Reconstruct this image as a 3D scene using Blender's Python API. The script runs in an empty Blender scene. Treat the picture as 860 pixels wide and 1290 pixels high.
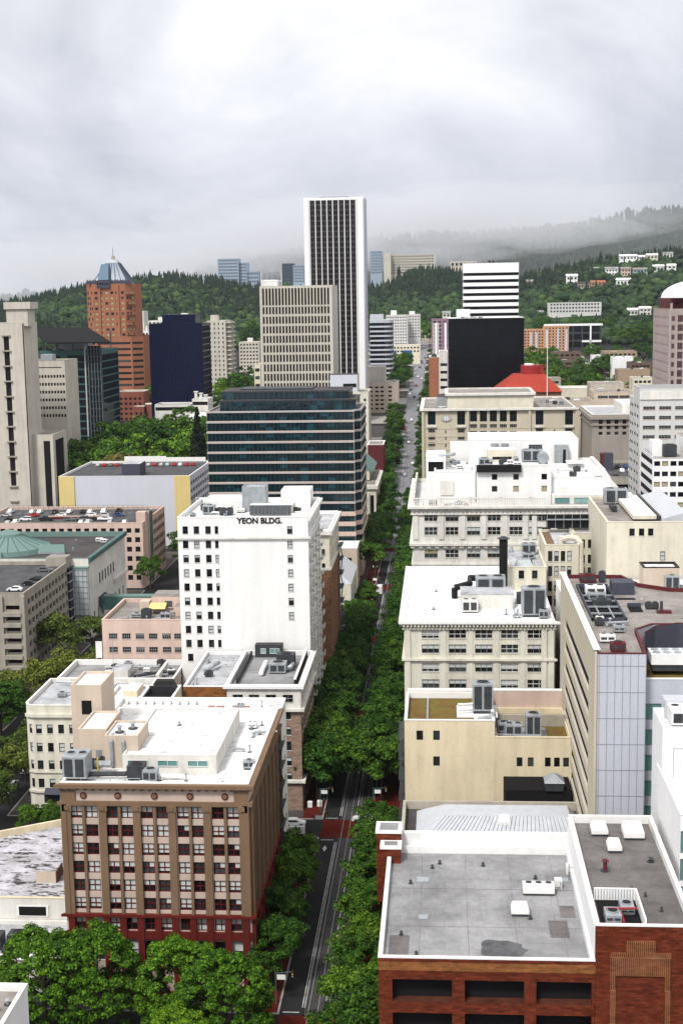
import bpy, math, random
import numpy as np
from math import sin, cos, pi, radians as R
random.seed(7); RNG = np.random.default_rng(11)
S = bpy.context.scene
COL = S.collection

# ------------------------------------------------------------------ camera
FPX, EYE = 1751.6, 106.24
PT, YW, RL = .151992, -.0731522, -.0164227
_cy, _sy, _cp, _sp = cos(YW), sin(YW), cos(PT), sin(PT)
_w = np.array([_sy*_cp, _cy*_cp, -_sp]); _r = np.array([_cy, -_sy, 0.]); _u = np.cross(_r, _w)
_r, _u = cos(RL)*_r + sin(RL)*_u, -sin(RL)*_r + cos(RL)*_u
def at(x, y, Y):
    "world point of a spot in the photograph (860x1290) standing Y metres down the avenue"
    d = (x-430)*_r - (y-645)*_u + FPX*_w; t = Y/d[1]
    return (d[0]*t, Y, EYE + d[2]*t)
def ZZ(x, y, Y): return at(x, y, Y)[2]
def XX(x, y, Y): return at(x, y, Y)[0]
cam = bpy.data.cameras.new('camera'); camo = bpy.data.objects.new('camera', cam); COL.objects.link(camo)
from mathutils import Matrix, Vector
camo.matrix_world = Matrix(((_r[0], _u[0], -_w[0], 0), (_r[1], _u[1], -_w[1], 0), (_r[2], _u[2], -_w[2], EYE), (0, 0, 0, 1)))
cam.sensor_fit = 'VERTICAL'; cam.sensor_height = 36; cam.sensor_width = 24; cam.lens = FPX/1290*36
cam.clip_start = 1; cam.clip_end = 30000
S.camera = camo

# ------------------------------------------------------------------ materials
def newmat(name):
    m = bpy.data.materials.new(name); m.use_nodes = True; nt = m.node_tree
    b = nt.nodes['Principled BSDF']; b.inputs['Specular IOR Level'].default_value = .12; return m, nt, b
def N(nt, t, **k):
    n = nt.nodes.new(t)
    for a, v in k.items():
        if a in n.inputs.keys() if hasattr(n.inputs, 'keys') else False: n.inputs[a].default_value = v
        else: setattr(n, a, v)
    return n
def rgba(c): return (c[0], c[1], c[2], 1)
def scaled_pos(nt, sc, obj=False):
    if obj:
        g = nt.nodes.new('ShaderNodeTexCoord'); o = g.outputs['Object']
    else:
        g = nt.nodes.new('ShaderNodeNewGeometry'); o = g.outputs['Position']
    mp = nt.nodes.new('ShaderNodeMapping'); mp.inputs['Scale'].default_value = sc
    nt.links.new(o, mp.inputs['Vector']); return mp.outputs[0]
def noise(nt, sc, detail=4, rough=.6, obj=False):
    n = nt.nodes.new('ShaderNodeTexNoise'); n.inputs['Scale'].default_value = 1
    n.inputs['Detail'].default_value = detail; n.inputs['Roughness'].default_value = rough
    nt.links.new(scaled_pos(nt, sc, obj), n.inputs['Vector']); return n.outputs['Fac']
def ramp(nt, fac, stops):
    r = nt.nodes.new('ShaderNodeValToRGB'); e = r.color_ramp.elements
    e[0].position, e[0].color = stops[0][0], rgba(stops[0][1]); e[1].position, e[1].color = stops[-1][0], rgba(stops[-1][1])
    for p, c in stops[1:-1]:
        q = e.new(p); q.color = rgba(c)
    nt.links.new(fac, r.inputs[0]); return r.outputs[0]
def mix(nt, a, b, fac, mode='MIX'):
    m = nt.nodes.new('ShaderNodeMix'); m.data_type = 'RGBA'; m.blend_type = mode
    for s, v in ((m.inputs[0], fac), (m.inputs[6], a), (m.inputs[7], b)):
        if isinstance(v, (int, float)): s.default_value = v
        elif isinstance(v, tuple): s.default_value = rgba(v)
        else: nt.links.new(v, s)
    return m.outputs[2]
def g3(v): return (v, v, v)
def wall(name, col, var=.12, streak=.22, rough=.85, grime=.0, bump=.25):
    m, nt, b = newmat(name)
    a = ramp(nt, noise(nt, (.11, .11, .13), 5), [(.3, g3(1-var)), (.7, g3(1+var*.4))])
    s = ramp(nt, noise(nt, (.55, .55, .045), 6, .6), [(.34, g3(1-streak*.6)), (.6, g3(1.0))])
    f = ramp(nt, noise(nt, (3., 3., 3.), 3), [(.3, g3(.93)), (.7, g3(1.03))])
    c = mix(nt, mix(nt, mix(nt, col, a, 1., 'MULTIPLY'), s, 1., 'MULTIPLY'), f, 1., 'MULTIPLY')
    if grime:
        gm = ramp(nt, noise(nt, (.5, .5, .22), 6, .7), [(.52, g3(1)), (.72, g3(1-grime))])
        c = mix(nt, c, gm, 1., 'MULTIPLY')
    nt.links.new(c, b.inputs['Base Color']); b.inputs['Roughness'].default_value = rough
    if bump:
        bp = nt.nodes.new('ShaderNodeBump'); bp.inputs['Strength'].default_value = bump; bp.inputs['Distance'].default_value = .05
        nt.links.new(noise(nt, (1.5, 1.5, 1.5), 5), bp.inputs['Height']); nt.links.new(bp.outputs[0], b.inputs['Normal'])
    return m
def brick(name, c1, c2, mortar, scale=1., w=.9, h=.3, msize=.03):
    m, nt, b = newmat(name)
    g = nt.nodes.new('ShaderNodeNewGeometry'); s = nt.nodes.new('ShaderNodeSeparateXYZ'); nt.links.new(g.outputs['Position'], s.inputs[0])
    ad = nt.nodes.new('ShaderNodeMath'); nt.links.new(s.outputs[0], ad.inputs[0]); nt.links.new(s.outputs[1], ad.inputs[1])
    cb = nt.nodes.new('ShaderNodeCombineXYZ'); nt.links.new(ad.outputs[0], cb.inputs[0]); nt.links.new(s.outputs[2], cb.inputs[1])
    t = nt.nodes.new('ShaderNodeTexBrick'); nt.links.new(cb.outputs[0], t.inputs['Vector'])
    t.inputs['Color1'].default_value = rgba(c1); t.inputs['Color2'].default_value = rgba(c2); t.inputs['Mortar'].default_value = rgba(mortar)
    t.inputs['Scale'].default_value = scale; t.inputs['Brick Width'].default_value = w; t.inputs['Row Height'].default_value = h; t.inputs['Mortar Size'].default_value = msize
    st = ramp(nt, noise(nt, (.5, .5, 1.6), 6, .7), [(.33, g3(.55)), (.62, g3(1.15))])
    nt.links.new(mix(nt, t.outputs['Color'], st, 1., 'MULTIPLY'), b.inputs['Base Color']); b.inputs['Roughness'].default_value = .9
    return m
def roofm(name, c1, c2, sc=.12, seam=0., rough=.8, spots=None, obj=False, wet=0.):
    m, nt, b = newmat(name)
    c = ramp(nt, noise(nt, (sc, sc, sc), 7, .68), [(.32, c2), (.62, c1)])
    f = ramp(nt, noise(nt, (2.2, .7, 2.), 4), [(.3, g3(.88)), (.65, g3(1.04))])
    c = mix(nt, c, f, 1., 'MULTIPLY')
    if spots:
        sp = ramp(nt, noise(nt, (.35, .8, .5), 8, .72), [(spots[1], g3(0)), (spots[1]+.07, g3(1))])
        c = mix(nt, c, spots[0], sp)
    if seam:
        t = nt.nodes.new('ShaderNodeTexBrick'); nt.links.new(scaled_pos(nt, (1, 1, 1)), t.inputs['Vector'])
        t.inputs['Color1'].default_value = (1, 1, 1, 1); t.inputs['Color2'].default_value = (.95, .95, .95, 1); t.inputs['Mortar'].default_value = rgba(g3(seam))
        t.inputs['Scale'].default_value = 1; t.inputs['Brick Width'].default_value = 9; t.inputs['Row Height'].default_value = 3; t.inputs['Mortar Size'].default_value = .05
        c = mix(nt, c, t.outputs['Color'], 1., 'MULTIPLY')
    nt.links.new(c, b.inputs['Base Color']); b.inputs['Roughness'].default_value = rough
    if wet:
        rr = ramp(nt, noise(nt, (.2, .3, .2), 5), [(.45, g3(rough)), (.62, g3(wet))]); nt.links.new(rr, b.inputs['Roughness'])
    return m
def plain(name, col, rough=.6, metal=0., var=.1, obj=False):
    m, nt, b = newmat(name)
    a = ramp(nt, noise(nt, (.8, .8, .8), 4, .6, obj), [(.3, g3(1-var)), (.7, g3(1+var*.3))])
    nt.links.new(mix(nt, col, a, 1., 'MULTIPLY'), b.inputs['Base Color']); b.inputs['Roughness'].default_value = rough; b.inputs['Metallic'].default_value = metal
    return m
def glass(name, c1, c2, rough=.08, spec=.5, pane=None, wavy=.0, metal=0.):
    "opaque reflective glazing; tone differs from window to window"
    m, nt, b = newmat(name)
    oi = nt.nodes.new('ShaderNodeObjectInfo')
    c = ramp(nt, oi.outputs['Random'], [(0., c1), (.4, c1), (.8, tuple(.65*a+.35*b_ for a, b_ in zip(c1, c2))), (1., c2)])
    if pane:
        g = nt.nodes.new('ShaderNodeNewGeometry'); s = nt.nodes.new('ShaderNodeSeparateXYZ'); nt.links.new(g.outputs['Position'], s.inputs[0])
        ad = nt.nodes.new('ShaderNodeMath'); nt.links.new(s.outputs[0], ad.inputs[0]); nt.links.new(s.outputs[1], ad.inputs[1])
        cb = nt.nodes.new('ShaderNodeCombineXYZ'); 
        for k, (src, q) in enumerate(((ad.outputs[0], pane[0]), (s.outputs[2], pane[1]))):
            dv = nt.nodes.new('ShaderNodeMath'); dv.operation = 'DIVIDE'; dv.inputs[1].default_value = q; nt.links.new(src, dv.inputs[0])
            fl = nt.nodes.new('ShaderNodeMath'); fl.operation = 'FLOOR'; nt.links.new(dv.outputs[0], fl.inputs[0]); nt.links.new(fl.outputs[0], cb.inputs[k])
        wn = nt.nodes.new('ShaderNodeTexWhiteNoise'); nt.links.new(cb.outputs[0], wn.inputs['Vector'])
        c = mix(nt, c, ramp(nt, wn.outputs['Value'], [(0, c1), (.75, c1), (1, c2)]), .7)
    nt.links.new(c, b.inputs['Base Color']); b.inputs['Roughness'].default_value = rough; b.inputs['Specular IOR Level'].default_value = spec; b.inputs['Metallic'].default_value = metal
    if wavy:
        bp = nt.nodes.new('ShaderNodeBump'); bp.inputs['Strength'].default_value = wavy; bp.inputs['Distance'].default_value = .3
        nt.links.new(noise(nt, (.35, .35, .25), 2), bp.inputs['Height']); nt.links.new(bp.outputs[0], b.inputs['Normal'])
    return m
def leafm(name, c1, c2, c3):
    m, nt, b = newmat(name)
    g = nt.nodes.new('ShaderNodeNewGeometry'); oi = nt.nodes.new('ShaderNodeObjectInfo')
    c = ramp(nt, g.outputs['Random Per Island'], [(0., c1), (.5, c2), (1., c3)])
    v = ramp(nt, oi.outputs['Random'], [(0., (.55, .66, .6)), (.5, g3(.95)), (1., (1.5, 1.28, 1.))])
    nt.links.new(mix(nt, c, v, 1., 'MULTIPLY'), b.inputs['Base Color']); b.inputs['Roughness'].default_value = .75; b.inputs['Specular IOR Level'].default_value = .15
    return m

M = {}
def mk():
    M['tan_brown'] = wall('brown_stone', (.205, .132, .082), .15, .2)
    M['tan_spandrel'] = wall('pinkish_spandrel', (.56, .45, .38), .1, .2)
    M['red_base'] = wall('dark_red_granite', (.13, .018, .014), .2, .2, .6)
    M['white'] = wall('white_paint', (.87, .87, .85), .05, .1, .7, .04)
    M['white_clean'] = wall('clean_white_paint', (.9, .9, .89), .03, .06, .6)
    M['offwhite'] = wall('aged_white_stone', (.78, .76, .70), .14, .26, .8, .25)
    M['cream'] = wall('cream_render', (.73, .68, .55), .1, .2, .85, .16)
    M['cream2'] = wall('ivory_stone', (.74, .71, .60), .14, .26, .85, .22)
    M['yellow_cream'] = wall('yellow_stucco', (.80, .69, .48), .1, .25, .9, .12)
    M['beige'] = wall('beige_render', (.60, .50, .40), .1, .16, .85, .1)
    M['pink'] = wall('pinkish_concrete', (.66, .50, .42), .12, .2, .85, .1)
    M['stone'] = wall('grey_tan_stone', (.43, .39, .32), .12, .25, .85, .15)
    M['concrete'] = wall('bare_concrete', (.40, .37, .31), .16, .35, .9, .2)
    M['pale_concrete'] = wall('pale_concrete', (.60, .56, .48), .12, .28, .9, .12)
    M['travertine'] = wall('sand_limestone', (.58, .52, .40), .08, .12, .85)
    M['grey_panel'] = wall('grey_metal_panel', (.50, .50, .50), .05, .08, .5)
    M['pale_panel'] = wall('pale_blue_metal_panel', (.53, .55, .61), .05, .10, .45)
    M['light_grey'] = wall('light_grey_concrete', (.62, .62, .60), .08, .14, .8)
    M['orange'] = wall('orange_brick', (.37, .15, .085), .12, .15, .9)
    M['redbrick_far'] = wall('red_brown_brick', (.24, .085, .06), .15, .2, .9)
    M['brownbrick'] = brick('brown_brick', (.30, .14, .075), (.22, .10, .055), (.25, .17, .12))
    M['pinkbrick'] = brick('dusty_brown_brick', (.33, .22, .16), (.27, .18, .13), (.3, .24, .2))
    M['redbrick'] = brick('red_brick', (.19, .037, .014), (.10, .018, .008), (.085, .028, .016), 1., .8, .28, .03)
    M['ribbed'] = brick('ribbed_brick', (.17, .055, .025), (.12, .034, .018), (.30, .15, .07), 1., .22, 4., .035)
    M['orangebrick'] = brick('rusty_brick', (.30, .11, .03), (.2, .07, .02), (.22, .12, .06))
    M['yellow'] = wall('yellow_panel', (.72, .58, .25), .05, .1)
    M['bill'] = wall('pale_grey_screen_wall', (.60, .62, .68), .03, .06, .7)
    M['teal_metal'] = plain('teal_copper', (.15, .235, .215), .6)
    M['dkgreen'] = plain('dark_green_metal', (.05, .12, .11), .5)
    M['metal'] = plain('galvanised_metal', (.38, .41, .43), .45, .3, .25)
    M['dkmetal'] = plain('dark_metal', (.06, .065, .07), .5, .2, .3)
    M['black'] = plain('black_paint', (.012, .012, .012), .5)
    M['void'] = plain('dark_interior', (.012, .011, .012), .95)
    M['trim'] = plain('white_trim', (.82, .82, .80), .6)
    M['redtrim'] = plain('dark_red_trim', (.11, .022, .026), .6)
    M['bluewall'] = plain('slate_blue_metal_wall', (.065, .068, .095), .6)
    M['dullred'] = plain('dull_red_patch', (.34, .19, .17), .8)
    M['stain'] = roofm('damp_stain', (.13, .13, .135), (.06, .06, .062), .6, 0, .6)
    M['brownbox'] = plain('brown_box', (.10, .05, .03), .8)
    M['redpaint'] = plain('red_paint', (.30, .03, .03), .5)
    M['yellowpaint'] = plain('yellow_paint', (.6, .45, .05), .5)
    M['blind'] = plain('pale_blind', (.55, .58, .56), .5, 0, .15)
    M['tealblind'] = plain('teal_blind', (.22, .42, .40), .5, 0, .15)
    M['tanblind'] = plain('tan_blind', (.42, .36, .2), .5, 0, .15)
    M['framered'] = plain('dark_red_frame', (.10, .012, .012), .5)
    M['framewhite'] = plain('white_frame', (.7, .7, .68), .5)
    M['framedark'] = plain('dark_frame', (.03, .03, .035), .5)
    M['framegrey'] = plain('grey_frame', (.25, .26, .26), .5)
    M['glass'] = glass('window_glass', (.006, .006, .008), (.06, .075, .08), .08, .3)
    M['glassteal'] = glass('teal_glass', (.003, .014, .020), (.014, .075, .10), .04, .45, (2.6, 3.9), .12)
    M['glassgreen'] = glass('green_glass', (.10, .24, .22), (.22, .40, .38), .1, .5)
    M['glassblack'] = glass('black_glass', (.003, .0035, .006), (.007, .008, .014), .06, .10, (1.5, 3.7), .1)
    M['glassnavy'] = glass('navy_glass', (.005, .007, .028), (.005, .009, .048), .14, .08, (1.5, 3.8))
    M['glassdkgreen'] = glass('dark_green_glass', (.003, .008, .013), (.008, .022, .032), .07, .2, (1.6, 3.8), .08)
    M['glassblue'] = glass('blue_glass', (.06, .11, .17), (.14, .22, .30), .12, .6)
    M['glassred'] = glass('dark_red_glass', (.07, .015, .025), (.12, .03, .04), .1, .6, (2., 3.5))
    M['r_grey'] = roofm('grey_membrane', (.33, .33, .335), (.17, .17, .17), .14, .82, .7, None, False, .35)
    M['r_dgrey'] = roofm('dark_grey_membrane', (.19, .175, .17), (.10, .09, .085), .13, .88, .7, None, False, .35)
    M['r_lgrey'] = roofm('light_grey_membrane', (.52, .53, .55), (.30, .31, .32), .2, .9, .8, ((.13, .12, .11), .57))
    M['r_white'] = roofm('white_membrane', (.86, .86, .85), (.60, .59, .57), .16, .93, .8, ((.34, .31, .27), .57))
    M['r_whitec'] = roofm('clean_white_membrane', (.92, .92, .92), (.88, .88, .88), .1, .97, .8)
    M['r_stain'] = roofm('stained_white_membrane', (.60, .59, .64), (.30, .29, .29), .22, .9, .8, ((.04, .036, .033), .515))
    M['r_tan'] = roofm('tan_grey_membrane', (.33, .30, .275), (.17, .15, .135), .15, .85, .8, ((.62, .6, .56), .66), False, .4)
    M['r_dark'] = roofm('tar_roof', (.085, .075, .075), (.045, .04, .042), .1, .9, .8)
    M['leaf_fresh'] = leafm('fresh_leaves', (.009, .032, .003), (.028, .078, .005), (.085, .17, .012))
    M['r_moss'] = roofm('mossy_roof', (.16, .13, .03), (.15, .07, .03), .3, 0, .95, ((.10, .12, .02), .55))
    M['r_metal'] = plain('standing_seam_metal', (.55, .57, .60), .45, .2, .12)
    M['r_red'] = wall('red_tile', (.37, .05, .032), .12, .25, .8)
    M['asphalt'] = roofm('asphalt', (.024, .024, .026), (.015, .015, .016), .2, 0, .85)
    M['deckasphalt'] = roofm('deck_asphalt', (.10, .10, .105), (.05, .05, .055), .2, 0, .85)
    M['track'] = roofm('track_paving', (.07, .066, .066), (.045, .042, .042), .5, .8, .85)
    M['fargrey'] = roofm('worn_street', (.24, .24, .25), (.16, .16, .17), .3, 0, .85)
    M['pave'] = roofm('pavement_concrete', (.085, .078, .075), (.05, .045, .043), .3, .75, .9)
    M['redpave'] = roofm('red_brick_paving', (.12, .014, .007), (.05, .007, .004), .8, .8, .85)
    M['kerb'] = plain('kerb_stone', (.32, .30, .28), .8)
    M['paint'] = plain('road_paint', (.52, .52, .50), .7, 0, .45)
    M['tyre'] = plain('tyre_rubber', (.012, .012, .012), .8)
    M['bark'] = plain('bark', (.05, .038, .03), .9)
    M['leaf_bright'] = leafm('bright_leaves', (.012, .042, .003), (.042, .110, .005), (.14, .27, .012))
    M['leaf_mid'] = leafm('green_leaves', (.010, .038, .004), (.027, .080, .006), (.070, .150, .012))
    M['leaf_dark'] = leafm('dark_needles', (.004, .009, .004), (.008, .018, .007), (.015, .03, .012))
    M['leaf_olive'] = leafm('olive_leaves', (.024, .042, .007), (.055, .085, .012), (.12, .155, .024))
    M['leaf_lime'] = leafm('lime_leaves', (.07, .12, .006), (.15, .23, .012), (.24, .33, .03))
    M['leaf_bronze'] = leafm('bronze_leaves', (.045, .05, .012), (.08, .08, .02), (.13, .115, .035))
mk()

# ------------------------------------------------------------------ mesh helpers
class MB:
    def __init__(s): s.v = []; s.f = []; s.m = []; s.mats = []
    def mi(s, mat):
        if mat not in s.mats: s.mats.append(mat)
        return s.mats.index(mat)
    def poly(s, pts, mat):
        n = len(s.v); s.v += [tuple(p) for p in pts]; s.f.append(tuple(range(n, n+len(pts)))); s.m.append(s.mi(mat))
    def box(s, x0, x1, y0, y1, z0, z1, mat, rz=0., c=None):
        P = [(x0, y0), (x1, y0), (x1, y1), (x0, y1)]
        if rz:
            cx, cyy = c or ((x0+x1)/2, (y0+y1)/2); P = [(cx+(x-cx)*cos(rz)-(y-cyy)*sin(rz), cyy+(x-cx)*sin(rz)+(y-cyy)*cos(rz)) for x, y in P]
        s.prism(P, z0, z1, mat)
    def prism(s, P, z0, z1, mat, top=None, cap=True):
        n = len(s.v); k = len(P)
        zb = z0 if isinstance(z0, (list, tuple)) else [z0]*k; zt = z1 if isinstance(z1, (list, tuple)) else [z1]*k
        s.v += [(p[0], p[1], zb[i]) for i, p in enumerate(P)] + [(p[0], p[1], zt[i]) for i, p in enumerate(P)]; a = s.mi(mat)
        for i in range(k):
            j = (i+1) % k; s.f.append((n+i, n+j, n+k+j, n+k+i)); s.m.append(a)
        if cap:
            s.f.append(tuple(n+k+i for i in range(k))); s.m.append(s.mi(top) if top else a)
            s.f.append(tuple(n+k-1-i for i in range(k))); s.m.append(a)
    def frustum(s, P, Q, z0, z1, mat):
        n = len(s.v); k = len(P); s.v += [(p[0], p[1], z0) for p in P] + [(p[0], p[1], z1) for p in Q]; a = s.mi(mat)
        for i in range(k):
            j = (i+1) % k; s.f.append((n+i, n+j, n+k+j, n+k+i)); s.m.append(a)
        s.f.append(tuple(n+k+i for i in range(k))); s.m.append(a)
        s.f.append(tuple(n+k-1-i for i in range(k))); s.m.append(a)
    def cyl(s, x, y, z0, z1, r, mat, n=12, r2=None):
        P = [(x+r*cos(2*pi*i/n), y+r*sin(2*pi*i/n)) for i in range(n)]; r2 = r if r2 is None else r2
        Q = [(x+r2*cos(2*pi*i/n), y+r2*sin(2*pi*i/n)) for i in range(n)]
        s.frustum(P, Q, z0, z1, mat)
    def tube(s, pts, r, mat, n=6, r2=None):
        pts = [Vector(p) for p in pts]; a = s.mi(mat); rings = []
        for i, p in enumerate(pts):
            t = (pts[min(i+1, len(pts)-1)] - pts[max(i-1, 0)]).normalized()
            up = Vector((0, 0, 1)) if abs(t.z) < .9 else Vector((1, 0, 0)); e = t.cross(up).normalized(); g = e.cross(t)
            rr = r if r2 is None else r + (r2-r)*i/(len(pts)-1)
            k = len(s.v); rings.append(k); s.v += [tuple(p + rr*(cos(2*pi*j/n)*e + sin(2*pi*j/n)*g)) for j in range(n)]
        for a0, b0 in zip(rings, rings[1:]):
            for j in range(n): s.f.append((a0+j, a0+(j+1) % n, b0+(j+1) % n, b0+j)); s.m.append(a)
        s.f.append(tuple(rings[0]+j for j in range(n))[::-1]); s.m.append(a)
        s.f.append(tuple(rings[-1]+j for j in range(n))); s.m.append(a)
    def add(s, o, T=None):
        n = len(s.v); s.v += [tuple(T @ Vector(p)) for p in o.v] if T else o.v
        s.f += [tuple(i+n for i in f) for f in o.f]; s.m += [s.mi(o.mats[i]) for i in o.m]
    def mesh(s, name):
        me = bpy.data.meshes.new(name); me.from_pydata(s.v, [], s.f); me.polygons.foreach_set('material_index', s.m)
        for m in s.mats: me.materials.append(M[m] if isinstance(m, str) else m)
        me.update(); return me
    def obj(s, name, parent=None, loc=(0, 0, 0), rz=0.):
        "vertices are in world metres unless loc is given; re-based to the parent"
        o = bpy.data.objects.new(name, s.mesh(name)); COL.objects.link(o); o.rotation_euler.z = rz
        if parent:
            o.parent = parent; o.location = Vector(loc) - parent.location if loc != (0, 0, 0) or True else loc
        else: o.location = loc
        return o
def thing(name, label, cat, loc, group=None, rz=0.):
    o = bpy.data.objects.new(name, None); COL.objects.link(o); o.location = loc; o.rotation_euler.z = rz
    o['label'] = label; o['category'] = cat
    if group: o['group'] = group
    return o
def tag(o, label, cat, group=None):
    o['label'] = label; o['category'] = cat
    if group: o['group'] = group
    return o
def structure(o): o['kind'] = 'structure'; return o

GK = [(-400, 0), (600, 0), (1020, 34.5), (1530, 50), (1900, 62), (2100, 64)]
def gz(Y):
    for (a, za), (b, zb) in zip(GK, GK[1:]):
        if Y <= b: return za + (zb-za)*(max(Y, a)-a)/(b-a)
    return GK[-1][1]

# ------------------------------------------------------------------ windows
WM = {}
def window_mesh(kind, w, h, var):
    key = (kind, round(w, 2), round(h, 2), var)
    if key in WM: return WM[key]
    b = MB(); g = {'sash': 'glass'}.get(kind, 'glass'); fr = 'framedark'; fw = .09; rec = .28; nv, nh = 1, 2; blind = None; sill = None
    if kind.startswith('ribbon'):
        g = {'ribbon': 'glass', 'ribbon_teal': 'glassteal', 'ribbon_black': 'glassblack', 'ribbon_navy': 'glassnavy', 'ribbon_dkgreen': 'glassdkgreen', 'ribbon_green': 'glassgreen', 'ribbon_red': 'glassred', 'ribbon_blue': 'glassblue'}[kind]
        nv = max(1, int(round(w/1.6))); nh = 1; fw = .07; rec = .18
        fr = {'ribbon_black': 'black', 'ribbon_navy': 'black', 'ribbon_teal': 'dkgreen', 'ribbon_green': 'framegrey'}.get(kind, 'framedark')
    elif kind == 'sash': sill = 'offwhite'; blind = {0: None, 1: ('blind', .35), 2: ('blind', .55), 3: ('blind', 1.), 4: None, 5: None}[var]
    elif kind == 'dsash': nv = 2; blind = {0: None, 1: ('blind', .4), 2: ('blind', .75), 3: None, 4: ('tanblind', .6), 5: None}[var]; fr = 'framegrey'; sill = 'cream2'
    elif kind == 'redsash': nv = 2; fr = 'framered'; fw = .14; blind = {0: None, 1: ('blind', .5), 2: ('blind', .8), 3: ('blind', .5), 4: ('blind', .95), 5: None}[var]
    elif kind == 'triple': nv = 3; fr = 'framewhite' if var % 2 else 'framegrey'; blind = {0: ('blind', .5), 1: ('blind', .7), 2: ('tanblind', .45), 3: None, 4: ('blind', .5), 5: None}[var]; sill = 'cream2'
    elif kind == 'quad': nv = 4; blind = ('blind', .3) if var % 3 == 1 else None; fr = 'framegrey'; sill = 'pink'
    elif kind == 'tan': nv = 1; nh = 1; blind = ('tanblind', 1.) if var in (1, 2, 4) else None; fr = 'framedark'
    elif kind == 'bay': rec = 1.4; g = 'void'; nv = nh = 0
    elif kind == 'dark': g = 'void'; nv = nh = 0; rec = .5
    elif kind == 'tealpane': g = 'glassgreen'; nv = 2; nh = 1; fr = 'framewhite'
    elif kind == 'tall': nv = 2; nh = max(2, int(h/2)); g = 'glassdkgreen'; fr = 'framedark'
    elif kind == 'small': nv = nh = 1; fw = .06
    b.poly([(-w/2, rec, 0), (w/2, rec, 0), (w/2, rec, h), (-w/2, rec, h)], g)
    if nv or nh:
        y0, y1 = rec-.12, rec-.004
        b.box(-w/2, w/2, y0, y1, 0, fw, fr); b.box(-w/2, w/2, y0, y1, h-fw, h, fr)
        for i in range(nv+1):
            x = -w/2 + w*i/nv; x = min(max(x, -w/2+fw/2), w/2-fw/2); b.box(x-fw/2, x+fw/2, y0+.003, y1-.002, fw, h-fw, fr)
        for i in range(1, nh):
            z = h*i/nh; b.box(-w/2+fw, w/2-fw, y0+.006, y1-.001, z-fw/2, z+fw/2, fr)
    if blind:
        z = h*(1-blind[1]); x1 = w/2-fw*.6
        x0 = -x1 if not (var == 3 and nv == 2) else 0
        b.poly([(x0, rec-.02, z), (x1, rec-.02, z), (x1, rec-.02, h-fw), (x0, rec-.02, h-fw)], blind[0])
    if sill: b.box(-w/2-.12, w/2+.12, -.1, rec, -.14, 0, sill)
    if kind == 'bay' and w < 4.5: b.box(-w/2, w/2, .25, .4, 0, min(.9, h*.35), 'concrete')
    b.rec = rec; WM[key] = (b, b.mesh('window')); return WM[key]

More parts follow.
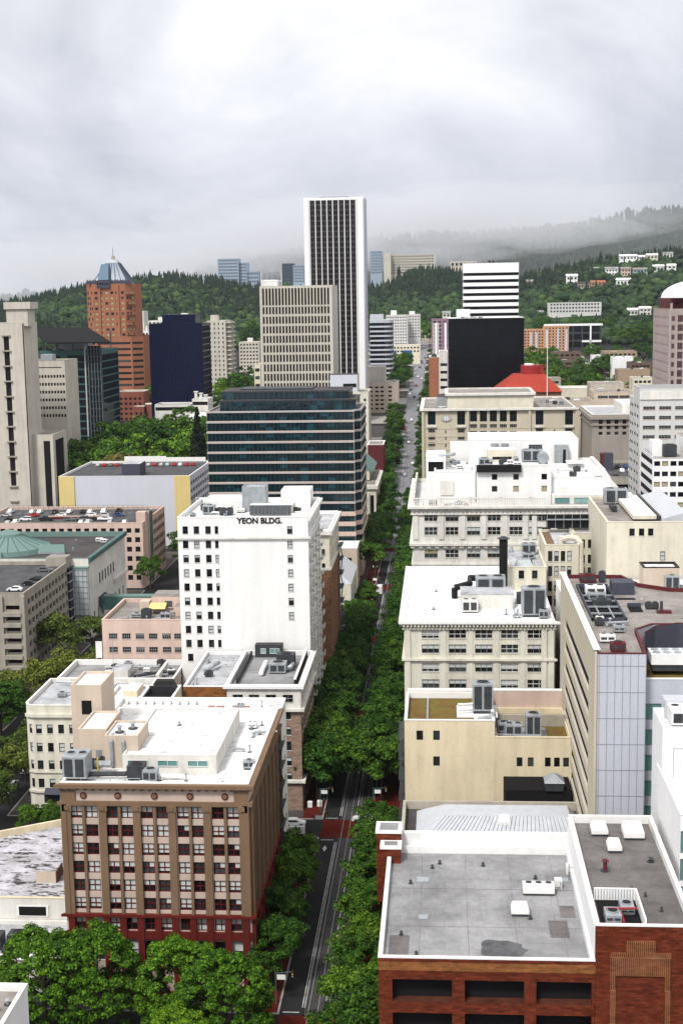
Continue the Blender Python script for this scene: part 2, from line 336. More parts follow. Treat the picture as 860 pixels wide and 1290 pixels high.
class Building:
    def __init__(s, name, label, cat, x0=None, x1=None, y0=None, y1=None, z1=10, wall='offwhite', roof='r_grey', ph=1., cop='trim', z0=None, poly=None, group=None, cth=.45, root=None, wallname='wall'):
        s.P = poly or [(x0, y0), (x1, y0), (x1, y1), (x0, y1)]; s.z1 = z1; s.wall = wall; s.roofm = roof; s.ph = ph; s.cop = cop; s.cth = cth
        s.y0 = min(p[1] for p in s.P); s.base = (gz(s.y0) if z0 is None else z0); s.z0 = s.base - (2 if z0 is None and s.y0 > 590 else 0)
        cx = sum(p[0] for p in s.P)/len(s.P); cyy = sum(p[1] for p in s.P)/len(s.P)
        s.root = root or thing(name, label, cat, (cx, cyy, s.base), group); s.op = {}; s.W = []; s.sub = root is not None; s.wallname = wallname
    def face(s, i):
        A = Vector(s.P[i] + (0,)); B = Vector(s.P[(i+1) % len(s.P)] + (0,)); d = (B-A); L = d.length; d.normalize(); return A, d, Vector((d.y, -d.x, 0)), L
    def fL(s, i=0): return s.face(i)[3]
    def win(s, i, us, w, zs, h, kind, name='window', var=None, keep=1.):
        "us: centres in metres along the face, zs: sill heights in world metres"
        for z in zs:
            for u in us:
                if random.random() > keep: continue
                ww = w
                L = s.fL(i); u0, u1 = max(u-ww/2, .05), min(u+ww/2, L-.05)
                if u1-u0 < .2 or z < s.z0 or z+h > s.z1-.05: continue
                s.op.setdefault(i, []).append((u0, u1, z, z+h)); s.W.append((i, (u0+u1)/2, u1-u0, z, h, kind, name, random.choice(range(6)) if var is None else var))
    def fpts(s, i, u0, u1, d0, d1):
        A, d, n, L = s.face(i); return [tuple((A + d*u + n*q).xy) for u, q in ((u0, d1), (u1, d1), (u1, d0), (u0, d0))]
    def fbox(s, b, i, u0, u1, z0, z1, d0, d1, mat): b.prism(s.fpts(i, u0, u1, d0, d1), z0, z1, mat)
    def strips(s, name, i, us, w, z0, z1, d, mat, d0=0.0, single=False):
        "vertical piers on a face, each a part"
        for u in us:
            b = MB(); s.fbox(b, i, u-w/2, u+w/2, z0, z1, d0, d, mat); b.obj(name, s.root)
    def ring(s, name, z0, z1, d, mat, faces=None):
        b = MB(); P = s.offset(d); Q = s.offset(-.05)
        k = len(P)
        for i in range(k):
            if faces is not None and i not in faces: continue
            j = (i+1) % k; q = [P[i], P[j], Q[j], Q[i]]; b.prism(q, z0, z1, mat)
        return b.obj(name, s.root)
    def offset(s, d):
        out = []; k = len(s.P)
        for i in range(k):
            A, da, na, _ = s.face((i-1) % k); B, db, nb, _ = s.face(i)
            m = (na+nb); m = m / max(.3, (1+na.dot(nb))); p = Vector(s.P[i] + (0,)) + m*d; out.append((p.x, p.y))
        return out
    def dentils(s, i, z0, z1, d, pitch, w, mat, name='dentil_band'):
        b = MB(); L = s.fL(i); n = int(L/pitch)
        if pitch >= 1.1:
            for k in range(n+1): b = MB(); s.fbox(b, i, k*L/n - w/2, k*L/n + w/2, z0, z1, .0, d, mat); b.obj('bracket', s.root)
            return
        for k in range(n+1): s.fbox(b, i, k*L/n - w/2, k*L/n + w/2, z0, z1, .0, d, mat)
        b.obj(name, s.root)
    def finish(s, limit=100):
        b = MB(); k = len(s.P); rz = s.z1 - s.ph
        for i in range(k):
            A, d, n, L = s.face(i); ops = s.op.get(i, [])
            us = sorted(set([0., L] + [o[0] for o in ops] + [o[1] for o in ops])); zs = sorted(set([s.z0, s.z1] + [o[2] for o in ops] + [o[3] for o in ops]))
            us = [us[0]] + [q for p, q in zip(us, us[1:]) if q-p > 1e-3]; zs = [zs[0]] + [q for p, q in zip(zs, zs[1:]) if q-p > 1e-3]
            nz = len(zs); idx = {}
            def vid(a, c):
                if (a, c) not in idx:
                    idx[(a, c)] = len(b.v); p = A + d*us[a]; b.v.append((p.x, p.y, zs[c]))
                return idx[(a, c)]
            hole = np.zeros((len(us)-1, nz-1), bool)
            ua = np.array(us); za = np.array(zs); um = (ua[1:]+ua[:-1])/2; zm = (za[1:]+za[:-1])/2
            for o in ops: hole |= ((um > o[0]) & (um < o[1]))[:, None] & ((zm > o[2]) & (zm < o[3]))[None, :]
            mi = b.mi(s.wall)
            for c in range(nz-1):
                a = 0
                while a < len(us)-1:
                    if hole[a, c]: a += 1; continue
                    e = a
                    while e+1 < len(us)-1 and not hole[e+1, c]: e += 1
                    b.f.append((vid(a, c), vid(e+1, c), vid(e+1, c+1), vid(a, c+1))); b.m.append(mi); a = e+1
        # reveals
        for (i, u, w, z, h, kind, nm, var) in s.W:
            A, d, n, L = s.face(i); rec = window_mesh(kind, w, h, var)[0].rec+.01
            c = [A + d*(u-w/2), A + d*(u+w/2)]; q = [p - n*rec for p in c]
            for (p1, p2, z1a, z2a) in ((0, 0, z, z+h), (1, 1, z+h, z)):
                b.poly([(c[p1].x, c[p1].y, z1a), (c[p1].x, c[p1].y, z2a), (q[p1].x, q[p1].y, z2a), (q[p1].x, q[p1].y, z1a)], s.wall)
            for zz in (z, z+h): b.poly([(c[0].x, c[0].y, zz), (c[1].x, c[1].y, zz), (q[1].x, q[1].y, zz), (q[0].x, q[0].y, zz)], s.wall)
        b.obj(s.wallname, s.root)
        # roof sheet and parapet
        b = MB(); b.poly([(p[0], p[1], rz) for p in s.P], s.roofm); b.obj('roof', s.root)
        if s.ph > .05:
            b = MB(); O = s.offset(.06); I = s.offset(-s.cth); zt = s.z1 + .14
            for i in range(k):
                j = (i+1) % k
                b.poly([(*O[i], s.z1-.02), (*O[j], s.z1-.02), (*O[j], zt), (*O[i], zt)], s.cop)
                b.poly([(*O[i], zt), (*O[j], zt), (*I[j], zt), (*I[i], zt)], s.cop)
                b.poly([(*I[j], rz+.003), (*I[i], rz+.003), (*I[i], zt), (*I[j], zt)], s.cop)
                b.poly([(*O[j], s.z1-.02), (*O[i], s.z1-.02), (*I[i], s.z1-.02), (*I[j], s.z1-.02)], s.cop)
            b.obj('parapet', s.root)
        # windows: the nearest as parts, the rest merged
        def key(t):
            A, d, n, L = s.face(t[0]); p = A + d*t[1]; v = Vector((p.x, p.y, t[3]-EYE)); return -t[2]*t[4]*abs(v.normalized().dot(n))/v.length_squared
        rest = MB()
        for q, t in enumerate(sorted(s.W, key=key)):
            (i, u, w, z, h, kind, nm, var) = t; A, d, n, L = s.face(i); p = A + d*u; th = math.atan2(d.y, d.x)
            mb, me = window_mesh(kind, w, h, var)
            if q < limit:
                o = bpy.data.objects.new(nm, me); COL.objects.link(o); o.parent = s.root; o.location = Vector((p.x, p.y, z)) - s.root.location; o.rotation_euler.z = th
            else: rest.add(mb, Matrix.Translation((p.x, p.y, z)) @ Matrix.Rotation(th, 4, 'Z'))
        if rest.v: o = rest.obj('window', s.root); o['kind'] = 'stuff'
        return s
    def span(s, i, n, m0=0., m1=None):
        "n even centres along face i between margins"
        m1 = m0 if m1 is None else m1; L = s.fL(i) - m0 - m1; return [m0 + L*(k+.5)/n for k in range(n)]
    def frac(s, i, fs): L = s.fL(i); return [L*f for f in fs]

def box_on(root, name, x0, x1, y0, y1, z0, z1, wall='offwhite', roof=None, wins=(), rim=0., door=None):
    "a plant room or box standing on a roof"
    b = MB(); P = [(x0, y0), (x1, y0), (x1, y1), (x0, y1)]; b.prism(P, z0, z1-(.01), wall, roof or wall)
    if rim:
        for a in ((x0, x1, y0, y0+.3), (x0, x1, y1-.3, y1), (x0, x0+.3, y0+.3, y1-.3), (x1-.3, x1, y0+.3, y1-.3)): b.box(*a, z1, z1+rim, wall)
    o = b.obj(name, root)
    for (fx, zz, w, h, kind) in wins:
        mb, me = window_mesh(kind, w, h, random.randrange(6)); q = bpy.data.objects.new('window', me); COL.objects.link(q); q.parent = o
        q.location = (x0+(x1-x0)*fx, y0-mb.rec-.03, zz)
    if door:
        d = MB(); fx, w, h = door; xc = x0+(x1-x0)*fx; d.box(xc-w/2, xc+w/2, y0-.05, y0, z0+.1, z0+h, 'framegrey')
        q = d.obj('door', None, (0, 0, 0)); q.parent = o; q.location = (0, 0, 0)
    return o
def ac(root, x, y, z, w=3., d=2., h=1.8, fans=2, mat='metal', name='rooftop_unit', legs=.3):
    b = MB(); b.box(x, x+w, y, y+d, z+legs, z+h, mat); b.box(x+.15, x+w-.15, y+.15, y+d-.15, z, z+legs, 'dkmetal')
    b.box(x+w*.08, x+w*.45, y-.03, y, z+legs+.3, z+h-.3, 'dkmetal'); b.box(x+w*.55, x+w*.92, y-.03, y, z+legs+.3, z+h-.3, 'dkmetal')
    for i in range(fans):
        cx = x+w*(i+.5)/fans; r = min(w/fans, d)*.38; b.cyl(cx, y+d/2, z+h, z+h+.18, r, mat, 14); b.cyl(cx, y+d/2, z+h+.18, z+h+.2, r*.85, 'black', 14)
    return b.obj(name, root)
def duct(root, pts, r=.4, mat='metal', name='duct'):
    b = MB(); b.tube(pts, r, mat, 8); return b.obj(name, root)
def vent(root, x, y, z, h=.9, r=.15, mat='metal'):
    b = MB(); b.cyl(x, y, z, z+h, r, mat, 8); b.cyl(x, y, z+h, z+h+.18, r*1.9, mat, 8, r*1.2); b.cyl(x, y, z, z+.06, r*2.6, 'dkmetal', 10); return b.obj('vent_pipe', root)
def hood(root, x, y, z, w=2., d=1.6, h=1.1, mat='trim'):
    b = MB(); b.box(x+.1, x+w-.1, y+.1, y+d-.1, z, z+.35, 'dkmetal'); e = .22
    b.box(x, x+w, y, y+d, z+.35, z+h*.6, mat)
    b.frustum([(x, y), (x+w, y), (x+w, y+d), (x, y+d)], [(x+e, y+e), (x+w-e, y+e), (x+w-e, y+d-e), (x+e, y+d-e)], z+h*.6, z+h, mat); return b.obj('vent_hood', root)
def clutter(root, x0, x1, y0, y1, z, n, seed=1):
    rr = random.Random(seed)
    for k in range(n):
        x, y = rr.uniform(x0, x1), rr.uniform(y0, y1); t = rr.random()
        if t < .45: vent(root, x, y, z, rr.uniform(.5, 1.2), rr.uniform(.1, .2))
        elif t < .75: ac(root, x, y, z, rr.uniform(1.2, 2.6), rr.uniform(1, 1.6), rr.uniform(.9, 1.5), rr.choice((1, 2)), rr.choice(('metal', 'trim', 'dkmetal')))
        else: duct(root, [(x, y, z+.2), (x, y, z+.6), (x+rr.uniform(1, 4), y+rr.uniform(-1, 1), z+.6)], rr.uniform(.12, .25), rr.choice(('metal', 'trim')))
def rail(root, pts, z, h=1.1, mat='metal', name='guard_rail'):
    b = MB()
    for (p, q) in zip(pts, pts[1:]):
        L = math.dist(p, q); n = max(1, int(L/2))
        for k in range(n+1):
            x = p[0]+(q[0]-p[0])*k/n; y = p[1]+(q[1]-p[1])*k/n; b.box(x-.04, x+.04, y-.04, y+.04, z, z+h, mat)
        for hh in (h, h*.5): b.tube([(p[0], p[1], z+hh), (q[0], q[1], z+hh)], .04, mat, 4)
    return b.obj(name, root)
# ================================================================== NEAR BUILDINGS
def rows(ztop, pitch, n): return [ztop - pitch*k for k in range(n)]

def tan_building():
    B = Building('office_building', 'brown stone office block with pale spandrels and dark red base', 'building', -58, -29.3, 199, 238, 34.3, 'tan_spandrel', 'r_white', .9, 'trim')
    r = B.root; fr = [.079, .16, .268, .351, .456, .54, .65, .728, .835, .915]
    zt = ZZ(200, 1031.6, 199); pitch = 2.93; zs = [zt - pitch*k for k in range(6)]
    for k, f in enumerate(fr):
        for j, z in enumerate(zs):
            if f < .1 or (f < .2 and j == 5): B.win(0, [f*28.7], 1.85, [z], 1.95, 'redsash', var=2 if j < 3 or j == 5 else 0)
            else: B.win(0, [f*28.7], 1.9, [z], 1.95, 'redsash')
    L = B.fL(1); n = 14; us = B.span(1, n, 1.5)
    B.win(1, us, 1.6, zs, 1.95, 'redsash')
    # red base openings
    zb = zs[-1]; B.win(0, [f*28.7 for f in fr], 1.9, [zb-3.3], 2.1, 'redsash'); B.win(0, [f*28.7 for f in fr], 2.2, [zb-8.2], 3.2, 'sash'); B.win(1, us, 1.6, [zb-3.3], 2.1, 'redsash')
    B.finish()
    zl = zb - .55; zh = 31.2
    B.strips('pilaster', 0, [.9, 6.35, 11.6, 17., 22.35, 27.8], 1.15, zl, zh, .5, 'tan_brown'); B.strips('corner_pier', 0, [.4, 28.3], .85, zl, zh, .62, 'tan_brown')
    B.strips('mullion_pier', 0, [3.4, 8.9, 14.3, 19.75, 25.1], .42, zl, zh, .35, 'tan_brown')
    B.strips('pilaster', 1, [u+ (us[1]-us[0])/2 for u in us[1:-1:2]] + [.8, L-.8], 1.1, zl, zh, .5, 'tan_brown'); B.strips('mullion_pier', 1, [u+(us[1]-us[0])/2 for u in us[0:-1:2]], .5, zl, zh, .35, 'tan_brown')
    for u in (.9, 6.35, 11.6, 17., 22.35, 27.8):
        b = MB(); B.fbox(b, 0, u-.75, u+.75, zh-1.2, zh-.1, 0, .62, 'tan_brown'); B.fbox(b, 0, u-.35, u+.35, zh-1., zh-.3, .62, .72, 'tan_brown'); b.obj('capital', r)
    B.ring('cornice', 33.7, 34.28, .9, 'tan_brown', (0, 1)); B.ring('architrave', 30.9, 31.5, .55, 'tan_brown', (0, 1))
    B.dentils(0, 33.25, 33.7, .5, 1.2, .4, 'tan_brown', 'bracket_band'); B.dentils(1, 33.25, 33.7, .5, 1.2, .4, 'tan_brown', 'bracket_band')
    b = MB(); B.fbox(b, 0, 0, 2.2, 31.5, 33.2, 0, .3, 'tan_brown'); B.fbox(b, 0, 26.5, 28.7, 31.5, 33.2, 0, .3, 'tan_brown'); b.obj('frieze_block', r)
    for f in (.12, .305, .5, .69, .875):
        b = MB(); T = Matrix.Translation((-58+28.7*f, 199-.06, 32.35)) @ Matrix.Rotation(pi/2, 4, 'X'); c = MB(); c.cyl(0, 0, -.1, .12, .52, 'framered', 18); c.cyl(0, 0, .12, .2, .34, 'tan_brown', 18); b.add(c, T); b.obj('medallion', r)
    B.ring('belt_course', zl-.45, zl, .7, 'red_base', (0, 1))
    b = MB(); 
    for u in (.9, 3.6, 6.35, 8.9, 11.6, 14.3, 17., 19.75, 22.35, 25.1, 27.8): B.fbox(b, 0, u-.5, u+.5, 0, zl-.45, 0, .55, 'red_base')
    B.fbox(b, 0, 0, 28.7, zb-4.6, zb-3.4, 0, .4, 'red_base'); B.fbox(b, 0, 0, 28.7, zb-1.15, zb-.98, 0, .3, 'red_base'); B.fbox(b, 0, 0, 28.7, 0, .8, 0, .4, 'red_base')
    b.obj('stone_base', r)
    b = MB(); 
    for u in B.span(1, 8): B.fbox(b, 1, u-2.3, u-1.3, 0, zl-.45, 0, .55, 'red_base')
    B.fbox(b, 1, 0, L, zb-4.6, zb-3.4, 0, .4, 'red_base'); b.obj('stone_base', r)
    # roof: raised white deck with teal clerestory, plant rooms, cooling unit, ducts
    zr = 33.4
    o = box_on(r, 'roof_lantern', -50., -35.2, 206, 231, zr, 36.2, 'offwhite', 'r_white', [(.16, 34.6, 3.2, 1., 'tealpane'), (.48, 34.6, 3.2, 1., 'tealpane'), (.8, 34.6, 3.2, 1., 'tealpane')], .25)
    box_on(r, 'plant_room', -58.3, -53.6, 211, 221, zr, 38.6, 'beige', 'r_white', (), .35, (.7, 1., 2.1))
    box_on(r, 'plant_room', -53.4, -48., 208.5, 216.5, zr, 38.4, 'beige', 'r_white', (), .3)
    t = MB(); t.box(-64.6, -59.2, 231., 238.5, 24, 43.2, 'beige'); 
    tw = box_on(r, 'stair_tower', -62.2, -57., 222, 231, 24, 42.6, 'beige', 'r_whitec', [(.5, 38.0, 1.7, 2.4, 'dark')], .45)
    for x in (-52.2, -50.3): duct(r, [(x, 208.2, zr+.4), (x, 208.2, 37.8), (x, 209.5, 38.7)], .28)
    vent(r, -51.5, 211, 38.5, .9, .3); vent(r, -49.8, 213, 38.5, .9, .3)
    ac(r, -58.2, 201., zr+.3, 3.6, 4.2, 3.9, 2, 'metal', 'cooling_tower', .5); ac(r, -48.6, 202.6, zr, 2.6, 2.4, 2.3, 1, 'dkmetal')
    ac(r, -46.0, 201.6, zr, 2.2, 2, 1.9, 1, 'metal'); duct(r, [(-54.5, 203, 34.3), (-49, 203.2, 34.3), (-47, 204.5, 34.6)], .4, 'dkmetal'); duct(r, [(-54.4, 206, 34.9), (-51.8, 206, 34.9)], .55)
    b = MB(); b.box(-53.5, -53.4, 203.7, 203.8, zr, 36.6, 'yellowpaint'); b.box(-53.5, -53.4, 204.3, 204.4, zr, 36.6, 'yellowpaint')
    for k in range(7): b.box(-53.5, -53.42, 203.8, 204.3, zr+.4+.42*k, zr+.46+.42*k, 'yellowpaint')
    b.obj('ladder', r)
    rail(r, [(-57.4, 200), (-46, 200)], zr, 1.3); clutter(r, -47, -33, 200.5, 204.5, zr, 8, 3); clutter(r, -34.2, -30.5, 206, 232, zr, 9, 5); clutter(r, -57, -54, 205, 210, zr, 3, 6)
    for q in ((-52, -47), (-44, -38)): vent(r, q[0], 222, 36.2, .5, .15)
    b = MB(); 
    for k in range(8):
        z = 3.4+ k*3.6; b.box(-29.25, -28.1, 232.3, 237.3, z, z+.08, 'dkmetal'); b.box(-28.16, -28.1, 232.3, 237.3, z+1.02, z+1.1, 'dkmetal'); b.box(-28.16, -28.1, 232.3, 232.4, z, z+1.1, 'dkmetal'); b.box(-28.16, -28.1, 237.2, 237.3, z, z+1.1, 'dkmetal')
        if k < 7: b.tube([(-28.6, 232.8+(k % 2)*4, z+.1), (-28.6, 236.8-(k % 2)*4, z+3.6)], .14, 'dkmetal', 4)
    b.obj('fire_escape', r)
tan_building()

def party_wall_building():
    B = Building('party_wall_building', 'blank white wall standing behind the brown stone block, with a red patched roof', 'building', -60.1, -29.25, 240, 249.2, 32.9, 'white', 'r_white', .7, 'trim')
    B.finish(); r = B.root; z = 32.2
    for x in (-43.2, -38.6): 
        b = MB(); b.box(x, x+3., 243.5, 246, z+.01, z+.25, 'dullred'); b.box(x+1.4, x+1.6, 243.4, 246.1, z+.25, z+.3, 'trim'); b.obj('red_skylight', r)
    clutter(r, -45, -30, 241, 247, z, 6, 4)
    for k in range(10): vent(r, -60+k*1.6, 247.5, z, .4, .1)
    b = MB(); b.box(-30.5, -28.5, 241, 242, 14, 20, 'framedark')
    sg = MB(); sg.box(-29.2, -26.2, 249.6, 249.9, 5.2, 7.8, 'trim'); sg.box(-28.9, -26.5, 249.5, 249.59, 5.4, 6.3, 'framered'); sg.obj('sign_board', r)
party_wall_building()

def cream_corner():
    P = [(-86.2, 278), (-64, 278), (-64, 299), (-88.3, 299), (-88.3, 280.2), (-87.6, 278.7)]
    B = Building('corner_building', 'pale cream four storey corner block with rounded left corner behind the stair tower', 'building', z1=22.6, wall='cream2', roof='r_lgrey', ph=.8, cop='offwhite', poly=P)
    zs = [ZZ(50, y, 278) for y in (924, 947, 969, 992)]
    B.win(0, [1.1+2.38*k for k in range(9)], 1.25, zs, 1.95, 'sash'); B.win(5, [.75], .8, zs, 1.95, 'sash'); B.win(0, [3.2, 8, 13, 18], 3.4, [1.2], 2., 'sash', var=0)
    B.finish(); B.ring('cornice', 20.2, 20.9, .55, 'cream2', (0, 5)); B.ring('belt_course', zs[2]-.75, zs[2]-.35, .3, 'cream2', (0, 5)); B.ring('belt_course', zs[3]-1., zs[3]-.5, .45, 'cream2', (0, 5))
    b = MB(); b.frustum([(-84.4, 276.8), (-80.6, 276.8), (-80.6, 277.98), (-84.4, 277.98)], [(-84.2, 277.4), (-80.8, 277.4), (-80.8, 277.98), (-84.2, 277.98)], 3.5, 4.6, 'bluewall'); b.obj('awning', B.root)
    clutter(B.root, -84, -68, 281, 296, 21.8, 6, 9); b = MB(); b.tube([(-86, 296, 22.8), (-72, 294, 22.8)], .25, 'metal'); b.obj('duct', B.root)
cream_corner()

def grey_roof_block():
    B = Building('grey_roofed_block', 'low block with grey roof and long white parapet in front of the pink building', 'building', -86.8, -60.2, 299.2, 315.6, 22.6, 'offwhite', 'r_grey', 1.1, 'trim')
    B.finish(); clutter(B.root, -80, -62, 301, 314, 21.5, 16, 21); r = B.root
    box_on(r, 'plant_room', -75.5, -71.5, 303, 309, 21.5, 23.4, 'offwhite', 'r_lgrey'); duct(r, [(-70, 302, 22.4), (-64, 306, 22.4), (-61, 306, 22.4)], .35, 'dkmetal'); duct(r, [(-78, 310, 22.3), (-66, 311, 22.3)], .3)
    b = MB(); b.box(-64.6, -63.9, 300.8, 312, 21.5, 23.2, 'offwhite'); b.obj('parapet_wall', r)
    b = MB(); b.tube([(-74, 300, 22), (-74, 300, 31)], .06, 'metal', 4); b.obj('antenna', r)
grey_roof_block()

def yellow_small():
    B = Building('low_cream_building', 'small buff building with white roof and dark open roof pit behind the brown stone block', 'building', -67.5, -54.2, 261, 277, 27.4, 'yellow_cream', 'r_white', .5, 'trim')
    B.win(1, [8], 1., [24], 1.6, 'sash', var=0)
    B.finish(); r = B.root
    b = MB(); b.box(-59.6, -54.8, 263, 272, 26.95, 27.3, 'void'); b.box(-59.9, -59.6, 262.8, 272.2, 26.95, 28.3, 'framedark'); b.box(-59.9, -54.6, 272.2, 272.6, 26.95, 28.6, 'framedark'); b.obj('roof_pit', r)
    b = MB(); P = [(-60, 273), (-54.6, 273), (-54.6, 276.6), (-60, 276.6)]; b.frustum(P, [(-59, 274), (-55.6, 274), (-55.6, 275.8), (-59, 275.8)], 26.9, 29.2, 'black'); b.obj('skylight', r)
    box_on(r, 'plant_room', -64.8, -62, 270, 276, 26.9, 28.2, 'yellow_cream', 'r_white')
    B = Building('brick_sided_building', 'grey roofed building with rusty orange brick wall below the white tower', 'building', -54., -45.1, 278.2, 307.4, 26.8, 'orangebrick', 'r_lgrey', .6, 'trim')
    B.finish(); clutter(B.root, -53, -50, 280, 300, 26.2, 6, 8)
    b = MB(); b.tube([(-51.5, 292, 26.5), (-50.2, 293, 27.4), (-49.4, 296, 27.3)], .5, 'metal', 8); b.obj('duct', B.root)
yellow_small()

def brown_white():
    B = Building('brown_brick_block', 'brown brick block with white top storey beside the avenue below the tall white tower', 'building', -44.9, -29.5, 278, 306.5, 27.2, 'pinkbrick', 'r_grey', .9, 'trim')
    L = B.fL(0); zt = ZZ(330, 885, 278)
    B.win(0, [L*f for f in (.15, .37, .6, .83)], 2.1, [zt], 1.7, 'dsash', var=0)
    zz = [zt - 3.6 - 3.35*k for k in range(5)]; B.win(0, [L*f for f in (.2, .5, .82)], 1.3, zz, 1.9, 'sash')
    B.win(1, B.span(1, 8, 1), 1.7, [zt]+zz, 1.8, 'dsash')
    B.finish(); r = B.root
    b = MB()
    for i in (0, 1):
        Lf = B.fL(i); B.fbox(b, i, 0, Lf, zt+1.72, 26.9, .0, .12, 'offwhite'); B.fbox(b, i, 0, Lf, zt-1.2, zt-.18, .0, .12, 'offwhite')
        us = ([L*f for f in (.15, .37, .6, .83)] if i == 0 else B.span(1, 8, 1)); hw = 1.08 if i == 0 else .9
        ed = [0] + [q for u in us for q in (u-hw, u+hw)] + [Lf]
        for a, c in zip(ed[::2], ed[1::2]): B.fbox(b, i, a, c, zt-.18, zt+1.72, .0, .12, 'offwhite')
    b.obj('white_storey', r)
    B.ring('cornice', 26.6, 27.15, .7, 'trim', (0, 1)); B.ring('belt_course', zt-1.75, zt-1.2, .75, 'offwhite', (0, 1)); B.ring('belt_course', 6.3, 6.9, .7, 'offwhite', (0, 1))
    b = MB(); b.box(-30.9, -30.6, 279, 305, 26.3, 28.2, 'black'); b.box(-31, -30.5, 279, 305, 28.2, 28.35, 'trim'); b.obj('roof_screen', r)
    box_on(r, 'plant_room', -42.4, -36.2, 304.2, 306.6, 26.3, 29.2, 'dkmetal', 'r_dark', [(.3, 27.2, 1.2, 1.2, 'tealpane'), (.72, 27.2, 2.2, 1.2, 'tealpane')])
    ac(r, -37.5, 290, 26.3, 3.6, 3.6, 2.2, 1, 'metal'); ac(r, -36.5, 295, 26.3, 4, 3, 3.0, 1, 'dkmetal'); duct(r, [(-39, 288, 27.1), (-39, 297, 27.1)], .55, 'trim'); duct(r, [(-34, 292, 27), (-33, 292, 27.4), (-32.8, 295, 27.2)], .5)
    b = MB(); b.box(-43.5, -43.1, 282, 305, 26.3, 27.6, 'framedark'); b.obj('side_parapet', r)
brown_white()

def text_obj(s, size, loc, parent, mat, name='lettering', ext=.06, bold=.02, rot=(pi/2, 0, 0), wide=1.):
    c = bpy.data.curves.new('txt', 'FONT'); c.body = s; c.size = size; c.extrude = ext; c.offset = bold; c.align_x = 'CENTER'
    o = bpy.data.objects.new('tmp', c); COL.objects.link(o); o.rotation_euler = rot
    dg = bpy.context.evaluated_depsgraph_get(); me = bpy.data.meshes.new_from_object(o.evaluated_get(dg)); bpy.data.objects.remove(o)
    me.materials.clear(); me.materials.append(M[mat]); q = bpy.data.objects.new(name, me); COL.objects.link(q); q.rotation_euler = rot; q.scale.x = wide
    q.parent = parent; q.location = Vector(loc) - parent.location; return q

def yeon():
    B = Building('tall_white_building', 'tall white tower with blank front wall and black name lettering near its roof', 'building', -59.9, -30.2, 308, 339, 57.8, 'white', 'r_white', .9, 'trim')
    L = B.fL(0); X0 = -59.9
    ux = [XX(x, 760, 308)-X0 for x in (236.5, 250.5, 265, 275.5)]; zt = ZZ(250, 672.6, 308)
    zs = [zt - 3.3*k for k in range(9)]
    B.win(0, ux[:3], 1.25, zs, 1.75, 'sash'); B.win(0, [ux[3]], .8, zs, 1.75, 'sash')
    B.win(0, [ux[0]+.3, ux[2]-.4], 1.25, [zt-3.3*9], 1.75, 'sash', var=0)
    B.win(0, [XX(367, 760, 308)-X0], 1.2, [z-.1 for z in zs[:7]], 1.75, 'sash')
    L1 = B.fL(1); B.win(1, B.span(1, 9, 1), 1.8, [zt-3.45*k for k in range(15)], 1.9, 'sash'); B.finish()
    r = B.root
    B.ring('cornice', ZZ(300, 679, 308), ZZ(300, 676.6, 308), .5, 'offwhite', (0, 1)); B.ring('cornice', 57., 57.75, .7, 'offwhite', (1,))
    z2 = ZZ(300, 679, 308)-.3; b = MB()
    b.obj
    for k in range(13):
        z = zt - 3.45*(k+1) - .2
        q = MB()
        for u in (4, 11.5, 19, 26.5): B.fbox(q, 1, u-1.5, u+1.5, z-.35, z, 0, 1.05, 'offwhite'); B.fbox(q, 1, u-1.5, u+1.5, z, z+.75, .95, 1.05, 'cream')
        q.obj('balcony', r)
    text_obj('YEON BLDG.', 1.78, (XX(327, 656, 308), 307.93, ZZ(327, 659.2, 308)), r, 'black', 'name_lettering', .05, .06, wide=1.0)
    z = 56.9
    box_on(r, 'plant_room', -47., -41.5, 322, 328, z, 62.6, 'metal', 'r_lgrey', (), .3)
    b = MB(); b.box(-44.5, -34.8, 316, 316.4, z+.2, 59.4, 'metal')
    for k in range(30): b.box(-44.4+k*.32, -44.2+k*.32, 315.9, 316, z+.3, 59.3, 'dkmetal')
    b.box(-44.5, -34.8, 316.4, 319, 59.2, 59.4, 'offwhite'); b.obj('louvre_screen', r)
    box_on(r, 'plant_room', -44.5, -34.8, 317, 325, z, 58.9, 'cream', 'r_white'); box_on(r, 'plant_room', -38.5, -31.5, 328, 336, z, 61., 'white', 'r_whitec', (), .2)
    box_on(r, 'plant_room', -57, -47.5, 326, 337, z, 58.8, 'white', 'r_white', (), .2); ac(r, -55.8, 318, z, 2.8, 2, 2.2, 1, 'metal'); ac(r, -51.6, 316.5, z, 3, 2, 1.6, 2, 'dkmetal'); clutter(r, -58, -46, 311, 325, z, 14, 12); clutter(r, -36, -32, 311, 325, z, 4, 14)
    rail(r, [(-58.5, 325), (-48, 325)], 58.8, 1.2, 'trim')
yeon()

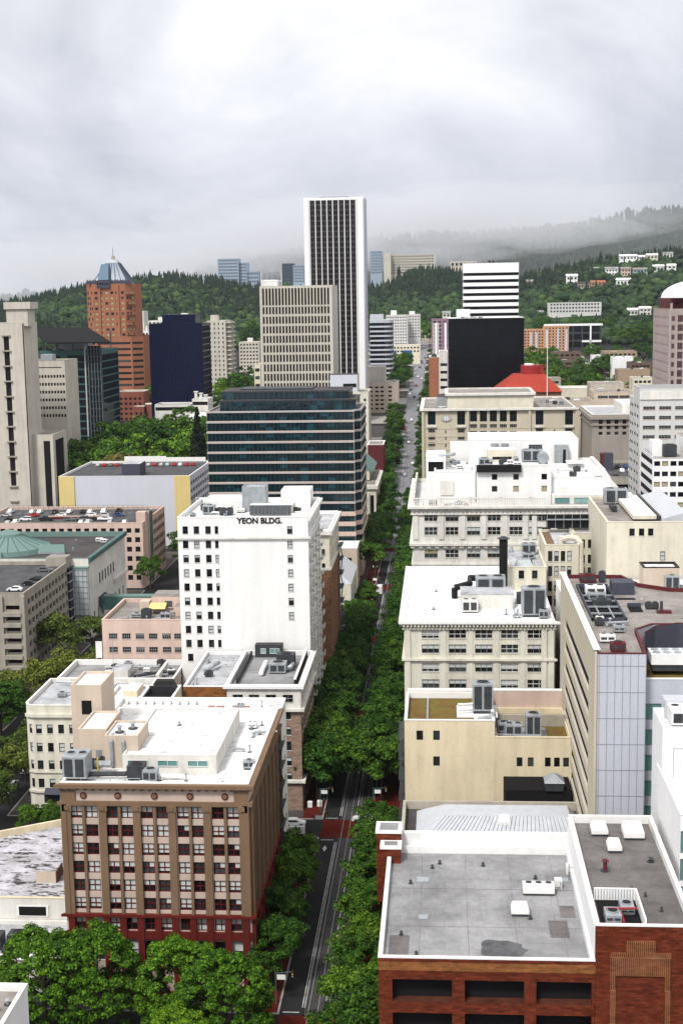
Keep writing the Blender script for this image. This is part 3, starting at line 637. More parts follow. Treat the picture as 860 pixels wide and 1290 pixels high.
def pink_building():
    B = Building('pinkish_building', 'low pinkish building with two rows of grouped windows left of the tall white tower', 'building', -80.3, -60.1, 316, 339.5, 32.2, 'pink', 'r_tan', .9, 'pink')
    L = B.fL(0); us = [XX(x, 800, 316)+80.3 for x in (142.7, 159.4, 176.5, 193, 210, 225)]
    B.win(0, us, 2.05, [ZZ(180, 805, 316), ZZ(180, 822, 316)], 1.35, 'quad'); B.finish(); r = B.root; z = 31.3
    B.ring('belt_course', ZZ(180, 832, 316)-.4, ZZ(180, 832, 316), .25, 'pink', (0,))
    box_on(r, 'penthouse', -70.8, -61.5, 328, 336, z, 35.2, 'pink', 'r_tan', [(.45, 32.6, 1.8, 1.6, 'quad')]); box_on(r, 'penthouse', -64.5, -60.3, 324, 328, z, 33.6, 'pink', 'r_tan'); box_on(r, 'chimney_block', -73.6, -71.2, 327, 330, z, 34.2, 'beige')
    b = MB(); b.frustum([(-71, 325), (-67, 325), (-67, 327.9), (-71, 327.9)], [(-71, 327.6), (-67, 327.6), (-67, 327.9), (-71, 327.9)], 32.8, 33.8, 'yellow'); b.obj('awning', r)
    ac(r, -72, 321, z, 2.2, 2, 2.2, 1, 'dkmetal'); ac(r, -67, 319, z, 2.6, 2, 1.8, 2, 'metal'); clutter(r, -78, -62, 318, 324, z, 9, 31)
    b = MB(); b.box(-82, -80.5, 315.9, 316.1, 17, 27, 'trim'); b.box(-81.9, -80.6, 315.85, 315.9, 19.5, 21.5, 'glassgreen'); b.box(-81.9, -80.6, 315.85, 315.9, 21.5, 23., 'redtrim'); b.obj('banner', r)
pink_building()

def lower_left():
    P = [(-92, 211), (-58.3, 211), (-58.3, 238.3), (-60.3, 238.4), (-60.3, 250.5), (-63, 251), (-92, 233)]
    B = Building('low_warehouse', 'low building with streaky black and white stained roof left of the brown stone block', 'building', z1=10.2, wall='offwhite', roof='r_stain', ph=1.1, cop='yellow_cream', poly=P)
    B.finish(); r = B.root; box_on(r, 'roof_hut', -69., -65.6, 219.5, 223.5, 9.1, 11.2, 'beige', 'r_stain'); b = MB(); b.box(-65.58, -65.4, 219.6, 223.4, 9.1, 11.1, 'brownbox'); b.obj('brown_side_panel', r)
    b = MB(); b.box(-69.8, -64.5, 210.85, 210.99, 7.1, 9., 'trim'); b.box(-69.4, -64.9, 210.8, 210.85, 7.3, 8.8, 'void'); b.obj('window', r)
    B = Building('low_annex', 'low white annex with dark cooling units on its roof in front of the stained roof', 'building', -92, -58.4, 197.5, 210.8, 6.4, 'offwhite', 'r_lgrey', .5, 'offwhite')
    B.finish(); r = B.root
    for k, (x, y) in enumerate(((-72.6, 201), (-68.6, 201.5))): ac(r, x, y, 5.9, 3.2, 2.6, 2.3, 1, 'dkmetal')
    ac(r, -65.2, 202, 5.9, 2, 2, 1.4, 1, 'dkmetal'); duct(r, [(-73, 198.5, 6.4), (-60.5, 198.5, 6.4)], .3, 'trim')
    for k in range(4): b = MB(); b.box(-62.8+k*.1, -60.5+k*.1, 200+1.2*k, 200.8+1.2*k, 5.9, 7.4, 'beige'); b.obj('rooftop_unit', r)
    clutter(r, -75, -60, 197, 201, 5.9, 12, 41)
    B = Building('corner_roof_building', 'pale roofed building cut by the bottom left corner of the picture', 'building', -78, -48.9, 128, 150.1, 27.2, 'white', 'r_tan', .7, 'trim'); B.finish(); clutter(B.root, -54, -50, 140, 147, 26.5, 2, 2)
lower_left()

def red_brick():
    x0, x1, y0, y1 = -7.6, 17., 150, 183
    B = Building('red_brick_building', 'red brick building with wide grey roof and white rim at the bottom right', 'building', x0, x1, y0, y1, 31.4, 'redbrick', 'r_grey', .85, 'trim')
    L = B.fL(0); b_ = ZZ(520, 1262, 150)
    for (a, c) in ((494, 569), (585, 660), (675, 751)):
        u0, u1 = XX(a, 1250, 150)-x0, XX(c, 1250, 150)-x0; u1 = min(u1, L-.3); B.win(0, [(u0+u1)/2], u1-u0, [b_, b_-4.1, b_-8.2, b_-12.3], 2.75, 'bay', 'loading_opening')
    B.win(3, B.span(3, 4, 2), 5, [b_-4.1*k for k in range(5)], 2.75, 'bay', 'loading_opening')
    B.finish(); r = B.root; z = 30.55
    B.ring('brick_band', 29.9, 30.9, .05, 'orangebrick', (0,))
    for sx, sy in ((8.2, 163), ): hood(r, sx, sy, z, 2.2, 1.8, 1.4)
    b = MB(); b.box(10.0, 14.0, 169.2, 171.2, z+.15, z+.3, 'dkmetal'); b.box(10.0, 14.0, 169.2, 170.9, z+.3, z+1.3, 'trim')
    for k in range(3): b.cyl(10.75+1.25*k, 170.05, z+1.3, z+1.5, .5, 'trim', 16); b.cyl(10.75+1.25*k, 170.05, z+1.5, z+1.52, .42, 'dkmetal', 16)
    b.obj('condenser', r)
    for (x, y) in ((-5.2, 157.6), (-4.4, 172.5), (-1.6, 177.5), (-.6, 179), (5.2, 178.5), (10.5, 162.5), (-3.3, 152.4), (11.9, 174.5), (8.5, 166)): vent(r, x, y, z, .35, .12, 'dkmetal')
    for (x, y, w, d) in ((-3.6, 172.8, 1.6, 1.5), (-3.2, 161.8, 1.2, 1.2), (15, 173.5, 1.4, 1.2)): b = MB(); b.box(x, x+w, y, y+d, z, z+.16, 'metal'); b.obj('roof_hatch', r)
    for x, y in ((14.2, 171.3), (16.1, 176)): b = MB(); b.box(x, x+.9, y, y+1.3, z, z+1.1, 'trim'); b.box(x+.1, x+.6, y-.4, y, z+.5, z+1.4, 'framewhite'); b.obj('rooftop_unit', r)
    b = MB(); b.tube([(16.2, 173.8, z), (16.2, 173.8, z+2.2), (16.2, 173.2, z+2.7)], .05, 'dkmetal', 5); b.obj('antenna', r)
    for (x, y, w_, d_) in ((12.6, 157.5, 2.3, 4.6), (14.3, 163, 1.8, 3.4), (-6.6, 151.5, 2.4, 6)):
        b = MB(); b.box(x, x+w_, y, y+d_, z+.002, z+.02, 'r_dgrey'); b.obj('membrane_patch', r)
    b = MB(); rr = random.Random(2); P = [(6.2+2.9*cos(a)*(1+.25*rr.random())*(.6+.4*abs(cos(a/2))), 154.2+2.2*sin(a)*(1+.3*rr.random())) for a in [2*pi*k/22 for k in range(22)]]; b.poly([(p[0], p[1], z+.008) for p in P], 'stain'); b.obj('damp_stain', r)
    b = MB()
    for x in (-3, 2.8, 8.6, 14.2): b.box(x, x+.05, 151, 182, z+.003, z+.015, 'r_dgrey')
    for y in (160, 171): b.box(-7, 16.5, y, y+.05, z+.003, z+.016, 'r_dgrey')
    b.obj('membrane_seams', r)
    # stepped chimney blocks at the far left corner
    for (xa, xb, ya, yb, zt) in ((-9.2, -5.9, 181.2, 184.6, 33.9), (-8.5, -5.9, 178.9, 181.1, 32.6)):
        b = MB(); b.box(xa, xb, ya, yb, 24, zt, 'redbrick'); b.box(xa-.15, xb+.15, ya-.1, yb+.15, zt, zt+.35, 'trim'); b.box(xa+.4, xb-.4, ya+.4, yb-.4, zt+.35, zt+.4, 'r_grey'); b.obj('stepped_corner_block', r)
    b = MB(); b.box(-5.8, 16.9, 183.1, 183.9, 29.8, 33.3, 'trim'); b.obj('rear_parapet', r)
    # higher wing
    W = Building('', '', '', 17.05, 28.2, y0-.02, 183.9, 35.7, 'redbrick', 'r_dgrey', .9, 'trim', root=r, wallname='side_wing')
    W.finish(); zr = 34.8
    b = MB(); b.box(17.06, 17.3, 151, 183, 31.5, 35.65, 'trim')
    wz = W.z1
    b = MB(); b.box(16.9, 17.04, 150.5, 183.5, 31.5, 35.6, 'white_clean'); b.obj('white_side_wall', r)
    # decorative ribbed panel
    def fx(px, py): p = at(px, py, 150); return p[0], p[2]
    b = MB(); yy0, yy1 = 149.8, 149.97
    sx = lambda px: XX(px, 1220, 150); sz = lambda py: ZZ(800, py, 150)
    for (a, c, t, l, m, o_) in ((787, 824, 1185, 1200, 'ribbed', 0), (768, 844, 1200, 1229, 'ribbed', 0), (768, 775, 1229, 1300, 'ribbed', 0), (837, 844, 1229, 1300, 'ribbed', 0)): b.box(sx(a), sx(c), yy0, yy1, sz(l), sz(t)-.002, m)
    b.obj('ribbed_brick_panel', r)
    # sunken plant pit with white fence, and hoods
    b = MB(); x, y = 17.7, 151.3
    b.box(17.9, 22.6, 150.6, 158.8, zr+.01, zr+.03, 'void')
    for a in ((17.8, 22.7, 158.8, 159.0), (22.6, 22.8, 150.6, 159.)): b.box(*a, zr, zr+1.5, 'white_clean')
    for k in range(14): b.box(17.9+k*.34, 17.98+k*.34, 158.74, 158.8, zr+.1, zr+1.45, 'metal')
    b.obj('plant_enclosure', r); ac(r, 18.4, 152, zr, 1.8, 2.4, 1.2, 1, 'metal'); ac(r, 20.4, 154.3, zr, 1.6, 2.6, 1.1, 1, 'metal'); b = MB(); b.tube([(18.6, 153.6, zr+1.3), (22.2, 153.8, zr+1.3)], .14, 'redpaint', 6); b.tube([(20.4, 151.6, zr+.6), (20.4, 155, zr+.6)], .16, 'redpaint', 6); b.obj('red_pipe', r)
    hood(r, 19.6, 178.6, zr, 2.2, 2.4, 1.4); hood(r, 23.7, 177.4, zr, 2.7, 3., 1.7); hood(r, 21.1, 173., zr, 1.8, 2.2, 1.4); vent(r, 20.1, 167.5, zr, 1.3, .25, 'redtrim'); vent(r, 22.4, 160.2, zr, 1.0, .12, 'dkmetal'); vent(r, 24, 160, zr, .4, .1, 'dkmetal'); vent(r, 25.3, 156, zr, .4, .1, 'dkmetal'); vent(r, 26.2, 170.5, zr, .4, .2, 'dkmetal')
red_brick()

def sky_hall():
    B = Building('metal_roofed_hall', 'low hall with pale standing seam roof sunk behind the red brick building', 'building', -6.6, 21.8, 200, 218.6, 24.6, 'stone', 'r_dark', 1.2, 'stone'); B.finish(); r = B.root
    P = [(-4.4, 202), (21, 202), (21, 217.4), (-4.4, 217.4)]; Q = [(0, 208), (19.5, 208), (19.5, 213), (0, 213)]
    b = MB(); b.frustum(P, Q, 23.4, 26.2, 'r_metal')
    for k in range(34):
        t = (k+.5)/34; xa, xb = -4.4+25.4*t, 0+19.5*t; b.tube([(xa, 202, 23.45), (xb, 208, 26.25)], .05, 'metal', 4)
    b.obj('metal_roof', r); hood(r, 8.4, 206.4, 24.8, 1.9, 1.8, 1.8); 
    for x in (2.8, 13.4): b = MB(); b.box(x, x+1.4, 203.4, 204.4, 23.9, 24.9, 'r_metal'); b.obj('skylight', r)
    B.dentils(0, 22.6, 23.9, .35, .9, .45, 'stone')
sky_hall()

def yellow_cream():
    F = 235
    B = Building('buff_stucco_building', 'buff stucco building with mossy roof and few dark windows right of the avenue', 'building', -6.8, 8.9, F, 252.6, 33.2, 'yellow_cream', 'r_moss', 1., 'trim')
    x0 = -6.8; WH = 1.75
    B.win(0, [XX(x, 930, F)-x0 for x in (528.5, 549.5)], 1.15, [ZZ(540, 932.5, F)], WH, 'small'); B.win(0, [XX(549.5, 960, F)-x0], 1.15, [ZZ(549, 965, F)], WH, 'small')
    B.finish(); r = B.root
    x1 = 8.92; W = Building('', '', '', x1, 22.2, F+.02, 252.6, 30.2, 'yellow_cream', 'r_moss', .9, 'yellow_cream', root=r, wallname='lower_wing')
    W.win(0, [XX(x, 960, F)-x1 for x in (654, 668, 689.5, 701, 712.5)], 1.0, [ZZ(670, 966, F)], 1.7, 'small'); W.win(0, [XX(x, 985, F)-x1 for x in (654, 668, 684, 697, 711)], 1.0, [ZZ(670, 991, F)], 1.5, 'small')
    W.finish(); z = 32.2
    b = MB(); b.box(9.2, 22., 244.5, 245.1, 29.3, 31.4, 'stone'); b.obj('parapet_wall', r)
    b = MB(); b.box(-6.4, 22.2, 252.65, 253.2, 28, 33.5, 'pink'); b.box(-6.6, 22.4, 252.6, 253.5, 33.5, 33.75, 'trim'); b.obj('rear_wall', r)
    ac(r, 5.2, 241.5, z, 3.7, 3.4, 5.6, 1, 'metal', 'cooling_tower', .8); b = MB(); b.box(2.4, 9.6, 240, 247, z, z+.25, 'trim'); b.obj('roof_pad', r); duct(r, [(2.6, 243, z+1.5), (5.1, 243, z+1.5)], .3, 'trim'); duct(r, [(2.7, 240.6, z+.6), (2.7, 240.6, z+2.2), (5.2, 241.4, z+2.2)], .2, 'trim')
    duct(r, [(6.2, 236.8, z+.5), (8.6, 237.4, z+.9), (8.7, 239, z+.9)], .6); b = MB(); b.box(5.4, 8.6, 236, 239.4, z, z+.3, 'trim'); b.obj('roof_pad', r); b = MB(); b.box(-3, -2.7, 237, 251, z, z+.35, 'metal'); b.obj('roof_pipe', r)
    zl = 29.3; ac(r, 14.4, 236.6, zl, 2.6, 2.8, 4.4, 1, 'metal', 'cooling_tower', .4); ac(r, 10.8, 237, zl, 3., 2.2, 2.5, 2, 'metal'); ac(r, 9.6, 240, zl, 2.4, 2.2, 1.8, 1, 'metal'); rail(r, [(9.4, 236), (17.2, 236)], zl, 1.2); b = MB(); b.box(9.2, 18.2, 235.8, 243.5, zl, zl+.12, 'r_grey'); b.obj('roof_pad', r); duct(r, [(10.6, 236.4, zl+.9), (17, 236.2, zl+.9)], .25)
    b = MB()
    for k in range(8):
        z = 3+ k*3.7; b.box(-8., -6.85, 237, 248, z, z+.1, 'dkmetal'); b.box(-8., -7.92, 237, 248, z+1, z+1.06, 'dkmetal')
        for q in range(7): b.box(-8., -7.94, 237.1+q*1.8, 237.16+q*1.8, z, z+1., 'dkmetal')
        if k < 7: b.tube([(-7.4, 238+(k % 2)*7, z+.1), (-7.4, 245-(k % 2)*7, z+3.7)], .12, 'dkmetal', 4)
    b.obj('fire_escape', r)
    b = MB(); b.box(10.4, 21.6, 228, 234.9, 14, 23.2, 'void'); b.box(17.2, 20.2, 227.6, 231, 23.2, 24.6, 'dkmetal'); b.frustum([(17, 227.4), (20.4, 227.4), (20.4, 231.2), (17, 231.2)], [(18.5, 229), (18.9, 229), (18.9, 229.6), (18.5, 229.6)], 24.6, 25.8, 'metal'); b.obj('dark_rooftop_shed', r)
yellow_cream()

def metal_building():
    P = [(22.3, 199), (29.35, 199), (29.35, 206.5), (60, 206.5), (60, 255), (42, 250), (36, 257), (22.3, 258)]
    # main volume: low right part at glass floors, high left part
    B = Building('metal_panel_building', 'tall pale metal panelled block with buff side wall and red rimmed roof', 'building', z1=54.6, wall='pale_panel', roof='r_tan', ph=.55, cop='redtrim', poly=[(22.3, 199), (29.35, 199), (30, 214), (33, 217.5), (60, 217.5), (60, 238), (52, 243), (40, 245), (35.2, 249), (33, 256.6), (22.3, 257)], cth=.3)
    r = B.root
    L = B.fL(10); zs = rows(47.4, 3.95, 11)
    def bands(i, zt, n, L): 
        for k in range(n): B.win(i, [L*.5], L*.74, [zt-3.95*k], 2.3, 'ribbon_dkgreen', 'window_band', 0)
    bands(10, 46.6, 11, L)
    B.finish()
    b = MB(); A = MB()
    # buff skin on the street side wall with openings left for the bands
    i = 10; B.fbox(b, i, -.02, L*.13, 0, 54.9, .0, .35, 'travertine'); B.fbox(b, i, L*.87, L+.3, 0, 54.9, .0, .35, 'travertine')
    zb = [46.6-3.95*k for k in range(11)]; top = 54.9
    for z in zb: B.fbox(b, i, L*.13, L*.87, z+2.3, top, .0, .35, 'travertine'); top = z
    B.fbox(b, i, L*.13, L*.87, 0, top, 0, .35, 'travertine'); b.obj('buff_side_wall', r)
    b = MB(); B.fbox(b, i, 0, L, 55.15, 55.3, -.5, .5, 'trim'); b.obj('white_coping', r)
    b = MB()
    for k in range(7): B.fbox(b, 0, .35+k*1.12, .41+k*1.12, 0, 54.6, 0, .06, 'metal')
    for k in range(14): B.fbox(b, 0, 0, 7.05, 1.4+k*3.95, 1.47+k*3.95, 0, .05, 'metal')
    b.obj('panel_joints', r)
    # sunk plant well (open trusses) near the left, roof shapes
    z = 54.02
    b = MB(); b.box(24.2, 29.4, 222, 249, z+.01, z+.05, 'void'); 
    for a in ((24., 24.25, 221.8, 249), (29.35, 29.6, 221.8, 249), (24, 29.6, 248.8, 249.05), (24, 29.6, 221.8, 222.05)): b.box(*a, z, z+.6, 'bluewall')
    for y in (226, 231, 235.5, 240): b.box(24.2, 29.4, y, y+.3, z+.25, z+.5, 'metal')
    for x in (25.5, 27.6): b.box(x, x+.2, 222, 244, z+.2, z+.4, 'metal')
    b.obj('plant_well', r)
    ac(r, 25, 241, z+.05, 3.4, 2.6, 1.6, 2, 'trim'); ac(r, 25, 237, z+.05, 3, 2, 1.3, 2, 'metal'); ac(r, 25.2, 232.2, z+.05, 3.2, 2.2, 1.2, 1, 'dkmetal')
    b = MB(); b.box(29.6, 33.5, 242, 246, z, z+2.2, 'bluewall'); b.box(29.9, 33.2, 238, 239.5, z+.01, z+.06, 'void'); b.obj('stair_enclosure', r)
    b = MB(); b.box(31., 33.2, 228.5, 232.5, z+.01, z+.06, 'void'); b.box(31, 33.3, 232.4, 232.7, z, z+.7, 'bluewall'); b.obj('roof_pit', r)
    ac(r, 24.6, 201.5, z, 2.2, 1.6, 1.5, 1, 'redtrim'); ac(r, 25, 252, z, 3, 2, 1.6, 1, 'redtrim'); ac(r, 28.5, 252.5, z, 1.2, 1.2, 2, 1, 'dkmetal'); clutter(r, 23.5, 29, 203, 220, z, 8, 51); clutter(r, 31, 52, 222, 243, z, 10, 52); b = MB(); b.cyl(36, 228, z, z+2., .25, 'dkmetal', 8); b.box(35.3, 37.6, 227.4, 228.8, z, z+.4, 'redtrim'); b.obj('flue', r)
    # curved recess wall and lower glass front on the right
    W = Building('', '', '', 29.37, 60, 201.5, 217.4, 50.1, 'pale_panel', 'r_moss', .4, 'trim', root=r, wallname='front_wing')
    for k in range(9): W.win(0, [1.2+3.4*q for q in range(8)], 3.1, [43.9-3.95*k if k == 0 else 43.9-3.95*k], 2.5, 'ribbon_green', 'glass_band')
    W.finish(60)
    b = MB(); pts = [(29.6, 202), (30., 206), (31, 211), (33, 215), (37, 217.2), (60, 217.35)]
    for p, q in zip(pts, pts[1:]):
        b.prism([p, q, (q[0], q[1]+.25), (p[0]-.2, p[1]+.1)], 49.7, 54.8, 'bluewall')
    b.obj('curved_recess_wall', r)
    b = MB(); 
    for p, q in zip(pts, pts[1:]): b.prism([p, q, (q[0], q[1]+.2), (p[0]-.2, p[1]+.1)], 54.81, 54.95, 'redtrim')
    b.obj('red_rim', r)
    b = MB(); b.box(31.2, 37.2, 205, 208.6, 50.4, 51.4, 'dkmetal'); b.box(31, 37.4, 204.8, 208.8, 51.4, 53., 'trim')
    for k in range(4): b.cyl(31.9+1.55*k, 205.9, 53, 53.15, .6, 'metal', 12); b.cyl(31.9+1.55*k, 207.7, 53, 53.15, .6, 'metal', 12)
    b.obj('condenser_bank', r)
metal_building()

def white_right():
    B = Building('white_modern_building', 'plain white building with stepped roof at the right edge of the picture', 'building', 29.1, 60, 166.5, 185.5, 42.6, 'white_clean', 'r_whitec', .7, 'white_clean')
    B.win(0, [1.8+4.4*k for k in range(6)], 3.8, rows(37.6, 3.6, 9), 2.9, 'ribbon_green', 'glass_band'); B.finish(); r = B.root
    box_on(r, 'stair_tower', 29.15, 37, 181.5, 190.5, 20, 48.6, 'white_clean', 'r_whitec', (), .5, None)
    b = MB(); b.box(32.0, 33.3, 181.35, 181.49, 42.2, 45.6, 'framewhite'); b.box(31.9, 33.4, 181.3, 181.34, 45.7, 45.9, 'dkmetal'); b.obj('door', r)
    b = MB(); b.tube([(30.6, 181.4, 46.2), (32, 181.4, 46.2)], .04, 'metal', 4); b.tube([(30.6, 181.4, 46.2), (30.6, 181.4, 42)], .04, 'metal', 4); b.cyl(32.6, 181.2, 46, 46.4, .3, 'dkmetal', 10); b.obj('pipework', r)
    ac(r, 30.5, 183, 48.6, 3.4, 5, 2.2, 2, 'trim'); b = MB(); b.box(30.2, 36, 187, 187.3, 48.6, 51.2, 'r_metal'); b.box(30.2, 36, 187.3, 189.6, 51, 51.2, 'r_metal'); b.obj('plant_screen', r)
white_right()

def white_roof_building():
    B = Building('white_roofed_building', 'ivory five storey building under a brilliant white roof right of the avenue', 'building', -8, 22.8, 280, 338.5, 40.4, 'cream2', 'r_whitec', .25, 'trim')
    x0 = -8; us = [XX(x, 820, 280)-x0 for x in (542, 576, 609, 641.5, 675)]
    zs = [ZZ(610, y, 280) for y in (804.5, 823, 846.5, 867)] + [ZZ(610, 867, 280)-3.5*k for k in (1.2, 2.2, 3.2, 4.2)]
    B.win(0, us, 3.6, zs, 1.85, 'triple'); B.win(3, B.span(3, 9, 1), 2.6, zs, 1.85, 'triple'); B.finish(); r = B.root
    B.ring('cornice', 40., 40.5, 1.1, 'trim', (0, 3)); B.dentils(0, 39.35, 40., .9, .75, .35, 'cream2', 'bracket_band'); B.dentils(3, 39.35, 40., .9, .75, .35, 'cream2', 'bracket_band'); B.ring('belt_course', 38.7, 39.0, .4, 'cream2', (0, 3))
    m = (zs[1]+zs[2])/2+.75; B.ring('belt_course', m-.3, m+.2, .5, 'cream2', (0, 3)); B.strips('pilaster', 0, [.7, B.fL(0)-.7, B.fL(0)-2.2], 1.1, 0, 38.7, .3, 'cream2')
    B.strips('pilaster', 0, [(a+c)/2 for a, c in zip(us, us[1:])], .9, 0, 38.7, .12, 'cream2')
    z = 40.15
    b = MB(); b.box(3.8, 15.2, 292.5, 301, z, z+3., 'offwhite'); b.box(3.8, 15.2, 292.5, 301, z+3., z+3.2, 'r_lgrey'); b.obj('plant_room', r)
    ac(r, 4, 288.5, z, 3.4, 3, 2.6, 2, 'offwhite', 'rooftop_unit'); ac(r, 7.2, 300, z, 6.5, 4.5, 5.2, 2, 'metal', 'air_handler', .5); ac(r, 16.4, 284.5, z, 5, 4.2, 6., 1, 'metal', 'cooling_tower', .5); ac(r, 22.-2.2, 283, z, 1.9, 2.4, 1.8, 1, 'metal'); ac(r, 16, 297, z, 3, 3, 2.2, 1, 'dkmetal')
    duct(r, [(2.6, 303, z+2.4), (6, 303, z+3.4), (6, 309, z+3.4), (13.4, 309, z+3.4), (13.6, 309, z+1)], .75, 'black', 'black_duct'); duct(r, [(2.6, 303, z+2.4), (2.6, 303, z+.2)], .7, 'black', 'black_duct')
    b = MB(); b.cyl(13.6, 309, z, 52.6, .95, 'black', 14); b.cyl(13.6, 309, 52.6, 53.1, 1.5, 'dkmetal', 14, .4); b.obj('black_flue', r); vent(r, -2, 292, z, .5, .2); vent(r, -1.5, 310, z, .5, .2); vent(r, 3, 312, z, 1.2, .25); rail(r, [(14.9, 286), (14.9, 296)], z, 1.6)
    clutter(r, 13, 21, 283, 289, z, 6, 71)
white_roof_building()

def annex():
    B = Building('slim_cream_annex', 'narrow cream building with grey roof and silver units standing behind the brilliant white roof', 'building', 14.8, 23.4, 312, 338, 45.4, 'cream', 'r_lgrey', .7, 'cream', z0=36)
    B.win(0, [3., 6.], 1.25, [ZZ(660, 729, 312)], 1.9, 'sash', var=0); B.finish(); r = B.root; z = 44.7
    b = MB(); P = [(16.6, 314), (20.6, 314), (20.6, 318), (16.6, 318)]; b.frustum(P, [(17.2, 315), (20, 315), (20, 317), (17.2, 317)], z+.3, z+1.8, 'metal'); b.obj('rooftop_unit', r); ac(r, 18.8, 325, z, 2.8, 2.6, 1.4, 1, 'metal'); ac(r, 19, 331, z, 3.4, 2.6, 2.6, 2, 'metal'); clutter(r, 16, 22, 319, 335, z, 6, 61)
    b = MB(); b.cyl(16.6, 335, z, z+1.5, .7, 'metal', 10, .3); b.obj('vent_cowl', r)
annex()

def cream_h():
    # U shaped block: left wing, recessed court, right wing
    B = Building('cream_u_shaped_building', 'cream building with two wings around a windowed court and one plain right wall', 'building', 35.4, 52.9, 300, 339, 57.6, 'cream', 'r_tan', .6, 'cream')
    x0 = 35.4
    B.win(0, [XX(x, 670, 300)-x0 for x in (795.5, 807.5, 819)], 1.15, [ZZ(800, 675, 300)], 1.6, 'sash', var=0); B.win(0, [XX(834, 700, 300)-x0], 1.1, [ZZ(834, 706, 300), ZZ(834, 726.5, 300)], 2., 'sash')
    B.finish(); r = B.root
    W = Building('', '', '', 23.5, 31.2, 318, 339, ZZ(700, 686.5, 318), 'cream', 'r_lgrey', .4, 'cream', root=r, wallname='left_wing'); zs = [ZZ(700, y, 318) for y in (707, 726, 745)]; zw = W.z1
    W.win(0, [XX(x, 700, 318)-23.5 for x in (692.5, 700.4, 708.6, 716.6)], 1., zs + [zs[-1]-3.4, zs[-1]-6.8], 2.4, 'sash'); W.win(1, W.span(1, 4, 2), 1., zs, 2.2, 'sash'); W.finish()
    C = Building('', '', '', 31.22, 36.5, 331, 338.6, ZZ(740, 672, 331), 'cream', 'r_lgrey', .3, 'cream', root=r, wallname='court_wall'); C.win(0, [XX(x, 700, 331)-31.22 for x in (733, 743, 754)], 1.2, [ZZ(740, y, 331) for y in (690.5, 709.5, 725.5)], 2.1, 'sash'); C.finish()
    b = MB(); b.box(24., 26, 319, 338, zw-.39, zw-.34, 'tan_brown'); b.obj('brown_roof_strip', r)
    duct(r, [(28., 322, zw+.6), (29.4, 320.6, zw+1.3), (30.9, 320, zw+1.2), (31.7, 319.2, zw+.4), (31.9, 318.6, 38.)], .7, 'cream', 'curved_duct'); b = MB(); b.cyl(27.6, 322.4, zw-.4, zw+1.3, .8, 'cream', 12); b.obj('vent_cowl', r)
    b = MB(); b.box(25.2, 35.3, 336.5, 337.2, 50.3, 53.6, 'black')
    for k in range(5): b.box(25.3+2*k, 25.42+2*k, 336.35, 336.5, 50.4, 53.6, 'metal')
    b.box(25.2, 35.3, 335.6, 336.5, 52.4, 52.6, 'metal'); b.obj('plant_screen', r)
    ac(r, 38.4, 330, 57, 5.4, 4, 3.6, 2, 'metal', 'air_handler'); ac(r, 38.6, 318, 57, 1.2, 6, 1.4, 1, 'dkmetal')
    b = MB(); b.box(46.8, 47.3, 302, 338, 57, 58.6, 'dkmetal'); b.prism([(47.3, 302), (52.6, 302), (52.6, 338), (47.3, 338)], [57.4, 57.4, 57.4, 57.4], [57.9, 59.4, 59.4, 57.9], 'r_metal'); b.obj('sloping_metal_roof', r)
    b = MB(); b.box(41.5, 46.6, 304, 336, 57.6, 58.4, 'cream', ); b.box(41.7, 46.4, 304.3, 335.6, 58.4, 58.45, 'r_whitec'); b.obj('roof_deck', r)
    G = Building('lift_motor_room', 'beige roof hut with metal louvres below the plain cream wall', 'building', 41.2, 48.5, 285, 291, 50.5, 'beige', 'r_white', .3, 'black', z0=38); G.finish(); ac(G.root, 45.4, 283.6, 45.6, 3., 1.35, 3.4, 1, 'metal')
    Q = Building('dark_link_block', 'low roof behind the red rimmed roof and before the cream u shaped building', 'building', 24.5, 53, 262, 299, 45, 'offwhite', 'r_white', .6, 'trim'); Q.finish(); clutter(Q.root, 36, 52, 282, 297, 44.4, 14, 66)
cream_h()

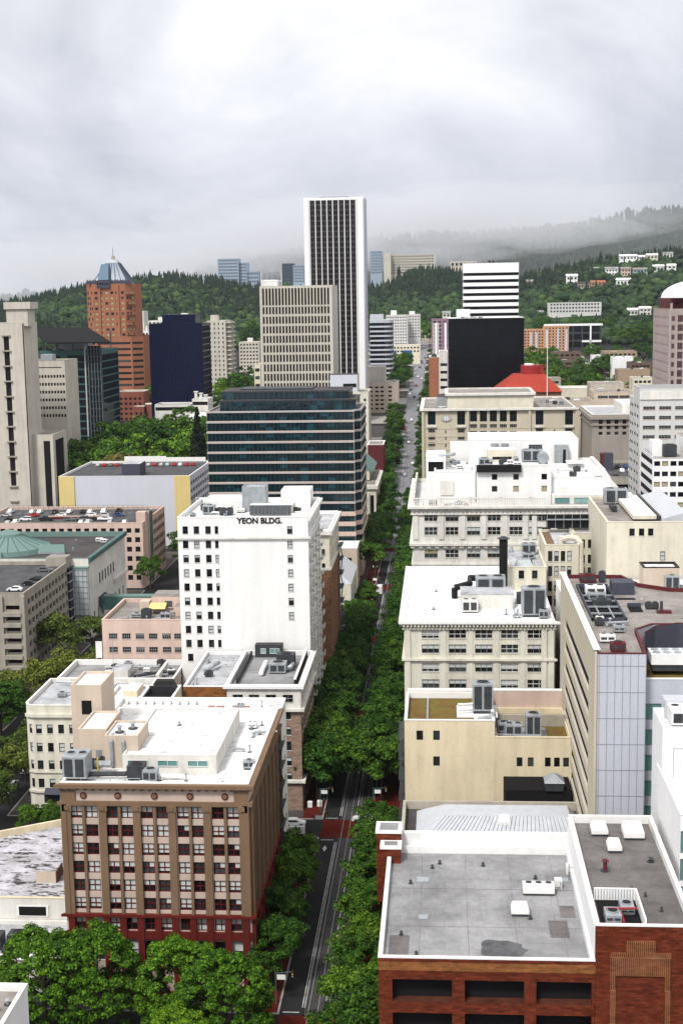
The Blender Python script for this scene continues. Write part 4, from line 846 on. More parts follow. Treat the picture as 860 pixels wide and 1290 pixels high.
def mf():
    x0, x1, y0 = -8.2, 52, 378
    B = Building('department_store', 'huge white glazed department store with balustrade and stacked white penthouses', 'building', x0, x1, y0, 437, 49.6, 'offwhite', 'r_white', 1.2, 'offwhite')
    us = [XX(x, 660, y0)-x0 for x in (542.5, 569, 596, 622, 649.5, 674)]
    zs = [ZZ(600, y, y0) for y in (656.6, 674, 702.5)]; z0s = [zs[2]-4.1*k for k in range(1, 7)]
    B.win(0, us, 3.6, zs + z0s, 2.25, 'triple'); B.win(0, [36+5.1*k for k in range(5)], 3.4, zs+z0s, 2.1, 'quad'); B.win(3, B.span(3, 9, 1), 3., zs + z0s, 2.2, 'triple'); B.finish(); r = B.root
    B.ring('cornice', ZZ(600, 640, y0), ZZ(600, 637, y0), 1.3, 'offwhite', (0, 3)); B.ring('architrave', ZZ(600, 648, y0), ZZ(600, 646, y0), .5, 'offwhite', (0, 3)); B.dentils(0, ZZ(600, 646, y0), ZZ(600, 643.5, y0), .5, 1.2, .6, 'offwhite')
    B.ring('belt_course', ZZ(600, 687, y0), ZZ(600, 684, y0), .9, 'offwhite', (0, 3)); B.dentils(0, ZZ(600, 690, y0), ZZ(600, 687, y0), .6, 2.2, 1.1, 'offwhite', 'bracket_band'); B.ring('belt_course', ZZ(600, 712, y0), ZZ(600, 709.5, y0), .4, 'offwhite', (0, 3))
    zb, zt = ZZ(600, 679, y0), ZZ(600, 650, y0)
    B.strips('pilaster', 0, [.9] + [(a+c)/2 for a, c in zip(us, us[1:])] + [33.2], 1.3, zb, zt, .3, 'offwhite')
    # balustrade along the avenue corner
    b = MB(); za, zc = 49.75, 51.6; P = B.offset(-.3)
    def bal(p, q):
        L = math.dist(p, q); n = int(L/.62); dx, dy = (q[0]-p[0])/L, (q[1]-p[1])/L; rz = math.atan2(dy, dx)
        for k in range(n): x, y = p[0]+dx*(k+.5)*L/n, p[1]+dy*(k+.5)*L/n; (b.box(x-.13, x+.13, y-.13, y+.13, za, zc, 'offwhite') if (k % 13) < 11 else b.box(x-.35, x+.35, y-.35, y+.35, za, zc+.3, 'offwhite'))
        mx, my = (p[0]+q[0])/2, (p[1]+q[1])/2; b.box(mx-L/2, mx+L/2, my-.25, my+.25, zc, zc+.3, 'offwhite', rz)
    bal((x0+.3, y0+.3), (28, y0+.3)); bal((x0+.3, y0+1), (x0+.3, 436)); b.obj('balustrade', r)
    # penthouses
    zr = 48.4
    A = Building('', '', '', 9.6, 29.8, 381.5, 402, 60.2, 'white', 'r_white', .5, 'trim', root=r, z0=zr, wallname='penthouse'); A.win(0, [XX(x, 605, 381.5)-9.6 for x in (622.5, 649.5, 685)], 1.5, [ZZ(640, 603.5, 381.5)-.2, ZZ(640, 618.5, 381.5)-.2], 1.6, 'tan'); A.finish(); zz = 59.7
    b = MB(); b.box(9.4, 21.6, 380.4, 381.45, 58.6, 60.6, 'black'); b.obj('black_awning', r)
    A2 = Building('', '', '', 29.85, 46, 383.5, 430, 56.6, 'white', 'r_white', .5, 'trim', root=r, z0=zr, wallname='penthouse'); A2.finish()
    box_on(r, 'louvre_panel', 32, 34.6, 383.3, 383.45, 50.5, 54, 'offwhite')
    A3 = Building('', '', '', -2.2, 9.4, 393, 418, 57.2, 'white', 'r_white', .4, 'trim', root=r, z0=zr, wallname='penthouse'); A3.finish(); box_on(r, 'louvre_panel', -.5, 3.2, 392.7, 392.95, 50.6, 54.6, 'offwhite')
    A4 = Building('', '', '', -4.6, 1., 402, 420, 60.4, 'white', 'r_white', .3, 'trim', root=r, z0=zr, wallname='stair_tower'); A4.win(0, [2.8], 4.4, [56.2], 2.9, 'dark', var=0); A4.finish()
    A5 = Building('', '', '', 8, 40, 412, 436, 64.2, 'white', 'r_white', .5, 'trim', root=r, z0=zr, wallname='penthouse'); A5.win(0, [19.5], 4, [61.4], 1.4, 'quad', var=0); A5.finish()
    box_on(r, 'plant_room', 2.5, 8, 420, 434, zr, 61.8, 'white', 'r_white'); box_on(r, 'plant_room', 13, 21, 396, 402, zz, 63.2, 'cream', 'r_whitec', [(.5, 60.3, 5.4, .8, 'dark')])
    for k, (x, y) in enumerate(((15.5, 410.6), (18.5, 410.6))): b = MB(); b.cyl(x, y, 59.8, 63.4, 1.1, 'metal', 12); b.obj('tank', r)
    ac(r, 22.6, 394, zz, 5.4, 4, 3.4, 2, 'metal'); b = MB(); b.tube([(28.2, 389, zz+1.6), (28.2, 395, zz+1.6)], 1.6, 'metal', 12); b.obj('tank', r); b = MB(); b.box(33, 37, 410, 411.9, 56.6, 62.8, 'metal'); b.box(35.4, 36.2, 409.9, 410, 57, 61.5, 'void'); b.obj('air_handler', r)
    ac(r, 10.2, 386, zz, 3, 3, 2, 1, 'metal'); clutter(r, 9.5, 22, 384, 395, zz, 12, 81); clutter(r, -6, 9, 382, 391, zr, 12, 82); clutter(r, 0, 9, 395, 416, 56.8, 10, 83); clutter(r, 31, 45, 386, 402, 56.1, 5, 84); duct(r, [(-1, 404, 60.6), (3, 404, 61), (3.5, 408, 60.6)], .5)
    b = MB(); b.box(31, 42, 403, 403.4, 56.2, 58.2, 'trim'); b.box(36, 40.6, 402, 409, 58.2, 58.5, 'trim'); b.obj('roof_frame', r)
    box_on(r, 'plant_room', 43, 50.5, 392, 400, zr, 49.8, 'metal'); b = MB(); b.frustum([(45.9, 404), (51.8, 404), (51.8, 436), (45.9, 436)], [(45.9, 404), (47, 404), (47, 436), (45.9, 436)], zr, 56.4, 'r_whitec'); b.obj('sloping_roof', r)
    # modern infill storey on the right
    b = MB(); f = 'offwhite'
    o = box_on(r, 'roof_storey', 29.9, 51.6, 379.2, 383.2, zr, 52.4, 'offwhite', 'r_whitec')
    for k in range(4):
        mb, me = window_mesh('ribbon_green', 3.9, 1.5, k); q = bpy.data.objects.new('window', me); COL.objects.link(q); q.parent = o; q.location = (32.6+5.2*k, 379.2-mb.rec-.03, 50.1)
mf()
M['stripe'] = wall('pale_pinkish_stripe', (.45, .42, .41), .05, .1)
# ================================================================== MID DISTANCE, LEFT
def brick_cream():
    B = Building('brick_and_cream_building', 'brown brick building with cream top floors right behind the tall white tower', 'building', -50, -29.4, 356, 389, 46.8, 'cream', 'r_lgrey', .8, 'trim')
    B.win(0, [16, 19], .9, rows(40, 3.8, 8), 1.8, 'sash'); B.win(1, B.span(1, 6, 2), 1.4, rows(42.2, 3.9, 10), 2, 'sash'); B.finish(); r = B.root
    b = MB()
    L = B.fL(1)
    us = B.span(1, 6, 2); ed = [0] + [q for u in us for q in (u-.75, u+.75)] + [L]
    for a, c in zip(ed[::2], ed[1::2]): B.fbox(b, 1, a, c, 6, 36.2, 0, .25, 'brownbrick')
    B.fbox(b, 0, 17.2, 20.6, 6, 36.2, 0, .25, 'brownbrick'); b.obj('brick_facing', r)
    B.ring('cornice', 45.6, 46.7, .8, 'offwhite', (0, 1)); B.ring('belt_course', 36.2, 36.8, .4, 'offwhite', (0, 1)); B.ring('belt_course', 9, 9.6, .5, 'offwhite', (0, 1)); box_on(r, 'plant_room', -42, -35, 362, 372, 46, 50.5, 'white', 'r_whitec')
    b = MB()
    for k in range(9):
        z = 6+ k*4; b.box(-29.1, -27.9, 381, 388, z, z+.12, 'dkmetal'); b.box(-27.95, -27.9, 381, 388, z+.9, z+1, 'dkmetal')
        if k < 8: b.tube([(-28.4, 381.5+(k % 2)*6, z), (-28.4, 387.5-(k % 2)*6, z+4)], .16, 'dkmetal', 4)
    b.obj('fire_escape', r)
    B = Building('silver_roofed_building', 'low stone building with sloping silver roof between the brick block and the striped glass block', 'building', -47, -29.4, 437, 468, 15.5, 'cream2', 'r_lgrey', .2, 'trim')
    B.win(1, B.span(1, 7, 1), 1.6, [9, 3.5], 2.4, 'sash'); B.finish(); b = MB(); b.frustum([(-47, 437), (-29.2, 437), (-29.2, 468), (-47, 468)], [(-46, 439), (-36, 439), (-36, 466), (-46, 466)], 15.7, 21.5, 'r_metal'); b.frustum([(-46, 439), (-36, 439), (-36, 466), (-46, 466)], [(-45, 440), (-37, 440), (-37, 465), (-45, 465)], 21.5, 22., 'r_metal'); b.obj('sloping_roof', B.root)
    B = Building('pale_block', 'small pale block under the striped glass block beside the avenue', 'building', -44.5, -31.5, 505, 521, 15., 'beige', 'r_white', .5, 'trim'); B.win(0, [6.5], 9, [9.5], 2., 'ribbon'); B.finish()
brick_cream()

def congress():
    P = [(-89.2, 524), (-33.2, 524), (-33.2, 526.4), (-30.8, 529), (-30.8, 562), (-89.2, 562)]
    B = Building('striped_glass_block', 'dark teal glass office block with white horizontal stripes and stepped corner', 'building', z1=64.6, wall='pink', roof='r_dgrey', ph=.4, cop='stripe', poly=P)
    z = 61.; 
    for k in range(14):
        zz = z - 3.9*k; hh = 3.05 if k < 10 else 2.2
        if k == 13: continue
        for i in range(5):
            L = B.fL(i); B.win(i, [L/2], L-.12, [zz], hh, 'ribbon_teal', 'glass_band', 0)
    B.finish(); r = B.root
    for k in range(13):
        zz = z-3.9*k+(3.05 if k < 10 else 2.2); B.ring('stripe', zz+.04, zz+(.6 if k < 10 else 1.5), .28, 'stripe' if k < 10 else 'pink', (0, 1, 2, 3, 4))
    for (xa, xb, ya, yb, za, zb, m) in ((-84.8, -32.6, 529, 556, 64.2, 68., 'glassteal'), (-84.4, -35.4, 532.5, 555, 68.56, 71.2, 'glassteal')):
        b = MB(); b.box(xa, xb, ya, yb, za, zb, m); b.box(xa-.2, xb+.2, ya-.2, yb+.2, zb, zb+.5, 'dkmetal'); b.box(xa+.5, xb-.5, ya+.5, yb-.5, zb+.5, zb+.55, 'r_dark'); 
        for k in range(int((xb-xa)/2)): b.box(xa+2*k, xa+2*k+.1, ya-.08, ya-.01, za, zb, 'dkgreen')
        b.obj('upper_storey', r)
    b = MB(); b.box(-79, -42, 528.2, 528.8, 64.4, 67.4, 'glassteal'); b.obj('glass_screen', r); box_on(r, 'plant_room', -78, -50, 538, 552, 71.7, 72.3, 'dkmetal')
    b = MB(); b.box(-38, -33, 526, 532, 3, 8.5, 'pink'); b.obj('base_block', r)
congress()

def left_side():
    # white-screen car park
    B = Building('screened_car_park', 'car park with a huge pale blank screen wall and yellow ends', 'car park', -167.5, -109.5, 595, 652, 31.2, 'bill', 'deckasphalt', .9, 'trim')
    zs = rows(26.5, 3.4, 8); B.win(1, B.span(1, 9, 1), 4.6, zs, 1.9, 'dark', 'parking_opening'); B.finish(); r = B.root
    b = MB(); B.fbox(b, 0, -.1, 6.8, 0, 31.3, 0, .5, 'yellow'); b.obj('yellow_panel', r); b = MB(); B.fbox(b, 0, 51.2, 58.1, 0, 31.3, 0, .5, 'yellow'); b.obj('yellow_panel', r)
    b = MB(); b.box(-151, -131, 651, 651.6, 31, 33.6, 'trim'); b.box(-131, -112, 651, 651.6, 31, 33.0, 'trim'); b.obj('rear_parapet', r)
    box_on(r, 'stair_hut', -140.5, -132.5, 600, 612, 30.3, 36., 'bluewall', 'r_lgrey')
    # car park with cars on roof
    B = Building('roof_car_park', 'pinkish concrete car park with cars on its roof and green stair shaft', 'car park', -176, -111.6, 506, 548, 24.8, 'pink', 'deckasphalt', 1.1, 'pink')
    L = B.fL(0); us = [L - 3.2*k - 2 for k in range(20)]; B.win(0, us, 1.9, [21.0], 1.8, 'dark', 'parking_opening'); B.win(0, us[:3], 1.9, rows(17.4, 3.6, 5), 2, 'dark', 'parking_opening'); B.win(0, us[3:], 1.9, [17.4], 2, 'dark', 'parking_opening'); B.win(1, B.span(1, 10, 16, 1), 2.1, rows(20.6, 3.6, 6), 2, 'small', 'parking_opening'); B.finish(); r = B.root
    box_on(r, 'stair_tower', -114.8, -111.3, 510, 514, 0, 28.2, 'pink', 'pink'); b = MB(); b.box(-111.55, -110.9, 515, 521, 0, 27.5, 'dkgreen'); b.box(-114.5, -111.55, 515, 521, 23.7, 27.5, 'dkgreen'); b.box(-111.5, -110.8, 514.5, 515, 0, 28, 'pink'); b.box(-111.5, -110.8, 521, 521.5, 0, 28, 'pink'); b.obj('glazed_stair_shaft', r)
    b = MB(); b.box(-154, -129, 523, 526, 23.71, 23.74, 'void'); b.box(-154.2, -128.8, 522.8, 523, 23.7, 24.6, 'redtrim'); b.box(-154.2, -128.8, 526, 526.2, 23.7, 24.6, 'pink'); b.obj('ramp_opening', r)
    b = MB()
    for k in range(22): b.box(-174+2.8*k, -173.86+2.8*k, 509, 514, 23.703, 23.706, 'paint'); b.box(-174+2.8*k, -173.86+2.8*k, 536, 541, 23.703, 23.706, 'paint')
    b.obj('parking_marking', r)
    rail(r, [(-175, 546.5), (-118, 546.5)], 23.7, 1.9, 'dkmetal')
    # shopping mall with teal dome
    B = Building('teal_roofed_mall', 'white shopping mall with dark roof, teal rim and wide teal dome skylight', 'building', -176, -112, 427, 478, 26.2, 'offwhite', 'r_dark', 1.6, 'teal_metal')
    B.win(1, B.span(1, 6, 12, 16), 1.9, [15.5], 3.4, 'sash', var=0); B.win(1, B.span(1, 8, 2), 1.6, [4.6], 3.4, 'sash', var=0); B.finish(); r = B.root
    b = MB(); B.fbox(b, 1, 0, 51, 25., 26.4, 0, .9, 'dkgreen'); B.fbox(b, 1, 32, 51, 12, 13, 0, .8, 'offwhite'); b.obj('teal_eaves', r)
    b = MB(); b.box(-121.8, -111.9, 425.2, 426.95, 8, 23.2, 'r_metal'); 
    for k in range(8): b.box(-121.7+1.35*k, -121.58+1.35*k, 425.1, 425.2, 8, 23.2, 'teal_metal')
    for k in range(9): b.box(-121.8, -111.9, 425.08, 425.19, 8.2+1.8*k, 8.32+1.8*k, 'teal_metal')
    b.box(-122, -111.7, 425, 427, 23.2, 23.6, 'teal_metal'); b.obj('glazed_corner', r)
    b = MB(); cx, cy_ = -145, 451; prev = None; a12 = [(cx+14*cos(2*pi*k/24), cy_+14*sin(2*pi*k/24)) for k in range(24)]
    prof_ = [(14, 24.6), (13.6, 26.2), (8, 28), (4.4, 29.6), (4.2, 30.4), (1.4, 31.4)]
    for (r0, z0), (r1, z1) in zip(prof_, prof_[1:]): b.frustum([(cx+r0*cos(2*pi*k/24), cy_+r0*sin(2*pi*k/24)) for k in range(24)], [(cx+r1*cos(2*pi*k/24), cy_+r1*sin(2*pi*k/24)) for k in range(24)], z0, z1, 'teal_metal')
    for k in range(24):
        c, s_ = cos(2*pi*k/24), sin(2*pi*k/24); b.tube([(cx+13.6*c, cy_+13.6*s_, 26.25), (cx+8*c, cy_+8*s_, 28.05), (cx+4.4*c, cy_+4.4*s_, 29.65)], .12, 'dkgreen', 4)
    b.obj('dome_skylight', r)
    for (x, y) in ((-150, 429.5), (-133, 443)): b = MB(); b.box(x, x+9, y, y+3.4, 24.7, 25.3, 'metal'); b.frustum([(x, y), (x+9, y), (x+9, y+3.4), (x, y+3.4)], [(x+.4, y+1.5), (x+8.6, y+1.5), (x+8.6, y+1.9), (x+.4, y+1.9)], 25.3, 27.6, 'teal_metal'); b.obj('glass_skylight', r)
    clutter(r, -130, -114, 440, 475, 24.6, 6, 91)
    for k in range(3): b = MB(); b.box(-111.7, -110.9, 437.5+3*k, 438.8+3*k, 8, 11.5, 'bluewall'); b.obj('banner', r)
    # balcony fronted car park
    B = Building('balcony_car_park', 'bare concrete car park with stacked balconies at its near corner', 'car park', -172, -117.5, 376, 424, 25.8, 'concrete', 'deckasphalt', 1., 'concrete')
    L = B.fL(1); B.win(1, B.span(1, 12, 3, 2), 2.5, rows(21.6, 3.1, 7), 1.75, 'dark', 'parking_opening'); L0 = B.fL(0); B.win(0, [L0-3.4], 4.0, rows(20.4, 3.1, 7), 1.9, 'bay', 'balcony_opening', 0); B.win(0, [L0-12-5*k for k in range(8)], 3.6, rows(20.4, 3.1, 7), 1.9, 'dark', 'parking_opening'); B.finish(); r = B.root
    for k in range(7):
        b = MB(); z = 20.4-3.1*k; B.fbox(b, 0, L0-6, L0-.8, z-1.1, z, 0, 1.2, 'concrete'); b.obj('balcony', r)
    b = MB(); B.fbox(b, 0, L0-.8, L0+.2, 0, 25, 0, .8, 'concrete'); B.fbox(b, 0, L0-7.2, L0-6, 0, 25, 0, .8, 'concrete'); b.obj('corner_pier', r)
    box_on(r, 'stair_tower', -124, -117.6, 421, 427, 0, 27.6, 'concrete', 'r_tan'); b = MB(); b.box(-117.45, -116.8, 421.5, 426.5, 0, 24, 'glassdkgreen')
    for k in range(8): b.box(-117.5, -116.7, 421.3, 426.7, 2+2.9*k, 2.5+2.9*k, 'concrete')
    b.obj('glazed_stair', r)
    # sky bridge
    t = thing('sky_bridge', 'greenish glazed footbridge crossing the street left of the tall white tower', 'footbridge', (-100, 440, 7))
    b = MB(); x0, x1, y0, y1 = -111.4, -80.4, 440, 443.5; b.box(x0, x1, y0, y1, 6.6, 7.2, 'teal_metal'); b.box(x0, x1, y0, y1, 10.6, 11.2, 'teal_metal'); b.obj('bridge_deck', t)
    b = MB(); b.box(x0, x1, y0+.25, y1-.25, 7.2, 10.6, 'glassgreen'); b.obj('glazing', t)
    b = MB()
    for k in range(13): x = x0+(x1-x0)*k/12; b.box(x-.1, x+.1, y0-.02, y0+.2, 7.2, 10.6, 'teal_metal'); (k < 12) and b.tube([(x, y0+.08, 7.3 if k % 2 else 10.5), (x+(x1-x0)/12, y0+.08, 10.5 if k % 2 else 7.3)], .1, 'teal_metal', 4)
    b.obj('truss', t)
    # tall concrete tower at the left edge
    g = 0; B = Building('concrete_tower', 'tall pale concrete tower with slit window column at the left edge', 'building', -250, -196.5, 650, 672, 97.5, 'pale_concrete', 'r_tan', 1., 'pale_concrete')
    L = B.fL(0); xs = XX(12, 500, 650)+250
    B.win(0, [xs], 2.6, rows(92, 7.2, 11), 6.6, 'dark', 'window'); B.finish(); r = B.root
    for k in range(12): b = MB(); B.fbox(b, 0, xs-2.1, xs+2.1, 91.4-7.2*k, 92-7.2*k, 0, .9, 'concrete'); b.obj('ledge', r)
    x0, x1 = XX(9, 420, 650), XX(36, 420, 650); box_on(r, 'lift_tower', x0, x1, 650.5, 662, 96, 104, 'pale_concrete'); b = MB(); b.box(x0-.8, x1+1.6, 649.6, 663, 104.01, 107.3, 'pale_concrete'); b.obj('lift_tower_cap', r)
    b = MB(); B.fbox(b, 0, XX(33, 500, 650)+250, XX(34.2, 500, 650)+250, 8, 97, 0, .12, 'void'); b.obj('dark_joint', r)  # narrow near-black strip up the front face
    B = Building('banded_beige_building', 'beige office building with thin window rows beside the dark glass block', 'building', -214, -191.2, 700, 725, 77.5, 'pale_concrete', 'r_tan', .8, 'concrete')
    B.win(0, [L_ for L_ in [3.2+1.55*k for k in range(13)]], 1.05, rows(68.8, 4.0, 6), 1.5, 'dark', 'window'); B.win(0, [12], 18, [73.8], .5, 'dark'); B.win(0, [4+2.1*k for k in range(9)], 1.3, [34, 25.5], 6.5, 'dark'); B.finish()
    b = MB(); b.box(-205, -199, 705, 712, 77, 80.5, 'metal'); b.obj('rooftop_unit', B.root)
    # lower concrete wing with dark slot
    B = Building('concrete_wing', 'low pale concrete wing with tall dark slot at the foot of the beige office building', 'building', -197.5, -186.4, 655, 680, 44, 'pale_concrete', 'r_tan', .5, 'pale_concrete'); B.win(1, [12], 16, [8], 33, 'dark', 'window', 0); B.win(0, [8], 3.2, [8], 33, 'dark', 'window', 0); B.finish()
    # dark green glass courthouse with cantilevered roof
    B = Building('dark_glass_courthouse', 'dark green glass block with wide black overhanging roof held on posts', 'building', -221.5, -186.8, 760, 800, 80.5, 'dkgreen', 'r_dark', .6, 'dkgreen')
    L = B.fL(0)
    for k in range(17): B.win(0, [5.9, L-13.5], 11.2, [74.6-4.1*k], 3.3, 'ribbon_dkgreen', 'glass_band', 0)
    for k in range(17): B.win(1, [20], 38.5, [74.6-4.1*k], 3.4, 'ribbon_dkgreen', 'glass_band', 0)
    B.finish(); r = B.root
    b = MB(); B.fbox(b, 0, L-7.2, L-.2, 0, 83, 0, 1.4, 'glassdkgreen')
    for k in range(20): B.fbox(b, 0, L-7.3, L, 3+4.1*k, 3.5+4.1*k, 0, 1.5, 'dkmetal')
    for k in range(5): B.fbox(b, 0, L-7.2+1.7*k, L-7.05+1.7*k, 0, 83, 1.4, 1.6, 'metal')
    b.obj('glass_fin_bay', r)
    b = MB(); B.fbox(b, 0, L-9.4, L-8.7, 0, 84, 0, 1.2, 'grey_panel'); b.obj('pale_mast', r)
    b = MB(); 
    for k in range(15): B.fbox(b, 0, 17.6, 18.2, 10+4.1*k, 11.2+4.1*k, .02, .2, 'tealblind')
    B.fbox(b, 0, 4, 18.2, 70.2, 70.7, .02, .2, 'tealblind'); b.obj('teal_stair_strip', r)  # short teal strips and one long one, plain surface colour
    b = MB(); q = [at(60, 431.5, 750), at(140, 430.5, 750), at(111, 412, 806), at(36, 412.5, 806)]; b.prism([(p[0], p[1]) for p in q], [p[2]-.7 for p in q], [p[2] for p in q], 'void'); b.obj('overhanging_roof', r)
    b = MB()
    for x, y in ((-220, 762), (-211, 761), (-203, 761), (-195, 762), (-188.5, 763), (-188.5, 790), (-203, 790), (-220, 790)): b.box(x-.25, x+.25, y-.25, y+.25, 80, 86.2 if y < 780 else 90.6, 'dkmetal')
    b.obj('roof_posts', r); box_on(r, 'plant_room', -213, -198, 770, 785, 80, 86, 'metal', 'metal'); clutter(r, -218, -190, 762, 769, 80, 14, 95)
left_side()

def orange_tower():
    Y0 = 1000; g = gz(Y0); cx = -238.4
    def oct_(w, d, c): x0, x1, y0, y1 = cx-w/2, cx+w/2, Y0, Y0+d; return [(x0+c, y0), (x1-c, y0), (x1, y0+c), (x1, y1-c), (x1-c, y1), (x0+c, y1), (x0, y1-c), (x0, y0+c)]
    B = Building('orange_brick_tower', 'tall orange brick tower with blue glass pyramid crown', 'building', z1=119.6, wall='orange', roof='r_dark', ph=.5, cop='orange', poly=oct_(35.5, 34, 6))
    zs = rows(112.4, 3.75, 16); L = B.fL(0); B.win(0, [2.2+3.85*k for k in range(6)], 2.1, zs, 1.9, 'tan'); 
    for i in (1, 7): B.win(i, B.span(i, 3, .6), 1.6, zs, 1.9, 'tan')
    B.finish(100); r = B.root
    B.strips('brick_pier', 0, [L*.2, L*.78], 1.6, 60, 119, .9, 'orange')
    for k in range(8): b = MB(); B.fbox(b, 1, .3, 8.2, 61+7.3*k, 61.6+7.3*k, 0, 1.6, 'orange'); b.obj('balcony', r)
    W = Building('', '', '', 10, z1=82, wall='orange', roof='r_dark', ph=1., cop='orange', poly=[(-248, 994), (-222, 994), (-214.6, 1001), (-214.6, 1036), (-256, 1036), (-256, 1000)], root=r, wallname='podium_wall')
    for i in (0, 1, 5): W.win(i, [W.fL(i)/2], W.fL(i)-1.6, rows(76.5, 4.3, 10), 1.7, 'ribbon', 'window_band', 0)
    W.finish()
    # crown
    b = MB(); R_ = lambda w, d: [(cx-w/2, Y0+17-d/2), (cx+w/2, Y0+17-d/2), (cx+w/2, Y0+17+d/2), (cx-w/2, Y0+17+d/2)]
    b.frustum(R_(27, 27), R_(8.5, 8.5), 119.3, 135, 'glassblue'); b.frustum(R_(8.5, 8.5), R_(5, 5), 135, 137.2, 'metal'); b.obj('glass_pyramid', r)
    b = MB(); T = R_(27, 27); U = R_(8.5, 8.5)
    for k in range(7):
        t = k/6
        for a in range(4):
            c = (a+1) % 4; p = (T[a][0]*(1-t)+T[c][0]*t, T[a][1]*(1-t)+T[c][1]*t, 119.4); q = (U[a][0]*(1-t)+U[c][0]*t, U[a][1]*(1-t)+U[c][1]*t, 135); b.tube([p, q], .28, 'bluewall', 4)
    b.obj('pyramid_ribs', r)
    b = MB(); b.box(cx-8.5, cx+1., Y0-1.3, Y0+12, 116.8, 122.2, 'bluewall'); b.frustum([(cx-8, Y0), (cx, Y0), (cx, Y0+10), (cx-8, Y0+10)], [(cx-7, Y0+8), (cx-1.5, Y0+8), (cx-1.5, Y0+14), (cx-7, Y0+14)], 122.6, 134, 'glassblue')
    for k in range(5): b.box(cx-8+1.8*k, cx-7+1.8*k, Y0-1.4, Y0-1.3, 119, 120.6, 'void')
    b.obj('front_dormer', r)
    b = MB(); b.box(cx-16, cx+16, Y0+.8, Y0+1.4, 119.6, 122., 'bluewall')
    for k in range(16): b.box(cx-16+2*k, cx-15.2+2*k, Y0+.7, Y0+1.5, 122, 122.8, 'bluewall')
    b.obj('crown_rail', r)
    b = MB(); b.cyl(cx, Y0+17, 137.2, 140.2, 1.6, 'stone', 8, 1.2); b.tube([(cx, Y0+17, 140), (cx, Y0+17, 146)], .3, 'metal', 5); b.obj('spire', r)
orange_tower()

